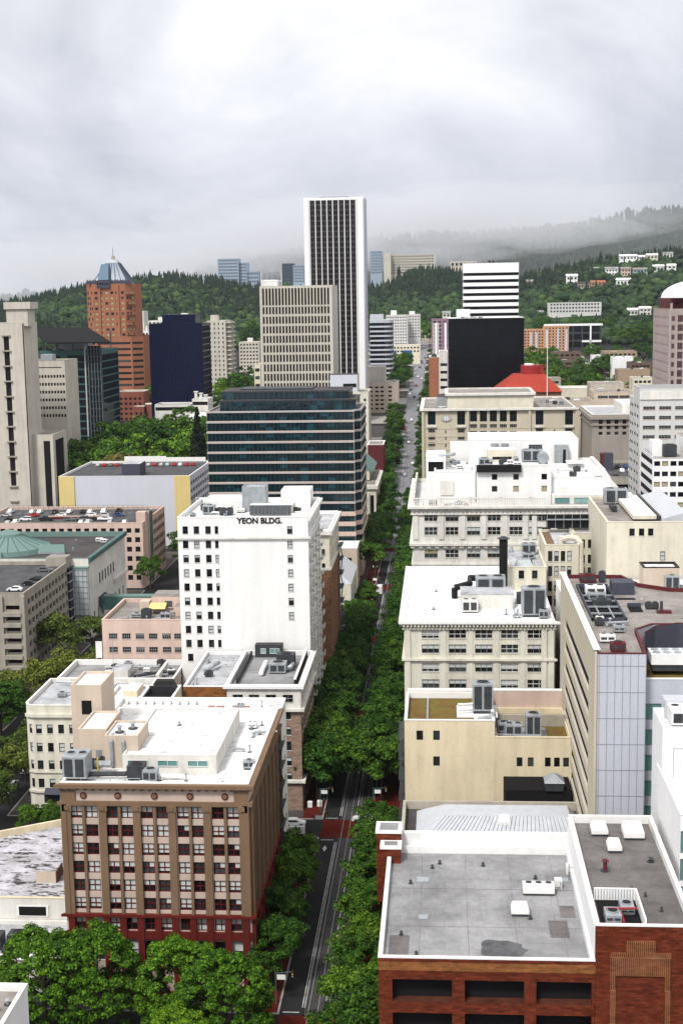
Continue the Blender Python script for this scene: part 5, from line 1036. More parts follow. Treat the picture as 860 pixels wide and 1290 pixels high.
def far_left():
    B = Building('red_brown_apartments', 'red brown brick apartments with rounded tower at the foot of the orange tower', 'building', -219, -201, 930, 950, 46.5, 'redbrick_far', 'r_tan', .5, 'cream', group=None)
    B.win(0, B.span(0, 5, 1), 1.8, rows(41, 3.4, 9), 1.6, 'dark', 'window'); B.finish(); r = B.root
    W = Building('', '', '', -206, -199.5, 922, 929.9, 37, 'redbrick_far', 'r_tan', .5, 'cream', root=r, wallname='front_wing'); W.win(0, [1.6, 4.8], 1.5, rows(31.5, 3.4, 7), 1.6, 'dark'); W.finish()
    b = MB(); b.cyl(-195.6, 930, 0, 38, 4.2, 'redbrick_far', 24); b.cyl(-195.6, 930, 38, 38.6, 4.4, 'cream', 24); b.obj('round_tower', r)
    B = Building('orange_low_wing', 'low orange brick wing beside the round brick tower', 'building', -192, -184, 900, 925, 16.5, 'orange', 'r_dark', .5, 'orange'); B.finish()
    B = Building('navy_glass_block', 'plain navy blue glass box with dark penthouse', 'building', -178.8, -145.8, 850, 880, 92.8, 'glassnavy', 'r_dark', .3, 'black')
    for k in range(18): B.win(0, [16.5], 32, [88-3.9*k], 3.3, 'ribbon_navy', 'glass_band', 0); B.win(1, [15], 29, [88-3.9*k], 3.3, 'ribbon_navy', 'glass_band', 0)
    B.finish(); b = MB(); b.box(-171.5, -151, 856, 872, 92.5, 98.5, 'glassnavy'); b.box(-160, -156, 858, 862, 98.5, 99.2, 'trim'); b.obj('penthouse', B.root)
    # beige tower behind
    def simple(name, label, x0p, x1p, ytop, Y, depth, wallm, n, pitch, wkind='dark', w=None, h=1.6, nrows=12, extra=None, roof='r_white', xfrac=None, grp=None, zbot=None, cop=None, first=None):
        a, c = at(x0p, ytop, Y), at(x1p, ytop, Y); g = gz(Y); B = Building(name, label, 'building', a[0], c[0], Y, Y+depth, (a[2]+c[2])/2, wallm, roof, .6, cop or wallm, z0=None if zbot is None else zbot, group=grp)
        L = B.fL(0); ww = w or L/n*.55; z1 = B.z1; nr = min(nrows, int((z1-B.base-2)/pitch)); B.win(0, B.span(0, n, L/n*.15), ww, rows(z1-(first or pitch*.95), pitch, nr), h, wkind)
        return B
    B = simple('beige_apartment_tower', 'beige apartment tower with balconies right of the navy glass box', 261, 284, 404, 1000, 26, 'pale_concrete', 4, 3.3, nrows=16, w=.9); B.finish(); r = B.root; x0, x1 = XX(258, 404, 1000), XX(276, 404, 1000)
    box_on(r, 'lift_tower', XX(264, 400, 1000), XX(273, 400, 1000), 1003, 1012, B.z1-1, B.z1+4, 'pale_concrete')
    b = MB(); xa, xb = XX(284.2, 404, 1000), XX(288.5, 404, 1000); b.box(xa-.2, xb, 1003, 1024, 30, B.z1-.5, 'stone')
    for k in range(18): b.box(xa-.3, xb+1., 1001.5, 1025, B.z1-2-3.3*k, B.z1-1.2-3.3*k, 'pale_concrete')
    b.obj('balcony_stack', r)
    b = MB(); xa, xb = XX(254, 404, 1000), XX(261, 404, 1000); b.box(xa, xb, 1006, 1024, 30, B.z1-1, 'stone')
    for k in range(18): b.box(xa-.4, xb, 1004, 1006, B.z1-3-3.3*k, B.z1-1.9-3.3*k, 'pale_concrete')
    b.obj('balcony_stack', r)
    for args in ((('white_slab_tower', 'slim white tower block just right of the orange tower', 167.5, 181, 392, 1300, 20, 'offwhite', 3, 3.2)), (('white_narrow_tower', 'narrow plain white slab beside the navy glass box', 178.5, 188, 417, 1100, 20, 'white', 2, 3.4)), (('pale_apartment_block', 'pale apartment block rising behind the navy glass box', 186, 217, 404, 1400, 22, 'offwhite', 6, 3.2)), (('beige_block_beyond', 'small beige block against the hill left of the pale gridded tower', 301, 326, 431, 1250, 22, 'pale_concrete', 6, 3.2))):
        B = simple(*args); B.finish(); q = B; box_on(B.root, 'lift_tower', B.P[0][0]+B.fL()*.4, B.P[0][0]+B.fL()*.65, B.P[0][1]+4, B.P[0][1]+10, B.z1-.5, B.z1+3.6, 'offwhite', 'r_whitec')
    B = simple('cream_annex_block', 'low cream building with dark bands at the left foot of the gridded tower', 320, 328, 459, 790, 15, 'cream', 1, 4.4, 'ribbon', 2.6, 1.9, 6); B.finish()
    # low roofs between the park and the navy box
    for (nm, lb, xa, xb, yt, Y, d, wm, rm) in (('low_grey_hall', 'long low grey roofed hall in front of the navy glass box', 195, 240, 510, 828, 18, 'offwhite', 'r_grey'), ('white_edged_roof', 'low building with white edged dark roof beyond the park trees', 217, 262, 527, 792, 30, 'white', 'r_tan'), ('industrial_plant', 'pale rooftop plant building with chimneys beyond the park', 242, 262, 503, 826, 18, 'offwhite', 'r_lgrey')):
        a, c = at(xa, yt, Y), at(xb, yt, Y); B = Building(nm, lb, 'building', a[0], c[0], Y, Y+d, a[2], wm, rm, .6, 'trim'); B.win(0, [B.fL()/2], B.fL()*.96, [B.z1-3.6], 2.1, 'dark', 'window', 0); B.finish()
        if nm == 'industrial_plant':
            for k in range(3): b = MB(); b.box(a[0]+1+3*k, a[0]+2.6+3*k, Y+3, Y+5, B.z1-1, B.z1+4-k, 'offwhite'); b.box(a[0]+.6+3*k, a[0]+3+3*k, Y+2.6, Y+5.4, B.z1+4-k, B.z1+4.5-k, 'offwhite'); b.obj('chimney', B.root)
        if nm == 'white_edged_roof': box_on(B.root, 'white_roof_slab', a[0]+9, c[0]-.5, Y+1, Y+30, B.z1-.5, B.z1+.8, 'white', 'r_whitec')
    return simple
simple = far_left()

def towers():
    g = gz(754)
    B = Building('gridded_tower', 'pale gridded office tower with many narrow dark windows before the tallest tower', 'building', -97.4, -58.2, 754, 792, 113.6, 'standard', 'r_tan', .5, 'cream')
    L = B.fL(0); n = 21; us = B.span(0, n, 1.0, 1.4); top = 113.6
    zt = ZZ(330, 385, 754); B.win(0, us, .95, [zt], ZZ(330, 363.5, 754)-zt, 'ribbon_black')
    pz = (ZZ(330, 388, 754)-ZZ(330, 490, 754))/8.5
    B.win(0, us, .95, [zt-pz*(k+1)+.4 for k in range(15)], pz-1.25, 'ribbon_black'); B.finish(100); r = B.root
    B.strips('pier', 0, [(a+c)/2 for a, c in zip(us, us[1:])], .34, 30, 112.6, .5, 'cream'); B.strips('end_pier', 0, [.5, L-.7], 1.1, 25, 113.4, .5, 'standard')
    b = MB(); b.box(-97, -88.5, 760, 770, 113, 117.2, 'trim'); 
    for x in (-97, -86): b.tube([(x, 758, 113), (x, 758, 121.5)], .2, 'trim', 4)
    b.tube([(-97, 758, 116.4), (-86, 758, 116.4)], .2, 'trim', 4); b.obj('roof_frame', r)
    # tallest tower
    x0, x1 = -87.9, -49.2
    B = Building('tallest_tower', 'tallest tower with white vertical fins over dark bronze glass', 'building', x0, x1, 912, 938, 170.8, 'white_clean', 'r_grey', .5, 'white_clean')
    L = B.fL(0); m0 = 3.6; bw = (L-m0-5.2)/8; us = [m0+bw*(k+.5) for k in range(8)]
    zt, zb = 169.2, 34; M['wellsglass'] = glass('bronze_glass', (.010, .008, .008), (.035, .028, .03), .12, .2, (4.2, 3.3))
    n = 40; ph = (zt-zb)/n
    b = MB()
    for u in us:
        b = MB()
        B.fbox(b, 0, u-bw/2+.3, u+bw/2-.3, zb, zt, 0, .12, 'wellsglass')
        for k in range(n): B.fbox(b, 0, u-bw/2+.3, u+bw/2-.3, zb+ph*k, zb+ph*k+1.15, .12, .24, 'bronze')
        b.obj('glass_strip', B.root)
    B.strips('fin', 0, [m0+bw*k for k in range(9)], .5, zb, 170.2, .7, 'white_clean'); B.finish(); B.strips('corner_pier', 0, [1.5, L-2.2], 3.2, zb, 170.3, 1.0, 'white_clean')
    # right-hand face
    r = B.root; b = MB(); B.fbox(b, 1, 1, 25, zb, 170.3, 0, .4, 'pale_panel'); b.obj('side_wall', r)
    b = MB(); b.box(x0+10, x1-10, 915, 930, 170, 171.6, 'metal'); b.obj('rooftop_unit', r)
    # dark glass box and striped slab
    B = Building('black_glass_box', 'black mirror glass box below the white striped slab', 'building', 3.9, 44.4, 760, 798, 94.8, 'glassblack', 'r_white', .5, 'trim')
    for k in range(16): B.win(0, [12.8], 25.4, [90.2-3.75*k], 3.3, 'ribbon_black', 'glass_band', 0); B.win(0, [34.], 12., [90.2-3.75*k], 3.3, 'ribbon_black', 'glass_band', 0); B.win(3, [19], 37, [90.2-3.75*k], 3.3, 'ribbon_black', 'glass_band', 0)
    B.finish(); r = B.root; clutter(r, 6, 22, 762, 772, 94.3, 14, 101); b = MB(); b.box(8.5, 16, 790, 797.8, 94.3, 99.4, 'white'); b.obj('plant_room', r)
    B = Building('white_striped_slab', 'white slab block with bold horizontal stripes above the black glass box', 'building', 12.7, 44.4, 815, 840, 125.2, 'white_clean', 'r_white', .6, 'white_clean')
    z = ZZ(610, 347.4, 815); p = 3.83
    for k in range(14):
        for i in (0, 3): B.win(i, [B.fL(i)/2], B.fL(i)-.1, [z-p*k], 1.75, 'ribbon_black', 'window_band', 0)
    B.finish(); b = MB(); b.cyl(28, 822, 125, 127, .9, 'black', 10, .3); b.cyl(30, 823, 125, 127, .8, 'black', 10, .3); b.obj('satellite_dish', B.root); clutter(B.root, 14, 42, 817, 835, 124.6, 12, 102)
    for k in range(14): q = MB(); B.fbox(q, 0, .1, B.fL()-.1, z-p*k-2.06, z-p*k-.02, 0, .7, 'white_clean'); q.obj('spandrel_stripe', B.root)
M['bronze'] = plain('bronze_spandrel', (.055, .045, .046), .4); M['standard'] = wall('pale_sandy_panel', (.60, .57, .50), .05, .1)
towers()

def avenue_far_left():
    B = Building('classical_stone_building', 'stone classical building with green sloping roof beside the avenue beyond the striped glass block', 'building', -52, -29.3, 610, 665, 24.5, 'cream', 'r_tan', .5, 'cream2', z0=0)
    B.win(0, [21], 1.6, [8], 12, 'tall'); B.win(1, B.span(1, 10, 2), 2.2, [8], 11, 'tall'); B.finish(); r = B.root; B.ring('cornice', 22.8, 24.3, .9, 'offwhite', (0, 1)); B.strips('column', 0, [17.4, 19.4, 22.4], .8, 3, 21, .6, 'cream2')
    b = MB(); b.frustum([(-46, 628), (-31, 628), (-31, 663), (-46, 663)], [(-46, 628), (-36, 628), (-36, 663), (-46, 663)], 28.5, 33, 'teal_metal'); b.box(-46, -33, 628, 662, 24.4, 28.5, 'cream'); b.obj('green_roof', r); box_on(r, 'plant_room', -45, -36, 614, 624, 24, 29, 'cream', 'r_tan')
    M['bw'] = M['trim']
    B = Building('cream_office_tower', 'cream office block with small square windows and pale blue top beside the avenue', 'building', -60, -38.6, 735, 760, 57.6, 'cream2', 'r_grey', .6, 'cream')
    L = B.fL(0); us = [L-1.9-3.2*k for k in range(6)]; B.win(0, us, 1.2, rows(52.5, 4.3, 11), 1.5, 'dark', 'window'); B.win(1, B.span(1, 5, 2), 1.3, rows(52.5, 4.3, 11), 1.5, 'dark', 'window'); B.finish(); r = B.root
    box_on(r, 'blue_penthouse', -59, -44.5, 738, 752, 57, 66.5, 'bill', 'r_dark', [(.56, 59.8, 2.4, 2, 'dark'), (.72, 59.8, 2.4, 2, 'dark'), (.88, 59.8, 2.4, 2, 'dark')])
    B = Building('red_sided_shop', 'narrow low building with a dark red side wall beside the cream office block', 'building', -37.5, -29.5, 700, 722, 33, 'redtrim', 'r_tan', .4, 'trim'); B.finish()
    B = Building('beige_ribbed_office', 'beige office block with long window rows at the foot of the tallest tower', 'building', -50.6, -29.6, 950, 975, 49.6, 'beige', 'r_tan', .6, 'pale_concrete')
    B.win(0, [2.4, 6.5, 10., 15.5], 2.4, rows(45.6, 2.9, 6), 1.3, 'dark', 'window'); B.finish(); r = B.root
    box_on(r, 'plant_room', -49.5, -38, 952, 962, 49, 60.5, 'pale_concrete', 'r_white'); clutter(r, -37, -31, 952, 970, 49, 3, 111)
    # rounded dark banded building
    P = [(-54, 1060)] + [(-42+5*sin(a), 1065-5*cos(a)) for a in [0, pi/8, pi/4, 3*pi/8, pi/2]] + [(-37, 1085), (-54, 1085)]
    B = Building('rounded_dark_block', 'dark banded block with rounded corner immediately right of the tallest tower', 'building', z1=ZZ(480, 403, 1060), wall='pale_panel', roof='r_grey', ph=.4, cop='trim', poly=P)
    for i in range(0, 6): B.win(i, [B.fL(i)/2], B.fL(i)-.05, rows(B.z1-4.4, 3.5, 16), 2.2, 'ribbon_black', 'window_band', 0)
    B.finish(); box_on(B.root, 'plant_room', -54, -44, 1066, 1080, B.z1-.3, B.z1+4.2, 'pale_panel', 'r_grey')
    B = simple('grey_apartment_block', 'grey stepped apartment block with white roof huts beyond the rounded dark block', 486, 513, 397, 1500, 24, 'light_grey', 8, 3.1, nrows=14, w=1.5, h=1.2); B.finish(); box_on(B.root, 'roof_hut', B.P[0][0]+5, B.P[0][0]+11, 1503, 1512, B.z1-.3, B.z1+5, 'white', 'white')
    B = simple('grey_apartment_wing', 'smaller grey apartment wing right of the stepped apartment block', 514, 529, 396, 1530, 24, 'light_grey', 4, 3.1, nrows=8, w=1.5, h=1.2); B.finish(); box_on(B.root, 'roof_hut', B.P[0][0]+1, B.P[0][0]+7, 1533, 1540, B.z1-.3, B.z1+3.4, 'white', 'white')
    B = simple('blue_clad_building', 'cream and white building with two blue glass panels near the end of the avenue', 490, 529, 435, 1330, 22, 'cream', 9, 3.3, nrows=2, w=1.8); 
    B.finish(); 
    for (a, c) in ((490, 499), (506.5, 518.5)): b = MB(); b.box(XX(a, 445, 1330), XX(c, 445, 1330), 1329.4, 1329.95, gz(1330), ZZ(500, 441.5, 1330), 'bluepanel'); b.obj('blue_panel', B.root)
    B = simple('brown_grey_terrace', 'low brown grey terrace on the slope above the end of the avenue', 512, 545, 416, 1650, 20, 'stone', 7, 3.2, nrows=4); B.finish()
    B = simple('brick_house_block', 'small brick block between the grey apartments and the end of the avenue', 500, 514, 419, 1600, 16, 'orange', 3, 3.2, nrows=3); B.finish()
M['bluepanel'] = plain('blue_glass_panel', (.035, .10, .24), .25)
avenue_far_left()

# ================================================================== RIGHT SIDE, MIDDLE AND FAR
def hotel():
    Y = 575; x0, x1 = -7.9, 54.6; f = 575/595
    B = Building('sandstone_hotel', 'wide sand coloured hotel with dark tall windows and a round emblem on its left wing', 'building', x0, x1, Y, 640, 60.8, 'travertine', 'r_tan', .5, 'offwhite')
    X = lambda px: XX(px, 540, Y)-x0
    def Z_(y, x=600): return ZZ(x, y, Y)
    for px in (543.5, 580.5, 679, 716): B.win(0, [X(px)], 3.2, [Z_(535, px)], Z_(517, px)-Z_(535, px), 'tall', var=0); B.win(0, [X(px)], 2.8, [Z_(y, px) for y in (545, 554, 562.5, 571, 580)], 1.7, 'quad', var=0)
    for px in (596, 608.5, 621, 633.5, 646): B.win(0, [X(px)], 2.9, [Z_(531, px)], 60.5-Z_(531, px), 'tall', var=0); B.win(0, [X(px)], 2.9, [Z_(y, px) for y in (539.5, 548, 557)], 1.7, 'quad', var=0)
    B.win(3, B.span(3, 8, 2), 2.4, rows(54, 3.6, 8), 1.8, 'quad', var=0)
    B.win(0, [X(561), X(698)], .5, [Z_(546), Z_(554), Z_(563)], 1.4, 'dark'); B.finish(); r = B.root
    A = Building('', '', '', XX(563, 505, Y), XX(672, 505, Y), 578, 612, Z_(496), 'cream', 'r_tan', .5, 'offwhite', root=r, z0=60, wallname='attic'); A.finish(); A.ring('cornice', A.z1-.9, A.z1, .9, 'offwhite', (0, 1, 3))
    B.ring('cornice', 60., 60.75, 1.2, 'offwhite', (0, 3))
    for y in (545-5, 550, 558.5, 567, 575.5): zz = Z_(y); b = MB(); B.fbox(b, 0, 0, B.fL(), zz, zz+.35, 0, .12, 'travertine'); b.obj('stone_band', r)
    for px in (543.5, 580.5, 679, 716): b = MB(); B.fbox(b, 0, X(px)-2, X(px)+2, Z_(538.3, px), Z_(536, px), 0, .8, 'offwhite'); b.obj('balcony', r)
    for (a, c) in ((531, 590), (665, 727)):
        b = MB(); B.fbox(b, 0, X(a), X(a)+1, 0, 60, 0, .8, 'travertine'); B.fbox(b, 0, X(c)-1., X(c), 0, 60, 0, .8, 'travertine'); b.obj('corner_pier', r)
    # emblem: oval ring with a monogram
    cx, cz = XX(561.8, 527, Y), ZZ(561.8, 527, Y); b = MB(); n = 28
    for (ra, rb, d, m) in ((2.15, 1.45, .15, 'stone'), (1.85, 1.2, .25, 'grey_panel')):
        P = [(cx+ra*cos(2*pi*k/n), cz+rb*sin(2*pi*k/n)) for k in range(n)]; c = MB(); c.prism(P, 0, .1+d, m); b.add(c, Matrix(((1, 0, 0, 0), (0, 0, -1, Y-.02), (0, 1, 0, 0), (0, 0, 0, 1))))
    b.box(cx-.6, cx-.3, Y-.46, Y-.38, cz-.75, cz+.75, 'trim'); b.box(cx+.3, cx+.6, Y-.46, Y-.38, cz-.75, cz+.75, 'trim'); b.box(cx-.3, cx+.3, Y-.46, Y-.38, cz-.15, cz+.15, 'trim'); b.obj('oval_emblem', r)
    box_on(r, 'plant_room', -2, 2.5, 590, 610, 60, 64.5, 'metal', 'r_dark'); clutter(r, 42, 53, 580, 630, 60.3, 12, 121); clutter(r, -5, 0, 578, 590, 60.3, 5, 122)
    # red roofed hall
    B = Building('red_roofed_hall', 'hall with bright red hipped roof behind the sandstone hotel', 'building', 27., 57., 672, 712, 60.4, 'brownbrick', 'r_dark', .1, 'redtrim'); B.finish(); r = B.root
    b = MB(); b.frustum([(26.4, 671), (57.6, 671), (57.6, 713), (26.4, 713)], [(35.5, 684), (50.5, 684), (50.5, 702), (35.5, 702)], 60.7, 68.2, 'r_red'); b.obj('hipped_roof', r)
    b = MB(); b.cyl(44.5, 696, 67, 72.5, 5.6, 'redpaint', 12); b.box(40, 50, 692, 700, 67, 71.6, 'redpaint'); b.cyl(43, 694, 72.5, 73.3, 2.4, 'trim', 12); b.obj('red_drum', r)
    # avenue right, beyond hotel
    B = Building('brick_and_white_office', 'white banded office with a brick end beside the avenue left of the black glass box', 'building', -1.6, 3.6, 850, 880, 73.6, 'offwhite', 'r_grey', .5, 'trim'); B.win(0, [2.9], 4.2, rows(65, 4.6, 9), 1.7, 'ribbon', 'window_band', 0); B.finish()
    W = Building('', '', '', -7.6, -1.65, 850, 880, 70.4, 'orange', 'r_grey', .5, 'trim', root=B.root, wallname='brick_end'); W.finish(); ac(B.root, -6, 852, 70, 3, 3, 2, 1, 'dkmetal')
    B = simple('purple_and_white_tower', 'tower block with purple and white vertical stripes beside the end of the avenue', 543, 564, 402, 1150, 24, 'purple', 3, 3.2, nrows=12, w=2.2, h=1.5, wkind='small'); B.finish(); B.strips('white_stripe', 0, B.frac(0, [.28, .84]), 1.8, 52, B.z1-3, .35, 'white_clean'); B.strips('white_stripe', 0, B.frac(0, [.13, .42]), .5, 52, B.z1-3, .35, 'white_clean')
M['purple'] = wall('purple_cladding', (.30, .18, .24), .08, .1)
hotel()

def right_mid():
    # courthouse
    B = Building('stone_courthouse', 'grey stone classical building with tall slot windows beyond the roof top car park', 'building', 57.2, 96, 536, 580, 61., 'stonec', 'r_lgrey', .5, 'trim', z0=0)
    us = [XX(x, 530, 536)-57.2 for x in (756, 766, 776, 786, 796)]; B.win(0, us, 1.5, [ZZ(775, 540.5, 536)], 4.2, 'tall', var=0); B.win(0, us, 1.5, [ZZ(775, 548, 536)], 1.3, 'sash', var=0); B.finish(); r = B.root
    B.ring('cornice', 59.2, 60.4, 1., 'stonec', (0, 3)); B.ring('architrave', 56.8, 57.4, .5, 'stonec', (0, 3)); box_on(r, 'roof_storey', 70, 96, 548, 575, 60.4, 64, 'offwhite', 'r_white')
    # car park deck
    B = Building('deck_car_park', 'open deck car park with parked cars in front of the stone courthouse', 'car park', 54.6, 73, 480, 528, 44.2, 'concrete', 'deckasphalt', .9, 'concrete')
    B.win(0, [9], 17, rows(39.6, 3.6, 9), 2., 'dark', 'parking_opening', 0); B.finish(); r = B.root; box_on(r, 'stair_hut', 58.2, 61.6, 505, 509, 43, 49.6, 'bluewall', 'bluewall'); b = MB(); b.box(57.2, 58.19, 505, 509, 43, 49.4, 'redtrim'); b.obj('red_panel', r)
    # grey tower right
    B = Building('grey_stepped_tower', 'light grey stepped office tower with paired dark windows at the right edge', 'building', 61.4, 96, 438, 452.8, 77.4, 'light_grey', 'r_dark', 1., 'grey_panel')
    y0 = 438
    us = [XX(x, 530, y0)-61.4 for x in (816.8, 837, 857)] + [XX(857, 530, y0)-61.4+4.95*k for k in (1, 2)]; zt = ZZ(840, 516, y0)
    B.win(0, us, 3.7, rows(zt, 3.0, 4), 1.05, 'quad', var=0); B.win(3, B.span(3, 2, 1, 2), 4.6, rows(zt-3*0, 3.0, 20), 1.1, 'small', 'window'); B.finish(); r = B.root
    b = MB(); B.fbox(b, 0, -.1, B.fL()+.1, ZZ(840, 503, y0), ZZ(840, 493, y0), 0, .35, 'offwhite'); b.obj('pale_band', r)
    W = Building('', '', '', 61.4, 90, 452.9, 462, 73.4, 'light_grey', 'r_grey', .3, 'light_grey', root=r, wallname='stepped_side'); W.win(3, W.span(3, 2, .5), 3.6, rows(70.3, 3., 20), 1.1, 'small', 'window'); W.finish()
    # white gridded office
    B = Building('white_gridded_office', 'white gridded office block with tan blinds in front of the grey stepped tower', 'building', 57.9, 90, 386, 410.5, 61.4, 'white_clean', 'r_tan', .8, 'grey_panel')
    us = [XX(x, 590, 386)-57.9 for x in (827, 837, 847.5, 857.5)] + [XX(857.5, 590, 386)-57.9+2.3*k for k in (1, 2, 3)]; zt = ZZ(840, 587, 386); B.win(0, us, 1.65, rows(zt, 2.88, 12), 1.35, 'tan'); B.win(3, [12.2], 22, rows(zt+.1, 2.88, 14), 1.5, 'ribbon', 'window_band', 0); B.finish(); r = B.root
    box_on(r, 'penthouse', 67.8, 84, 396, 409, 60.6, 66.2, 'white', 'r_tan'); ac(r, 62.4, 396, 60.6, 3.6, 3.4, 3.4, 1, 'dkmetal'); box_on(r, 'plant_room', 59.4, 62.2, 398, 404, 60.6, 65, 'white')
    # red glass tower with white vault
    B = Building('red_glass_tower', 'dark red glass tower with pinkish frame and white vaulted top at the right edge', 'building', 102, 142, 640, 687, 99.4, 'pinkgrey', 'r_grey', .6, 'pinkgrey')
    L = B.fL(0); B.win(0, [4.9], 2.4, rows(93.6, 4.1, 20), 3., 'ribbon_red', 'glass_bay', 0); B.win(0, [1.9], 1.2, rows(94, 4.1, 20), 2.2, 'ribbon_red', 'glass_bay', 0); B.win(0, [10.8+6.4*k for k in range(4)], 5.6, rows(93.6, 4.1, 20), 3., 'ribbon_red', 'glass_bay', 0); B.win(3, B.span(3, 9, 2), 2.4, rows(94, 4.1, 20), 1.9, 'dark'); B.finish(); r = B.root
    B.strips('pier', 0, [.5, 3.3, 6.6, 14, 20.4], .9, 20, 99, .7, 'pinkgrey')
    A = Building('', '', '', 104, 140, 650, 685, 104.2, 'redtrim', 'r_grey', .2, 'pinkgrey', root=r, z0=98.8, wallname='attic'); A.win(0, [3+4.5*k for k in range(6)], 1.6, [101.4], .9, 'dark'); A.finish(); A.strips('pier', 0, [.4, 6], .8, 98, 102, 1.6, 'pinkgrey')
    b = MB(); pts = []; n = 14
    for k in range(n+1): a = pi*k/n; pts.append((122-17.6*cos(a), 104.3+8.2*sin(a)))
    c = MB(); c.prism(pts, 0, 38, 'white_clean'); b.add(c, Matrix(((1, 0, 0, 0), (0, 0, -1, 681), (0, 1, 0, 0), (0, 0, 0, 1)))); b.obj('vaulted_roof', r)
    # mid-right low buildings
    T = [('dark_roofed_school', 'low brown and black building behind the red roofed hall', 660, 735, 455, 1150, 25, 'brownflat', 'r_dark', 6),
         ('brown_brick_lowrise', 'brown brick low building with dark roof right of the flagpole', 696, 732, 444, 1200, 25, 'brownflat', 'r_dark', 5),
         ('tan_brick_block', 'tan brick block with flat roof among trees below the hillside', 760, 802, 443, 1180, 25, 'tanbrick', 'r_tan', 7),
         ('white_shed', 'blank white shed in front of the tan brick block', 771, 797, 450, 1050, 14, 'white', 'r_whitec', 0),
         ('dark_roof_shop', 'building with black roof beside the blank white shed', 793, 820, 457, 1020, 20, 'brownflat', 'r_dark', 5),
         ('tan_shop_row', 'tan and brown shop row near the foot of the red glass tower', 778, 818, 466, 980, 20, 'tanbrick', 'r_tan', 0),
         ('green_fronted_shop', 'small cream shop with green glass front near the red glass tower', 796, 822, 476, 900, 15, 'cream', 'r_tan', 4),
         ('beige_long_store', 'beige long store with dark clerestory windows beyond the stone courthouse', 748, 797, 494, 650, 22, 'beige', 'r_tan', 0),
         ('beige_blank_block', 'plain beige block standing among trees beyond the courthouse', 743, 785, 483, 700, 16, 'pale_concrete', 'r_tan', 0),
         ('beige_low_hall', 'low beige hall right of the red roofed hall', 709, 748, 506, 640, 28, 'beige', 'r_tan', 0),
         ('cream_low_store', 'low cream store with white roof right of the red hipped roof', 705, 758, 489, 800, 20, 'cream', 'r_white', 0),
         ('grey_low_store', 'low grey store with pale roof just behind the flagpole', 676, 706, 477, 950, 20, 'stone', 'r_tan', 4),
         ('white_roof_shop', 'small white roofed shop among the far right trees', 745, 765, 447, 1300, 16, 'white', 'r_white', 0)]
    for (nm, lb, a, c, yt, Y, d, wm, rm, n) in T:
        p, q = at(a, yt, Y), at(c, yt, Y); B = Building(nm, lb, 'building', p[0], q[0], Y, Y+d, p[2], wm, rm, .5, wm)
        if n: B.win(0, B.span(0, n, 1), B.fL()/n*.6, rows(B.z1-3.4, 3.6, 3), 1.6, 'dark')
        if nm == 'beige_long_store': B.win(0, B.span(0, 3, 1.5), 4.6, [B.z1-2.9], 1.2, 'quad', var=0)
        B.finish(); clutter(B.root, p[0]+1, q[0]-1, Y+2, Y+d-2, B.z1-.5, 4, hash(nm) % 99 if False else len(nm))
    for (nm, lb, a, c, yt) in (('orange_apartment_block', 'orange brick apartment block with white bays right beside the black glass box', 659, 685, 415), ('orange_white_apartments', 'orange and white apartment block behind the flagpole', 685, 716, 411)):
        B = simple(nm, lb, a, c, yt, 1450, 20, 'orangepale', 7, 3., nrows=9, w=1.5, h=1.6); B.finish(); B.strips('white_bay', 0, B.frac(0, [.36, .62] if a == 659 else [.1, .56, .9]), 2.2, B.base, B.z1-2.6, .5, 'pale_panel')
    # long dark museum-like building with white roof line
    p, q = at(686, 411, 1480), at(757, 408, 1480); t = Building('long_dark_building', 'long dark building under a thin white roof line behind the orange apartments', 'building', p[0], q[0], 1480, 1500, q[2], 'dkmetal', 'r_white', .2, 'white_clean'); t.win(0, t.span(0, 6, 1), 8, rows(t.z1-8, 8, 3), 6, 'ribbon_black', 'glass_band', 0); t.finish(); b = MB(); b.box(p[0]-1, q[0]+1, 1478.5, 1479.9, t.z1-1.6, t.z1+.6, 'white_clean'); b.box(q[0]-12, q[0]-10.4, 1478.5, 1479.9, t.base, t.z1-1.6, 'white_clean'); b.box(q[0]-20, q[0], 1478.5, 1479.9, t.base+9, t.base+11, 'white_clean'); b.obj('white_frame', t.root)
    # flagpole
    f = thing('flagpole', 'tall thin white flagpole standing right of the red roofed hall', 'flagpole', (XX(688.8, 470, 660), 660, 8)); X = f.location.x; b = MB(); b.cyl(X, 660, 8, 89, .32, 'trim', 8, .14); b.obj('pole', f); b = MB(); b.cyl(X, 660, 89, 89.7, .4, 'trim', 8); b.obj('finial', f)
M['stonec'] = wall('brown_grey_stone', (.34, .30, .26), .1, .2); M['pinkgrey'] = wall('pink_grey_stone', (.45, .375, .35), .08, .16); M['brownflat'] = wall('brown_far_brick', (.16, .11, .09), .2, .1); M['tanbrick'] = wall('tan_brick', (.36, .27, .19), .1, .1); M['orangepale'] = wall('pale_orange_brick', (.55, .30, .17), .1, .1)
right_mid()
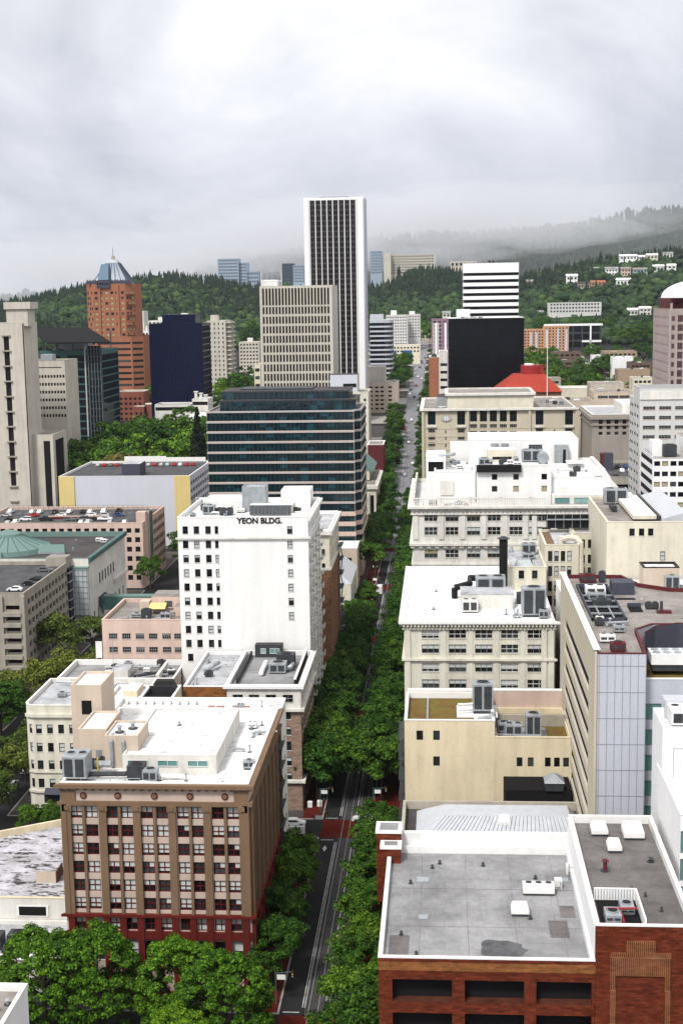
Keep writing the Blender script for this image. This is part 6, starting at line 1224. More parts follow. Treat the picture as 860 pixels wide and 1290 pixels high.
# ================================================================== SETTING
def grid_mesh(xs, ys, zf, mat, name):
    b = MB(); n = len(xs)
    b.v = [(x, y, zf(x, y)) for y in ys for x in xs]; b.f = [(j*n+i, j*n+i+1, (j+1)*n+i+1, (j+1)*n+i) for j in range(len(ys)-1) for i in range(n-1)]; b.m = [b.mi(mat)]*len(b.f); return b.obj(name)
def gl(x, y): return gz(y)
ys = [-300, 0, 300, 600, 1020, 1530, 1900, 1960]
structure(grid_mesh([-4500, -1500, -400, 400, 1500, 4500], ys, lambda x, y: gz(y) if y < 1950 else 40, 'asphalt', 'ground'))
def strip(name, x0, x1, y0, y1, dz, mat, thick=0):
    b = MB(); k = [y0] + [q for q, _ in GK if y0 < q < y1] + [y1]
    for a, c in zip(k, k[1:]):
        if thick: b.prism([(x0, a), (x1, a), (x1, c), (x0, c)], [gz(a)-.3, gz(a)-.3, gz(c)-.3, gz(c)-.3], [gz(a)+dz, gz(a)+dz, gz(c)+dz, gz(c)+dz], mat)
        else: b.poly([(x0, a, gz(a)+dz), (x1, a, gz(a)+dz), (x1, c, gz(c)+dz), (x0, c, gz(c)+dz)], mat)
    return structure(b.obj(name))
BY = [(119+79.25*k, 119+79.25*k+61) for k in range(0, 20)]
for k, (a, c) in enumerate(BY):
    near = k < 7
    for (x0, x1) in ((-91.5, -24.9), (-176, -110.5), (-15.1, 57), (77, 140)):
        b = MB(); kk = [a-4.2] + [q for q, _ in GK if a-4.2 < q < c+4.2] + [c+4.2]
        for p, q in zip(kk, kk[1:]):
            Z = [gz(p)+.13, gz(p)+.13, gz(q)+.13, gz(q)+.13]; b.prism([(x0, p), (x1, p), (x1, q), (x0, q)], [z-.5 for z in Z], Z, 'kerb', 'kerb')
            e = .3; Z2 = [z+.004 for z in Z]; pp, qq = p + (e if p == kk[0] else 0), q - (e if q == kk[-1] else 0)
            b.poly([(x0+e, pp, Z2[0]), (x1-e, pp, Z2[1]), (x1-e, qq, Z2[2]), (x0+e, qq, Z2[3])], 'pave')
        structure(b.obj('pavement'))
strip('road', -21.2, -15.3, 60, 560, .004, 'track'); strip('road', -24.7, -15.3, 560, 1900, .004, 'fargrey')
for k, (a, c) in enumerate(BY[:6]):
    strip('crossing', -24.8, -15.2, c+4.3, c+13.9, .008, 'redpave')
for k, (a, c) in enumerate(BY[:9]):
    a2, c2 = a-2, c+2
    for x in ((-21.65, -21.5), (-21.3, -21.15)): strip('road_marking', x[0], x[1], a2, c2, .012, 'paint')
    strip('road_marking', -18.2, -18.05, a2, c2, .012, 'paint') if k < 6 else None
    if k < 6: strip('road_marking', -24.4, -21.9, a-3.6, a-3.3, .012, 'paint'); strip('road_marking', -24.4, -21.9, c+3.0, c+3.3, .012, 'paint')
    for x in (-20.6, -19.2, -17.6, -16.2):
        if k < 6: strip('rail_track', x, x+.08, a-9, c+9, .013, 'metal')
for k, (a, c) in enumerate(BY[:7]):
    for x0, x1 in ((-29.2, -25.2), (-14.8, -8.3)):
        if gz(c) < .01: b = MB(); b.poly([(x0, a-3.9, .142), (x1, a-3.9, .142), (x1, c+3.9, .142), (x0, c+3.9, .142)], 'redpave'); structure(b.obj('pavement'))
b = MB(); b.poly([(-23.3, 256.5, .012), (-22.9, 258, .012), (-23.3, 259.5, .012), (-23.7, 258, .012)], 'paint'); structure(b.obj('road_marking'))

# ------------------------------------------------------------------ hills
SL = lambda x: (lambda d: d[0]/d[1])((x-430)*_r - (376-645)*_u + FPX*_w)
PA = [(-500, 395), (-200, 392), (0, 384), (50, 374), (100, 360), (150, 352), (200, 347), (240, 347), (300, 354), (330, 362), (380, 364), (465, 356), (490, 350), (520, 338), (550, 335), (600, 345), (660, 345), (690, 336), (740, 322), (800, 314), (860, 308), (1000, 295), (1400, 300)]
PB = [(-500, 392), (-200, 386), (0, 376), (30, 371), (80, 372), (150, 366), (220, 352), (260, 342), (300, 336), (340, 325), (380, 320), (430, 315), (470, 303), (520, 299), (600, 296), (660, 292), (700, 286), (760, 276), (800, 270), (860, 266), (1000, 258), (1400, 262)]
def prof(P, sl, Y):
    xs = [SL(x) for x, _ in P]; y = np.interp(sl, xs, [p[1] for p in P]); x = np.interp(sl, xs, [p[0] for p in P])
    out = np.empty_like(sl)
    for i, (a, c) in enumerate(zip(x, y)): out[i] = at(a, c, Y)[2]
    return out
sl = np.linspace(SL(-400), SL(1260), 150); YA, YB = 2350., 5000.
hA, hB = prof(PA, sl, YA) - 14, prof(PB, sl, YB) - 18
def nz2(x, y, s): return (np.sin(x/s*1.3+y/s*.7+1.2) + np.sin(x/s*.6-y/s*1.1+4) + .6*np.sin(x/s*2.3+y/s*1.9))/2.6
def hillz(slv, Y):
    a = np.interp(slv, sl, hA); c = np.interp(slv, sl, hB)
    kY = np.array([1900, 1960, 2350, 2700, 3300, 5000, 5600]); v = [62+0*a, 64+0*a, a, np.minimum(a-22, a*.93), np.maximum(a*.78, 70), c, c-80]
    Y = np.broadcast_to(Y, a.shape); out = np.zeros_like(a)
    for i in range(len(kY)-1):
        m = (Y >= kY[i]) & (Y <= kY[i+1]); t = (Y-kY[i])/(kY[i+1]-kY[i]); t2 = t*t*(3-2*t) if i not in (1,) else t**.85
        out = np.where(m, v[i]*(1-t2)+v[i+1]*t2, out)
    amp = np.clip((Y-1950)/400, 0, 1); return out + amp*(6*nz2(slv*Y, Y, 140) + 2.5*nz2(slv*Y+300, Y, 45) - 3)
Yg = np.concatenate([np.linspace(1895, 2700, 50), np.linspace(2740, 5600, 50)])
SLg, YG = np.meshgrid(sl, Yg); ZG = hillz(SLg.ravel(), YG.ravel()); V = np.stack([SLg.ravel()*YG.ravel(), YG.ravel(), ZG], 1); n = len(sl); F = [(j*n+i, j*n+i+1, (j+1)*n+i+1, (j+1)*n+i) for j in range(len(Yg)-1) for i in range(n-1)]
M['hill'] = roofm('forest_floor', (.018, .04, .012), (.010, .022, .009), .03, 0, .95)
me = bpy.data.meshes.new('hills'); me.from_pydata(V.tolist(), [], F); me.materials.append(M['hill']); ho = bpy.data.objects.new('hills', me); COL.objects.link(ho); structure(ho)

# ---- forest: one mass of small conifers and broadleaved trees
def tree_mass(name, X, Y, Zb, H, W, kinds, mats, label, seed):
    rg = np.random.default_rng(seed); V = []; F = []; MI = []; off = 0
    ico = bpy.data.meshes.new('t'); import bmesh; bm = bmesh.new(); bmesh.ops.create_icosphere(bm, subdivisions=1, radius=1); iv = np.array([v.co[:] for v in bm.verts]); fi = np.array([[v.index for v in f.verts] for f in bm.faces]); bm.free(); bpy.data.meshes.remove(ico)
    for i in range(len(X)):
        h, w = H[i], W[i]
        if kinds[i] == 0:
            ns = 6
            for lv in range(3):
                zb, zt, r = h*(.12+.26*lv), h*(.5+.25*lv), w*(1-.27*lv); a = np.arange(ns)*2*pi/ns + rg.random()*6; rr = r*(.7+.6*rg.random(ns))
                v = np.stack([X[i]+rr*np.cos(a), Y[i]+rr*np.sin(a), Zb[i]+zb+h*.05*rg.standard_normal(ns)], 1); v = np.vstack([v, [[X[i]+.3*rg.standard_normal(), Y[i], Zb[i]+zt]]])
                V.append(v); F.append(np.stack([np.arange(ns)+off, (np.arange(ns)+1) % ns+off, np.full(ns, ns)+off], 1)); MI.append(np.full(ns, 0)); off += ns+1
        else:
            v = iv*(1+.3*rg.standard_normal((len(iv), 1))*.8); v = v*np.array([w, w, h*.42]) + np.array([X[i], Y[i], Zb[i]+h*.55]); V.append(v); F.append(fi+off); MI.append(np.full(len(fi), kinds[i])); off += len(iv)
    V = np.vstack(V).astype(np.float32); F = np.vstack(F).astype(np.int32); MI = np.concatenate(MI).astype(np.int32)
    me = bpy.data.meshes.new(name); me.vertices.add(len(V)); me.vertices.foreach_set('co', V.ravel()); me.loops.add(len(F)*3); me.loops.foreach_set('vertex_index', F.ravel())
    me.polygons.add(len(F)); me.polygons.foreach_set('loop_start', np.arange(len(F))*3); me.polygons.foreach_set('loop_total', np.full(len(F), 3)); me.update(calc_edges=True); me.polygons.foreach_set('material_index', MI)
    for m in mats: me.materials.append(M[m])
    o = bpy.data.objects.new(name, me); COL.objects.link(o); o['kind'] = 'stuff'; o['label'] = label; o['category'] = 'trees'; return o
M['fo_dark'] = leafm('far_conifers', (.004, .012, .009), (.007, .019, .013), (.012, .028, .017)); M['fo_mid'] = leafm('far_broadleaves', (.007, .021, .011), (.012, .033, .014), (.021, .050, .017)); M['fo_l'] = leafm('far_light_broadleaves', (.012, .034, .012), (.022, .053, .016), (.038, .080, .02))
rg = np.random.default_rng(5)
n1 = 7200; s1 = rg.uniform(SL(-60), SL(920), n1); Y1 = 1905 + 525*rg.random(n1)**.9; Z1 = hillz(s1, Y1); X1 = s1*Y1
cf = nz2(X1, Y1, 90) + rg.standard_normal(n1)*.45 + np.clip((Y1-2230)/160, -1, 1)*.5; left = s1 < SL(620); k1 = np.where(cf + .35*left > .15, 0, np.where(rg.random(n1) < .3, 2, 1)); H1 = np.where(k1 == 0, rg.uniform(13, 25, n1), rg.uniform(9, 15, n1)); W1 = np.where(k1 == 0, rg.uniform(3, 4.6, n1), rg.uniform(5, 8.5, n1))
HOUSE_CLEAR = []
n2 = 4200; s2 = rg.uniform(SL(-60), SL(920), n2); Y2 = 2450 + 2600*rg.random(n2)**.75; Z2 = hillz(s2, Y2); k2 = np.where(rg.random(n2) < .8, 0, 1); H2 = rg.uniform(26, 46, n2); W2 = rg.uniform(7, 13, n2)
# ================================================================== HILLTOP BUILDINGS AND HOUSES
def hill_building(name, label, a, c, yt, yb, Y, depth, wm, n, nr, roof='r_white', group=None, cat='building', gable=None, kind='dark'):
    if cat == 'house':
        for Yt in np.arange(1905, 2340, 5.):
            if hillz(np.full_like(sl, at((a+c)/2, yb, Yt)[0]/Yt), np.full_like(sl, Yt))[0] >= at((a+c)/2, yb, Yt)[2]-1: break
        Y = float(Yt)
    p, q = at(a, yt, Y), at(c, yt, Y); zb = min(at(a, yb, Y)[2], hillz(np.full_like(sl, 0)+p[0]/Y, np.full_like(sl, Y))[0] if Y > 1900 else gz(Y))-6
    B = Building(name, label, cat, p[0], q[0], Y, Y+depth, (p[2]+q[2])/2, wm, roof, .3, wm, z0=zb, group=group)
    L = B.fL(); H = (p[2]-at(a, yb, Y)[2])
    if n: B.win(0, B.span(0, n, L*.03), L/n*.55, [B.z1 - H/nr*(k+.8) for k in range(nr)], H/nr*.5, kind)
    B.finish(); HOUSE_CLEAR.append((p[0]-4, q[0]+4, Y-(26 if cat == 'house' else 30), Y+depth+8, ))
    if gable:
        b = MB(); x0, x1 = p[0]-.8, q[0]+.8; y0, y1 = Y-.8, Y+depth+.8; h = gable[1]; ym = (y0+y1)/2; b.frustum([(x0, y0), (x1, y0), (x1, y1), (x0, y1)], [(x0+.2, ym-.1), (x1-.2, ym-.1), (x1-.2, ym+.1), (x0+.2, ym+.1)], B.z1-.1, B.z1+h, gable[0]); b.obj('gable_roof', B.root)
    return B
M['hz_blue'] = wall('pale_blue_cladding', (.34, .42, .52), .06, .08); M['hz_dark'] = wall('dark_slate_cladding', (.07, .10, .14), .06, .08)
hill_building('hilltop_hospital', 'large pale blue hospital tower on the hilltop left of the tallest tower', 274, 300, 326, 362, 2800, 40, 'hz_blue', 8, 9, kind='dark')
hill_building('hilltop_wing', 'stepped pale blue wing right of the hilltop hospital tower', 300, 311, 331, 362, 2810, 36, 'hz_blue', 4, 8)
hill_building('hilltop_low_wing', 'low pale blue block at the right foot of the hilltop hospital', 311, 326, 342, 362, 2815, 30, 'hz_blue', 5, 4)
hill_building('hilltop_faint_block', 'faint low block in the haze left of the hilltop hospital', 256, 274, 347, 362, 2830, 30, 'hz_blue', 5, 4)
hill_building('dark_hill_tower', 'dark slate block on the hilltop just left of the tallest tower', 355, 370, 332, 355, 2800, 26, 'hz_dark', 5, 6)
hill_building('pale_hill_tower', 'pale blue block tucked against the tallest tower on its left', 369, 384, 334, 356, 2790, 26, 'hz_blue', 5, 6)
hill_building('cream_hill_hospital', 'long cream building on the hill right of the tallest tower', 489, 548, 321, 345, 2820, 30, 'pale_concrete', 16, 7)
hill_building('cream_hill_wing', 'blank cream end tower of the long hilltop building', 483, 492, 319, 350, 2800, 24, 'pale_concrete', 0, 1)
hill_building('grey_hill_block', 'grey blue block between the tallest tower and the long cream hill building', 466, 481, 316, 345, 2830, 24, 'hz_blue', 5, 8)
hill_building('white_roof_on_hill', 'white roofed low building above the white striped slab', 566, 600, 329, 336, 2700, 24, 'pale_concrete', 6, 1)
hill_building('hillside_apartment_row', 'long row of grey and white balconied apartments across the hillside', 690, 757, 381, 394, 2000, 16, 'light_grey', 16, 3, 'r_dark')
hh = [(662, 672, 352, 360, 'brown_hill_house', 'brown house left on the hillside by the striped slab', 'tanbrick', 'r_tan'), (713, 727, 345, 358, 'white_gable_house', 'white gable house in the middle of the hillside trees', 'white', 'white'),
      (727, 743, 355, 362, 'grey_roofed_house', 'grey roofed house beside the white gable house', 'stone', 'r_dark'), (744, 762, 353, 359, 'orange_roofed_house', 'house with a bright orange roof on the hillside', 'orangepale', 'orange'),
      (742, 754, 336, 343, 'white_terrace_house', 'small white house at the left end of the upper hillside row', 'white', 'r_grey'), (762, 778, 336, 346, 'white_row_house', 'white row house in the upper hillside row', 'white', 'r_grey'),
      (782, 794, 336, 346, 'pink_row_house', 'pinkish house in the upper hillside row', 'pink', 'r_tan'), (797, 815, 337, 346, 'blue_row_house', 'blue grey long house in the upper hillside row', 'hz_blue', 'r_tan'),
      (822, 836, 333, 341, 'grey_cube_house', 'grey cube house near the right of the upper hillside row', 'light_grey', 'r_white'), (840, 851, 332, 342, 'white_cube_house', 'white cube house at the right end of the upper hillside row', 'white', 'r_white'),
      (780, 802, 320, 326, 'white_ridge_houses', 'long white house high up near the ridge trees', 'white', 'r_white'), (804, 812, 321, 326, 'pale_ridge_house', 'small pale house at the middle of the ridge top group', 'offwhite', 'r_white'), (814, 828, 319, 325, 'cream_ridge_house', 'cream house at the right of the ridge top group', 'cream', 'r_white'), (835, 847, 317, 323, 'white_gabled_ridge_house', 'white gabled house at the far right of the ridge', 'white', 'r_grey'),
      (776, 794, 350, 358, 'low_white_house', 'low white house below the upper hillside row', 'white', 'r_white'), (805, 824, 386, 396, 'white_terrace', 'white terrace half hidden by trees left of the red glass tower', 'offwhite', 'r_white'), (790, 803, 388, 396, 'grey_terrace', 'grey terrace left of the white terrace on the lower hillside', 'light_grey', 'r_white'),
      (788, 806, 421, 428, 'green_roofed_house', 'house with pale green roof at the foot of the hillside', 'brownflat', 'teal_metal'), (557, 567, 392, 404, 'white_slope_house', 'pale house on the slope just left of the striped slab', 'offwhite', 'r_grey'), (675, 684, 391, 394, 'grey_slope_house', 'grey house on the slope by the striped slab', 'stone', 'r_grey')]
for k, (a, c, yt, yb, nm, lb, wm, rf) in enumerate(hh):
    y = (yt+yb)/2; Y = np.interp(y, [318, 345, 392, 425], [2260, 2120, 1990, 1850])
    hill_building(nm, lb, a, c, yt+2.5, yb+1, float(Y), 11, wm, max(2, int((c-a)/4)), 2 if yb-yt > 8 else 1, rf, 'houses on the hillside', 'house', (rf if rf.startswith('r_') or rf in ('teal_metal', 'orange', 'white') else 'r_dark', 3.))
def clear(X, Y):
    m = np.ones(len(X), bool)
    for (a, c, y0, y1) in HOUSE_CLEAR: m &= ~((X > a) & (X < c) & (Y > y0) & (Y < y1))
    return m
m = clear(X1, Y1); tree_mass('forest', X1[m], Y1[m], Z1[m]-1, H1[m], W1[m], k1[m], ['fo_dark', 'fo_mid', 'fo_l'], 'dense wood of dark conifers and green trees covering the near hillside', 1)
n3 = 1500; s3 = np.where(rg.random(n3) < .6, rg.uniform(SL(655), SL(870), n3), rg.uniform(SL(-20), SL(330), n3)); Y3 = rg.uniform(1560, 1900, n3); X3 = s3*Y3; m = clear(X3, Y3); tree_mass('foothill_wood', X3[m], Y3[m], np.array([gz(y) for y in Y3[m]])-1, rg.uniform(8, 15, n3)[m], rg.uniform(4.5, 8, n3)[m], rg.choice([0, 1, 1, 2], n3)[m], ['fo_dark', 'fo_mid', 'fo_l'], 'mixed green trees massed along the foot of the hill', 3)
X2 = s2*Y2; m = clear(X2, Y2); tree_mass('distant_forest', X2[m], Y2[m], Z2[m]-2, H2[m], W2[m], k2[m], ['fo_dark', 'fo_mid', 'fo_l'], 'hazy conifer forest on the far ridge under low cloud', 2)

# ================================================================== TREES
def crown_mesh(name, mat, n_clump, n_leaf, leaf, rx, rz, seed, clump_r=.33, conifer=False, lum=None):
    rg = np.random.default_rng(seed); V = []; 
    if conifer:
        t = rg.random(n_clump)**.8; a = rg.random(n_clump)*2*pi; rad = rx*(1.02-t)*(.55+.45*rg.random(n_clump)); C = np.stack([rad*np.cos(a), rad*np.sin(a), t*rz*2-rz], 1); cr = rx*.28*(1.15-t)
    else:
        d = rg.standard_normal((n_clump, 3)); d /= np.linalg.norm(d, axis=1)[:, None]; d[:, 2] = np.where(d[:, 2] < -.45, -d[:, 2], d[:, 2]); rr = (.45+.5*rg.random(n_clump)**.6)*(1+.18*np.sin(3*np.arctan2(d[:, 1], d[:, 0])+seed)); C = d*rr[:, None]*np.array([rx, rx, rz]); cr = rx*clump_r*(.6+.7*rg.random(n_clump))
    if mat == 'leaf_bright' and n_clump > 100:
        d = rg.standard_normal((n_clump, 3)); d /= np.linalg.norm(d, axis=1)[:, None]; d[:, 2] = np.where(d[:, 2] < -.75, -d[:, 2], d[:, 2]); rr = (.80+.2*rg.random(n_clump))*(1+.10*np.sin(3*np.arctan2(d[:, 1], d[:, 0])+seed)); C = d*rr[:, None]*np.array([rx, rx, rz])
    k = rg.integers(0, n_clump, n_leaf); dd = rg.standard_normal((n_leaf, 3)); dd /= np.linalg.norm(dd, axis=1)[:, None]; dd[:, 2] = np.where(dd[:, 2] < -.3, -dd[:, 2]*.7, dd[:, 2])
    P = C[k] + dd*cr[k][:, None]*(.75+.35*rg.random((n_leaf, 1)))*np.array([1, 1, .72])
    nrm = dd + .38*rg.standard_normal((n_leaf, 3)); nrm[:, 2] += .35; nrm /= np.linalg.norm(nrm, axis=1)[:, None]
    t1 = np.cross(nrm, rg.standard_normal((n_leaf, 3))); t1 /= np.linalg.norm(t1, axis=1)[:, None]; t2 = np.cross(nrm, t1); s = leaf*(.6+.8*rg.random((n_leaf, 1)))
    Q = np.stack([P-t1*s*.5, P+t2*s*.36-t1*s*.05, P+t1*s*.55, P-t2*s*.34+t1*s*.05], 1).reshape(-1, 3).astype(np.float32)
    me = bpy.data.meshes.new(name); me.vertices.add(len(Q)); me.vertices.foreach_set('co', Q.ravel()); me.loops.add(len(Q)); me.loops.foreach_set('vertex_index', np.arange(len(Q), dtype=np.int32)); me.polygons.add(n_leaf); me.polygons.foreach_set('loop_start', np.arange(n_leaf)*4); me.polygons.foreach_set('loop_total', np.full(n_leaf, 4)); me.update(calc_edges=True); me.materials.append(M[mat]); return me
def trunk_mesh(name, h, r, spread, seed, crown_z):
    rr = random.Random(seed); b = MB(); b.tube([(0, 0, -.2), (rr.uniform(-.1, .1), 0, h*.35), (rr.uniform(-.3, .3), rr.uniform(-.3, .3), h*.62)], r, 'bark', 8, r*.6)
    for k in range(7):
        a = 2*pi*k/7+rr.random(); z0 = h*rr.uniform(.3, .55); L = spread*rr.uniform(.5, .8); b.tube([(0, 0, z0), (L*.5*cos(a), L*.5*sin(a), z0+h*.16), (L*cos(a), L*sin(a), z0+h*rr.uniform(.22, .36))], r*.42, 'bark', 5, r*.12)
    return b.mesh(name)
SPEC = {'big': ('leaf_bright', 260, 34000, .36, 6.4, 6.6, 13.4), 'bright': ('leaf_fresh', 80, 13000, .38, 4.6, 4.2, 9.8), 'mid': ('leaf_mid', 70, 10000, .44, 4.8, 4.6, 10.4), 'far': ('leaf_mid', 26, 2600, .8, 5.2, 4.8, 11.), 'farbright': ('leaf_bright', 26, 2600, .8, 5.4, 4.6, 10.5), 'lime': ('leaf_lime', 26, 2600, .8, 6., 5., 10.5), 'olive': ('leaf_olive', 34, 5500, .55, 5.6, 5, 11), 'bronze': ('leaf_bronze', 30, 3600, .8, 6.4, 6, 12.5), 'parkgreen': ('leaf_mid', 30, 3600, .8, 7., 6, 12)}
TM = {}
def tree_protos(kind):
    if kind in TM: return TM[kind]
    out = []
    mat, nc, nl, lf, rx, rz, H = SPEC[kind]
    for v in range(3): out.append((crown_mesh('crown', mat, nc, nl, lf, rx, rz, 17*v+len(kind)*3, {'big': .135, 'bright': .24, 'mid': .26}.get(kind, .32)), trunk_mesh('trunk', H, .26 if rx < 6 else .4, rx, v, 0), H, rz))
    TM[kind] = out; return out
NT = [0]
def tree(x, y, kind, label, s=1., group=None, zb=None, name=None, sz=1.):
    me, tr, H, rz = tree_protos(kind)[NT[0] % 3]; NT[0] += 1; z = gz(y)+.1 if zb is None else zb
    t = thing(name or 'street_tree', label, 'tree', (x, y, z), group, random.random()*6.28); t.scale = (s, s, s*sz)
    c = bpy.data.objects.new('crown', me); c.parent = t; c.location = (0, 0, H-rz*.78); COL.objects.link(c)
    k = bpy.data.objects.new('trunk', tr); k.parent = t; COL.objects.link(k); return t
# big trees along the bottom
tree(-25.8, 286, 'bright', 'fresh green tree leaning over the junction at its far left corner', 1.5); tree(-15.2, 287, 'bright', 'fresh green tree leaning over the junction at its far right corner', 1.45)
for x, y, s, lb in ((-58.8, 188, 1.02, 'round bright green tree furthest left at the foot of the brown stone block'), (-50.6, 187, 1.08, 'round bright green tree second from left before the brown stone block'), (-38.2, 186, 1.02, 'bright green tree right of the red granite gap before the brown stone block'), (-31.2, 181, 1.06, 'broad bright green tree at the near street corner by the avenue'), (-36, 172, .82, 'bright green tree at the very bottom near the corner'), (-65.5, 190, .7, 'dark green tree at the bottom left edge'), (-66, 178, .9, 'bright green tree in the bottom left behind the corner roof')): tree(x, y, 'big' if x > -65 else 'mid', lb, s)
# avenue rows
def row(x, ya, yb, n, kind, label, group, s=(.85, 1.1), jx=.5, skip=()):
    for k in range(n):
        if k in skip: continue
        y = ya + (yb-ya)*k/(n-1 if n > 1 else 1); tree(x+random.uniform(-jx, jx), y+random.uniform(-1, 1), kind, label, random.uniform(*s), group)
row(-27.2, 203, 236, 4, 'bright', 'green street tree in the left pavement row beside the brown stone block', 'left pavement trees by the brown stone block', (1., 1.15), .3)
row(-12.6, 186, 256, 8, 'bright', 'green street tree in the right pavement row beside the buff stucco and red brick buildings', 'right pavement trees by the buff stucco building', (.95, 1.15))
row(-12.2, 150, 176, 3, 'bright', 'green street tree at the bottom left of the red brick building', 'trees beside the red brick building', (1.1, 1.3)); tree(-17.6, 168, 'bright', 'small bright tree at the bottom edge in the middle of the street corner', .75)
row(-26.6, 284, 338, 6, 'mid', 'green street tree in the left pavement row below the tall white tower', 'left pavement trees below the tall white tower', (1.2, 1.42)); row(-13., 284, 338, 6, 'mid', 'green street tree in the right pavement row beside the brilliant white roof', 'right pavement trees beside the brilliant white roof', (1.15, 1.4)); 
row(-26.6, 358, 420, 8, 'mid', 'green street tree in the left pavement row beside the brick and cream building', 'left pavement trees beside the brick and cream building', (1.1, 1.35)); row(-12.3, 358, 420, 9, 'mid', 'green street tree in the right pavement row beside the department store', 'right pavement trees beside the department store', (1.1, 1.3))
row(-26.4, 440, 470, 3, 'bright', 'small green tree beside the silver roofed building', 'trees by the silver roofed building', (.75, .95)); row(-12.3, 437, 500, 8, 'mid', 'green street tree in the right row beyond the department store', 'right trees beyond the department store', (.9, 1.15))
row(-27., 520, 655, 11, 'far', 'green street tree in the left row beside the striped glass block', 'left trees beside the striped glass block', (1.1, 1.4), .5, (1,)); row(-12.6, 510, 655, 13, 'far', 'green street tree in the right row below the sandstone hotel', 'right trees below the sandstone hotel', (1.0, 1.25))
row(-28.5, 675, 900, 15, 'far', 'green tree in the left row on the far avenue', 'left trees on the far avenue', (.95, 1.3)); row(-11., 675, 1000, 17, 'far', 'green tree in the right row on the far avenue', 'right trees on the far avenue', (.7, .9))
row(-32, 1010, 1260, 9, 'far', 'green tree left of the avenue near its far end', 'trees at the far end of the avenue', (1.1, 1.5), 3); row(-9, 1010, 1400, 12, 'far', 'green tree right of the avenue near its far end', 'right trees at the far end of the avenue', (.6, .9), 1)
tree(-46, 1180, 'lime', 'lime yellow tree near the far end of the avenue', 1.5); tree(-37, 1190, 'farbright', 'round green tree beside the lime yellow one', 1.6); tree(-52, 1230, 'lime', 'second lime yellow tree behind the first', 1.2)
# left side street trees and the park
for x, y, k, s, lb in ((-112.5, 392, 'olive', 1.3, 'olive green tree beside the balcony car park'), (-106, 404, 'olive', 1.1, 'thin olive tree above the grey roofed block'), (-98, 352, 'olive', 1.25, 'olive tree between the balcony car park and the cream corner block'), (-104, 345, 'olive', 1.2, 'yellow green tree under the balcony car park'), (-112, 334, 'olive', 1.3, 'broad olive tree at the left edge'), (-108, 322, 'mid', 1.3, 'dark green tree at the left edge behind the cream corner block'), (-114, 312, 'olive', 1.2, 'olive tree lowest on the left edge'), (-108, 500, 'bright', 1.2, 'bright green tree at the corner of the roof car park'), (-103, 540, 'mid', 1.4, 'dark green tree between the roof car park and the tall white tower'), (-99, 570, 'mid', 1.3, 'dark green tree behind the white screened car park corner')): tree(x, y, k, lb, s)
for k, (x, y) in enumerate(((-83, 262), (-79.5, 263), (-76, 262.5), (-73, 264))): tree(x, y, 'bright', 'small leafy shrub tree on the corner below the cream corner block', .62, 'small trees below the cream corner block')
for k in range(9): tree(-93.5, 266+k*14, 'olive', 'olive tree on the near side of the left side street', 1.0, 'trees along the left side street')
PK = [(-165, 690, 'parkgreen', 1.15), (-152, 700, 'farbright', 1.3), (-172, 715, 'parkgreen', 1.2), (-150, 725, 'parkgreen', 1.2), (-138, 690, 'farbright', 1.2), (-128, 705, 'farbright', 1.25), (-140, 735, 'farbright', 1.3), (-122, 730, 'parkgreen', 1.1), (-121, 695, 'farbright', .95), (-161, 745, 'parkgreen', 1.2), (-178, 740, 'parkgreen', 1.1), (-110, 700, 'farbright', .9), (-132, 760, 'parkgreen', 1.1), (-146, 770, 'parkgreen', 1.2), (-186, 700, 'parkgreen', 1.), (-176, 680, 'farbright', 1.)]
for x, y, k, s in PK: tree(x, y, k, 'leafy green park tree beyond the white screened car park', s*2.0, 'park trees beyond the white screened car park', name='park_tree')
tree(-155, 668, 'bronze', 'round bronze green tree standing in front of the park', 2.0, name='park_tree')
cm = crown_mesh('crown', 'leaf_dark', 240, 9000, .9, 5.2, 16.5, 3, .3, True); tk = trunk_mesh('trunk', 8, .5, 1, 3, 0)
def conifer(x, y, s, lb, zb=None, wide=1.):
    t = thing('conifer_tree', lb, 'tree', (x, y, gz(y) if zb is None else zb)); t.scale = (s*wide, s*wide, s); c = bpy.data.objects.new('crown', cm); c.parent = t; c.location = (0, 0, 18.5); COL.objects.link(c); c = bpy.data.objects.new('trunk', tk); c.parent = t; COL.objects.link(c)
conifer(-117.2, 661, 1.45, 'tall dark conifer at the right end of the white screened car park'); conifer(-114.2, 661, 1.05, 'shorter dark conifer beside the tall one')
conifer(XX(205, 520, 830), 830, .75, 'dark bushy conifer before the navy glass box', None, 1.5); conifer(XX(700, 500, 1020), 1020, .6, 'dark conifer among the far right trees', None, 1.5)
for a, y, Y, k, s in ((276, 480, 960, 'farbright', 1.7), (295, 482, 980, 'parkgreen', 1.8), (309, 478, 1030, 'parkgreen', 1.6), (268, 487, 930, 'parkgreen', 1.3), (318, 500, 860, 'bronze', 1.2), (288, 495, 900, 'farbright', 1.2), (187, 490, 960, 'parkgreen', 1.3)): tree(XX(a, y, Y), Y, k, 'green tree between the navy glass box and the gridded tower', s, 'trees left of the gridded tower', name='park_tree')
rr = random.Random(4)
for k in range(44):
    a = rr.uniform(662, 815); Y = rr.choice((760, 860, 940, 1000, 1080, 1130, 1240, 1300)); 
    tree(XX(a, 470, Y), Y+rr.uniform(-20, 20), rr.choice(('parkgreen', 'far', 'farbright', 'parkgreen')), 'green tree among the low buildings beyond the red roofed hall', rr.uniform(.9, 1.3)*(1+Y/3000), 'trees among the far right low buildings', name='city_tree')
for k in range(36):
    a = rr.choice((rr.uniform(480, 545), rr.uniform(170, 330), rr.uniform(655, 830))); Y = rr.uniform(1540, 1880)
    tree(XX(a, 430, Y), Y, rr.choice(('parkgreen', 'far', 'parkgreen')), 'green tree at the foot of the wooded hill', rr.uniform(1.3, 1.9), 'trees at the foot of the hill', name='city_tree')

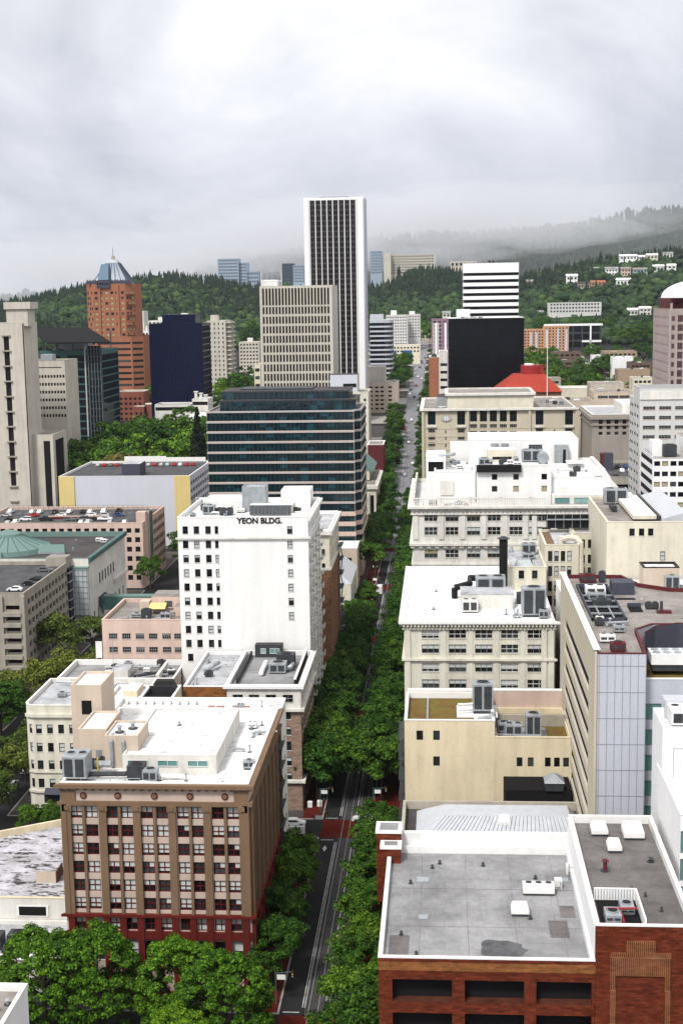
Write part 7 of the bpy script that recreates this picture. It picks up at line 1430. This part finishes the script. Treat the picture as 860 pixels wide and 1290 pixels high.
# ================================================================== CARS
def car_meshes(kind):
    L, W, H = {'car': (4.4, 1.8, 1.42), 'suv': (4.8, 1.9, 1.75), 'pickup': (5.6, 1.95, 1.8), 'van': (7.2, 2.3, 2.9)}[kind]
    pr = {'car': [(-2.2, .3), (-2.2, .78), (-1.75, .92), (-1.2, 1.38), (.35, 1.42), (1.1, .95), (2.0, .8), (2.2, .6), (2.2, .3)], 'suv': [(-2.4, .35), (-2.4, 1.1), (-2.1, 1.7), (.4, 1.75), (1.15, 1.15), (2.2, 1.0), (2.4, .75), (2.4, .35)], 'pickup': [(-2.8, .45), (-2.8, 1.15), (-.6, 1.15), (-.5, 1.78), (.9, 1.8), (1.5, 1.2), (2.65, 1.1), (2.8, .8), (2.8, .45)], 'van': [(-3.6, .4), (-3.6, 2.9), (1.9, 2.9), (2.5, 1.9), (3.5, 1.3), (3.6, .4)]}[kind]
    return L, W, H, pr
CM = {}
def car_mesh(kind, col):
    if (kind, col) in CM: return CM[(kind, col)]
    L, W, H, pr = car_meshes(kind); b = MB(); n = len(pr); m = 'car_'+col
    for s_ in (0, 1): pass
    yb = lambda z: W/2*(1 if z < H*.62 else .84)
    base = len(b.v); b.v += [(x, -yb(z), z) for x, z in pr] + [(x, yb(z), z) for x, z in pr]; mi = b.mi(m)
    for i in range(n): j = (i+1) % n; b.f.append((i, j, n+j, n+i)); b.m.append(mi)
    b.f.append(tuple(range(n))[::-1]); b.m.append(mi); b.f.append(tuple(range(n, 2*n))); b.m.append(mi)
    body = b.mesh('body'); g = MB(); zt = H-.1; zb_ = H*.66
    top = [p for p in pr if p[1] > H*.9]; xa, xb = min(p[0] for p in top), max(p[0] for p in top); lo = (xa-.35, xb+.55) if kind != 'van' else (1.7, 2.9)
    for s_ in (-1, 1): g.poly([(lo[0], s_*(W/2*.9), zb_), (lo[1], s_*(W/2*.9), zb_), (xb, s_*(W/2*.845), zt), (max(xa, lo[0]), s_*(W/2*.845), zt)], 'glass')
    fx = lo[1]; g.poly([(fx+.04, -W*.4, zb_), (fx+.04, W*.4, zb_), (xb+.05, W*.37, zt), (xb+.05, -W*.37, zt)], 'glass'); 
    if kind in ('car', 'suv'): g.poly([(lo[0]-.06, -W*.4, zb_), (lo[0]-.06, W*.4, zb_), (xa-.06, W*.37, zt), (xa-.06, -W*.37, zt)], 'glass')
    CM[(kind, col)] = (body, g.mesh('window_glass'), L, W); return CM[(kind, col)]
wb = MB(); c_ = MB(); c_.cyl(0, 0, -.11, .11, .34, 'tyre', 14); c_.cyl(0, 0, .11, .125, .2, 'metal', 10); wb.add(c_, Matrix.Rotation(pi/2, 4, 'X')); WHEEL = wb.mesh('wheel')
hb = MB(); hb.box(-.04, .04, -.16, .16, -.08, .08, 'trim'); HEAD = hb.mesh('headlight'); tb_ = MB(); tb_.box(-.04, .04, -.14, .14, -.08, .08, 'redpaint'); TAIL = tb_.mesh('tail_light')
for nm, c in (('white', (.75, .75, .75)), ('black', (.015, .015, .017)), ('silver', (.42, .43, .45)), ('red', (.35, .02, .02)), ('grey', (.12, .125, .13)), ('blue', (.03, .06, .16))): M['car_'+nm] = plain(nm+'_car_paint', c, .25, .1, .05)
def car(x, y, z, rz, kind, col, label, group=None, name=None):
    body, gl_, L, W = car_mesh(kind, col); t = thing(name or {'car': 'parked_car', 'suv': 'parked_suv', 'pickup': 'pickup_truck', 'van': 'delivery_van'}[kind], label, 'van' if kind == 'van' else 'car', (x, y, z), group, rz)
    def add(nm, me, loc): o = bpy.data.objects.new(nm, me); o.parent = t; o.location = loc; COL.objects.link(o)
    add('body', body, (0, 0, 0)); add('window_glass', gl_, (0, 0, 0))
    for sx in (-.31, .31):
        for sy in (-1, 1): add('wheel', WHEEL, (L*sx, sy*(W/2-.08), .34))
    for sy in (-1, 1): add('headlight', HEAD, (L/2, sy*W*.36, .66)); add('tail_light', TAIL, (-L/2, sy*W*.36, .75))
    return t
rr = random.Random(9)
cols = ['white', 'white', 'silver', 'black', 'grey', 'white', 'red', 'blue', 'black']
z = 23.72
for row_y, xs in ((511.5, (-170, -164.4, -161.6, -136.2, -133.4, -125, -119.4)), (519.5, (-166, -160, -152, -143, -138, -133, -129)), (530, (-171, -160, -149, -137, -132, -126)), (538.5, (-172, -163, -160, -154, -148, -142.4, -139.6, -134, -128))):
    for x in xs:
        c = rr.choice(cols); kd = rr.choice(('car', 'car', 'suv', 'pickup')) ; car(x, row_y, z, pi/2*rr.choice((1, -1)) + (pi/2 if row_y in (519.5, 530) else 0), kd, c, c+' '+('pickup truck' if kd == 'pickup' else 'sport utility car' if kd == 'suv' else 'car')+' parked on the roof of the pinkish car park', 'cars on the pinkish car park roof')
for x, y, c, lb in ((-130, 379, 'white', 'white car near the front edge of the balcony car park roof'), (-122.5, 384, 'white', 'white car by the right parapet of the balcony car park roof'), (-120.5, 392, 'black', 'black car behind the white one on the balcony car park roof'), (-122, 413, 'grey', 'grey car at the back of the balcony car park roof'), (-120.5, 399, 'black', 'second black car along the parapet of the balcony car park roof')): car(x, y, 24.82, rr.choice((0, .1, pi)), 'car', c, lb)
for k in range(16):
    c = rr.choice(('red', 'black', 'silver', 'grey', 'white')); car(-161+3*k, 640, 30.32, pi/2, 'car', c, c+' car parked at the back of the white screened car park roof', 'cars on the white screened car park')
for k, (x, y) in enumerate(((64, 500), (66.8, 500), (69.6, 500.5), (57, 484), (60, 484), (66, 488), (69, 489), (64, 512), (67, 512), (70, 513), (57, 515))): c = ('white', 'silver', 'white', 'grey', 'black', 'red', 'silver', 'black', 'blue', 'white', 'white')[k]; car(x, y, 43.32, pi/2, 'car', c, c+' car parked on the deck before the stone courthouse', 'cars on the deck car park')
car(-16.6, 272.5, .02, pi*.97, 'car', 'white', 'white car crossing the near junction by the right hand trees', name='moving_car')
car(-22.9, 496.5, .02, pi/2, 'van', 'white', 'large white van on the avenue just past the brick coloured crossing')
car(-30.4, 270., .02, pi*.5*0, 'car', 'white', 'white car behind the sign at the blank white wall corner')
for k, (x, y, c) in enumerate(((-95.5, 283, 'white'), (-95.8, 291, 'silver'), (-102, 268, 'white'), (-103, 259, 'grey'), (-95.4, 301, 'white'), (-96, 309, 'black'), (-103.5, 276, 'blue'), (-103.6, 286, 'black'), (-104, 297, 'white'), (-95.5, 318, 'white'))): car(x, y, .02, pi/2, 'car', c, c+' car on the side street left of the cream corner block', 'cars on the left side street')
for k in range(30):
    y = 560+k*30+rr.uniform(-8, 8); x = rr.choice((-23.6, -16.4)) if k % 3 else -20.; c = rr.choice(cols); car(x, y, gz(y)+.02, pi/2, 'car', c, c+' car on the far part of the avenue', 'cars on the far avenue')

# ================================================================== STREET FURNITURE
def lamp(x, y, lb, group, s=1):
    t = thing('street_lamp', lb, 'street lamp', (x, y, gz(y)+.13), group); z = t.location.z; b = MB(); b.cyl(x, y, z, z+.6, .22, 'dkgreen', 10, .16); b.cyl(x, y, z+.6, z+5.2, .09, 'dkgreen', 8); b.tube([(x-.7*s, y, z+4.7), (x+.7*s, y, z+4.7)], .05, 'dkgreen', 5); b.obj('post', t)
    for dx in (-.7, .7): b = MB(); b.cyl(x+dx*s, y, z+4.75, z+5.3, .12, 'globe', 10, .3); b.cyl(x+dx*s, y, z+5.3, z+5.5, .3, 'globe', 10, .1); b.obj('lamp_globe', t)
M['globe'] = plain('milky_globe', (.85, .85, .82), .4)
for k, y in enumerate((205, 222, 240, 284, 305, 330, 360, 385, 410, 440, 462, 520, 545, 575)):
    lamp(-25.6, y, 'twin globe street lamp on the left pavement of the avenue', 'twin globe lamps on the left pavement')
    lamp(-14.5, y+6, 'twin globe street lamp on the right pavement of the avenue', 'twin globe lamps on the right pavement')
def signal(x, y, lb):
    t = thing('traffic_signal', lb, 'traffic light', (x, y, .13)); b = MB(); b.cyl(x, y, .13, 5.4, .11, 'dkgreen', 8); b.tube([(x, y, 5.2), (x+2.6, y, 5.5)], .07, 'dkgreen', 5); b.obj('post', t)
    b = MB(); b.box(x+2.4, x+2.8, y-.2, y+.1, 4.6, 5.8, 'black'); 
    for k, m in enumerate(('redpaint', 'yellowpaint', 'tealblind')): c = MB(); c.cyl(0, 0, 0, .04, .12, m, 10); b.add(c, Matrix.Translation((x+2.6, y-.2, 5.55-.37*k)) @ Matrix.Rotation(pi/2, 4, 'X'))
    b.obj('signal_head', t); b = MB(); b.box(x+.2, x+1.5, y-.04, y, 4.2, 5.0, 'trim'); b.obj('sign_plate', t)
signal(-25.6, 262.5, 'traffic light with white sign plate at the near left corner of the junction'); signal(-25.7, 277, 'traffic light at the far left corner of the junction'); signal(-14.6, 277.5, 'traffic light at the far right corner of the junction'); signal(-25.6, 196.8, 'traffic light with white plate at the bottom by the brown stone block'); signal(-25.6, 436, 'traffic light by the silver roofed building'); signal(-25.6, 499, 'traffic light before the pale block under the striped glass block')
def bin_(x, y, lb, col='trim'):
    t = thing('street_cabinet', lb, 'cabinet', (x, y, .13), 'white boxes on the junction corners'); b = MB(); b.box(x-.5, x+.5, y-.35, y+.35, .13, 1.25, col); b.obj('body', t); b = MB(); b.frustum([(x-.56, y-.4), (x+.56, y-.4), (x+.56, y+.4), (x-.56, y+.4)], [(x-.4, y-.25), (x+.4, y-.25), (x+.4, y+.25), (x-.4, y+.25)], 1.25, 1.45, 'trim'); b.obj('lid', t)
for x, y in ((-26.8, 259.4), (-27.4, 257.6), (-28.2, 280), (-26.2, 280.6), (-31, 279.8)): bin_(x, y, 'small white box standing on the red paving at the junction corner')
# ================================================================== LIGHT, SKY, AIR
SUN_EL, SUN_AZ = 52., 205.      # azimuth measured clockwise from +Y (down the avenue)
w = bpy.data.worlds.new('World'); S.world = w; w.use_nodes = True; nt = w.node_tree; bg = nt.nodes['Background']
sky = nt.nodes.new('ShaderNodeTexSky'); sky.sky_type = 'NISHITA'; sky.sun_disc = False; sky.sun_elevation = R(SUN_EL); sky.sun_rotation = R(SUN_AZ); sky.air_density = 1.; sky.dust_density = 3.
tc = nt.nodes.new('ShaderNodeTexCoord')
def wn(sc, det, rough, loc=(0, 0, 0), dist=0.):
    mp = nt.nodes.new('ShaderNodeMapping'); mp.inputs['Scale'].default_value = sc; mp.inputs['Location'].default_value = loc; nt.links.new(tc.outputs['Generated'], mp.inputs[0]); n = nt.nodes.new('ShaderNodeTexNoise'); n.inputs['Scale'].default_value = 1; n.inputs['Detail'].default_value = det; n.inputs['Roughness'].default_value = rough; n.inputs['Distortion'].default_value = dist; nt.links.new(mp.outputs[0], n.inputs['Vector']); return n.outputs['Fac']
c1 = ramp(nt, wn((3.6, 3.6, 5.4), 7, .56, (1.1, 2.3, .4), .5), [(.33, (6.0, 6.15, 6.6)), (.47, (8.0, 8.05, 8.35)), (.6, (9.8, 9.75, 9.75))])
sp = nt.nodes.new('ShaderNodeSeparateXYZ'); nt.links.new(tc.outputs['Generated'], sp.inputs[0])
low = ramp(nt, sp.outputs[2], [(.0, (.80, .83, .88)), (.05, (.80, .82, .88)), (.11, (.86, .87, .93)), (.19, (1.0, 1.0, 1.02)), (.35, (1.12, 1.1, 1.1))])
cl = mix(nt, c1, low, 1., 'MULTIPLY')
fin = mix(nt, sky.outputs[0], cl, .93); nt.links.new(fin, bg.inputs[0]); bg.inputs[1].default_value = .10
sun = bpy.data.lights.new('sun', 'SUN'); sun.energy = 2.8; sun.angle = R(11); sun.color = (1., .97, .93); so = bpy.data.objects.new('sun', sun); COL.objects.link(so)
az, el = R(SUN_AZ), R(SUN_EL); d = Vector((sin(az)*cos(el), cos(az)*cos(el), sin(el))); so.rotation_euler = d.to_track_quat('Z', 'Y').to_euler()
HAZE = True
if HAZE:
    b = MB(); b.box(-5200, 5200, -420, 5700, -2, 362, 'r_grey'); b.mats = []; hm = bpy.data.materials.new('haze'); hm.use_nodes = True; n_ = hm.node_tree; n_.nodes.remove(n_.nodes['Principled BSDF']); pv = n_.nodes.new('ShaderNodeVolumePrincipled'); pv.inputs['Color'].default_value = (.84, .91, 1., 1); pv.inputs['Density'].default_value = 2.5e-5; pv.inputs['Anisotropy'].default_value = .3
    n_.links.new(pv.outputs[0], n_.nodes['Material Output'].inputs['Volume']); b.mats = [hm]; ho_ = b.obj('haze'); ho_['kind'] = 'stuff'
# low cloud hanging on the far ridge: closed volumes of even density
cmv = bpy.data.materials.new('low_cloud'); cmv.use_nodes = True; n_ = cmv.node_tree; n_.nodes.remove(n_.nodes['Principled BSDF']); pv = n_.nodes.new('ShaderNodeVolumePrincipled'); pv.inputs['Color'].default_value = (.95, .96, 1., 1); pv.inputs['Density'].default_value = 8e-4; n_.links.new(pv.outputs[0], n_.nodes['Material Output'].inputs['Volume'])
import bmesh
cm2 = cmv.copy(); cm2.name = 'thin_low_cloud'; [setattr(n.inputs['Density'], 'default_value', 1.3e-4) for n in cm2.node_tree.nodes if n.type == 'PRINCIPLED_VOLUME']
for (px_, py_, Y, rx, ry, rz) in ((560, 284, 3900, 540, 500, 100), (420, 290, 4000, 500, 500, 95), (665, 270, 4000, 420, 450, 90), (60, 350, 3800, 900, 700, 80), (270, 325, 4100, 600, 600, 90), (701, 284, 3700, 1500, 900, 150), (500, 325, 3500, 260, 300, 30), (330, 330, 3600, 260, 300, 34)):
    th = px_ == 701; bm = bmesh.new(); bmesh.ops.create_icosphere(bm, subdivisions=4, radius=1)
    for v in bm.verts:
        n = v.co; k = 1+.12*sin(5*n.x+3*n.y+px_)+.10*sin(9*n.x-4*n.z+Y)+.06*sin(17*n.x+11*n.z); v.co = Vector((n.x*rx*k, n.y*ry*k, n.z*rz*k))
    me = bpy.data.meshes.new('low_cloud'); bm.to_mesh(me); bm.free(); me.materials.append(cm2 if th else cmv); o = bpy.data.objects.new('low_cloud', me); COL.objects.link(o); o.location = at(px_, py_, Y); o['kind'] = 'stuff'
S.render.engine = 'CYCLES'
S.cycles.volume_bounces = 1; S.cycles.max_bounces = 6; S.cycles.diffuse_bounces = 1; S.cycles.glossy_bounces = 3
S.view_settings.view_transform = 'Standard'; S.view_settings.look = 'None'; S.view_settings.exposure = .25; S.view_settings.gamma = 1
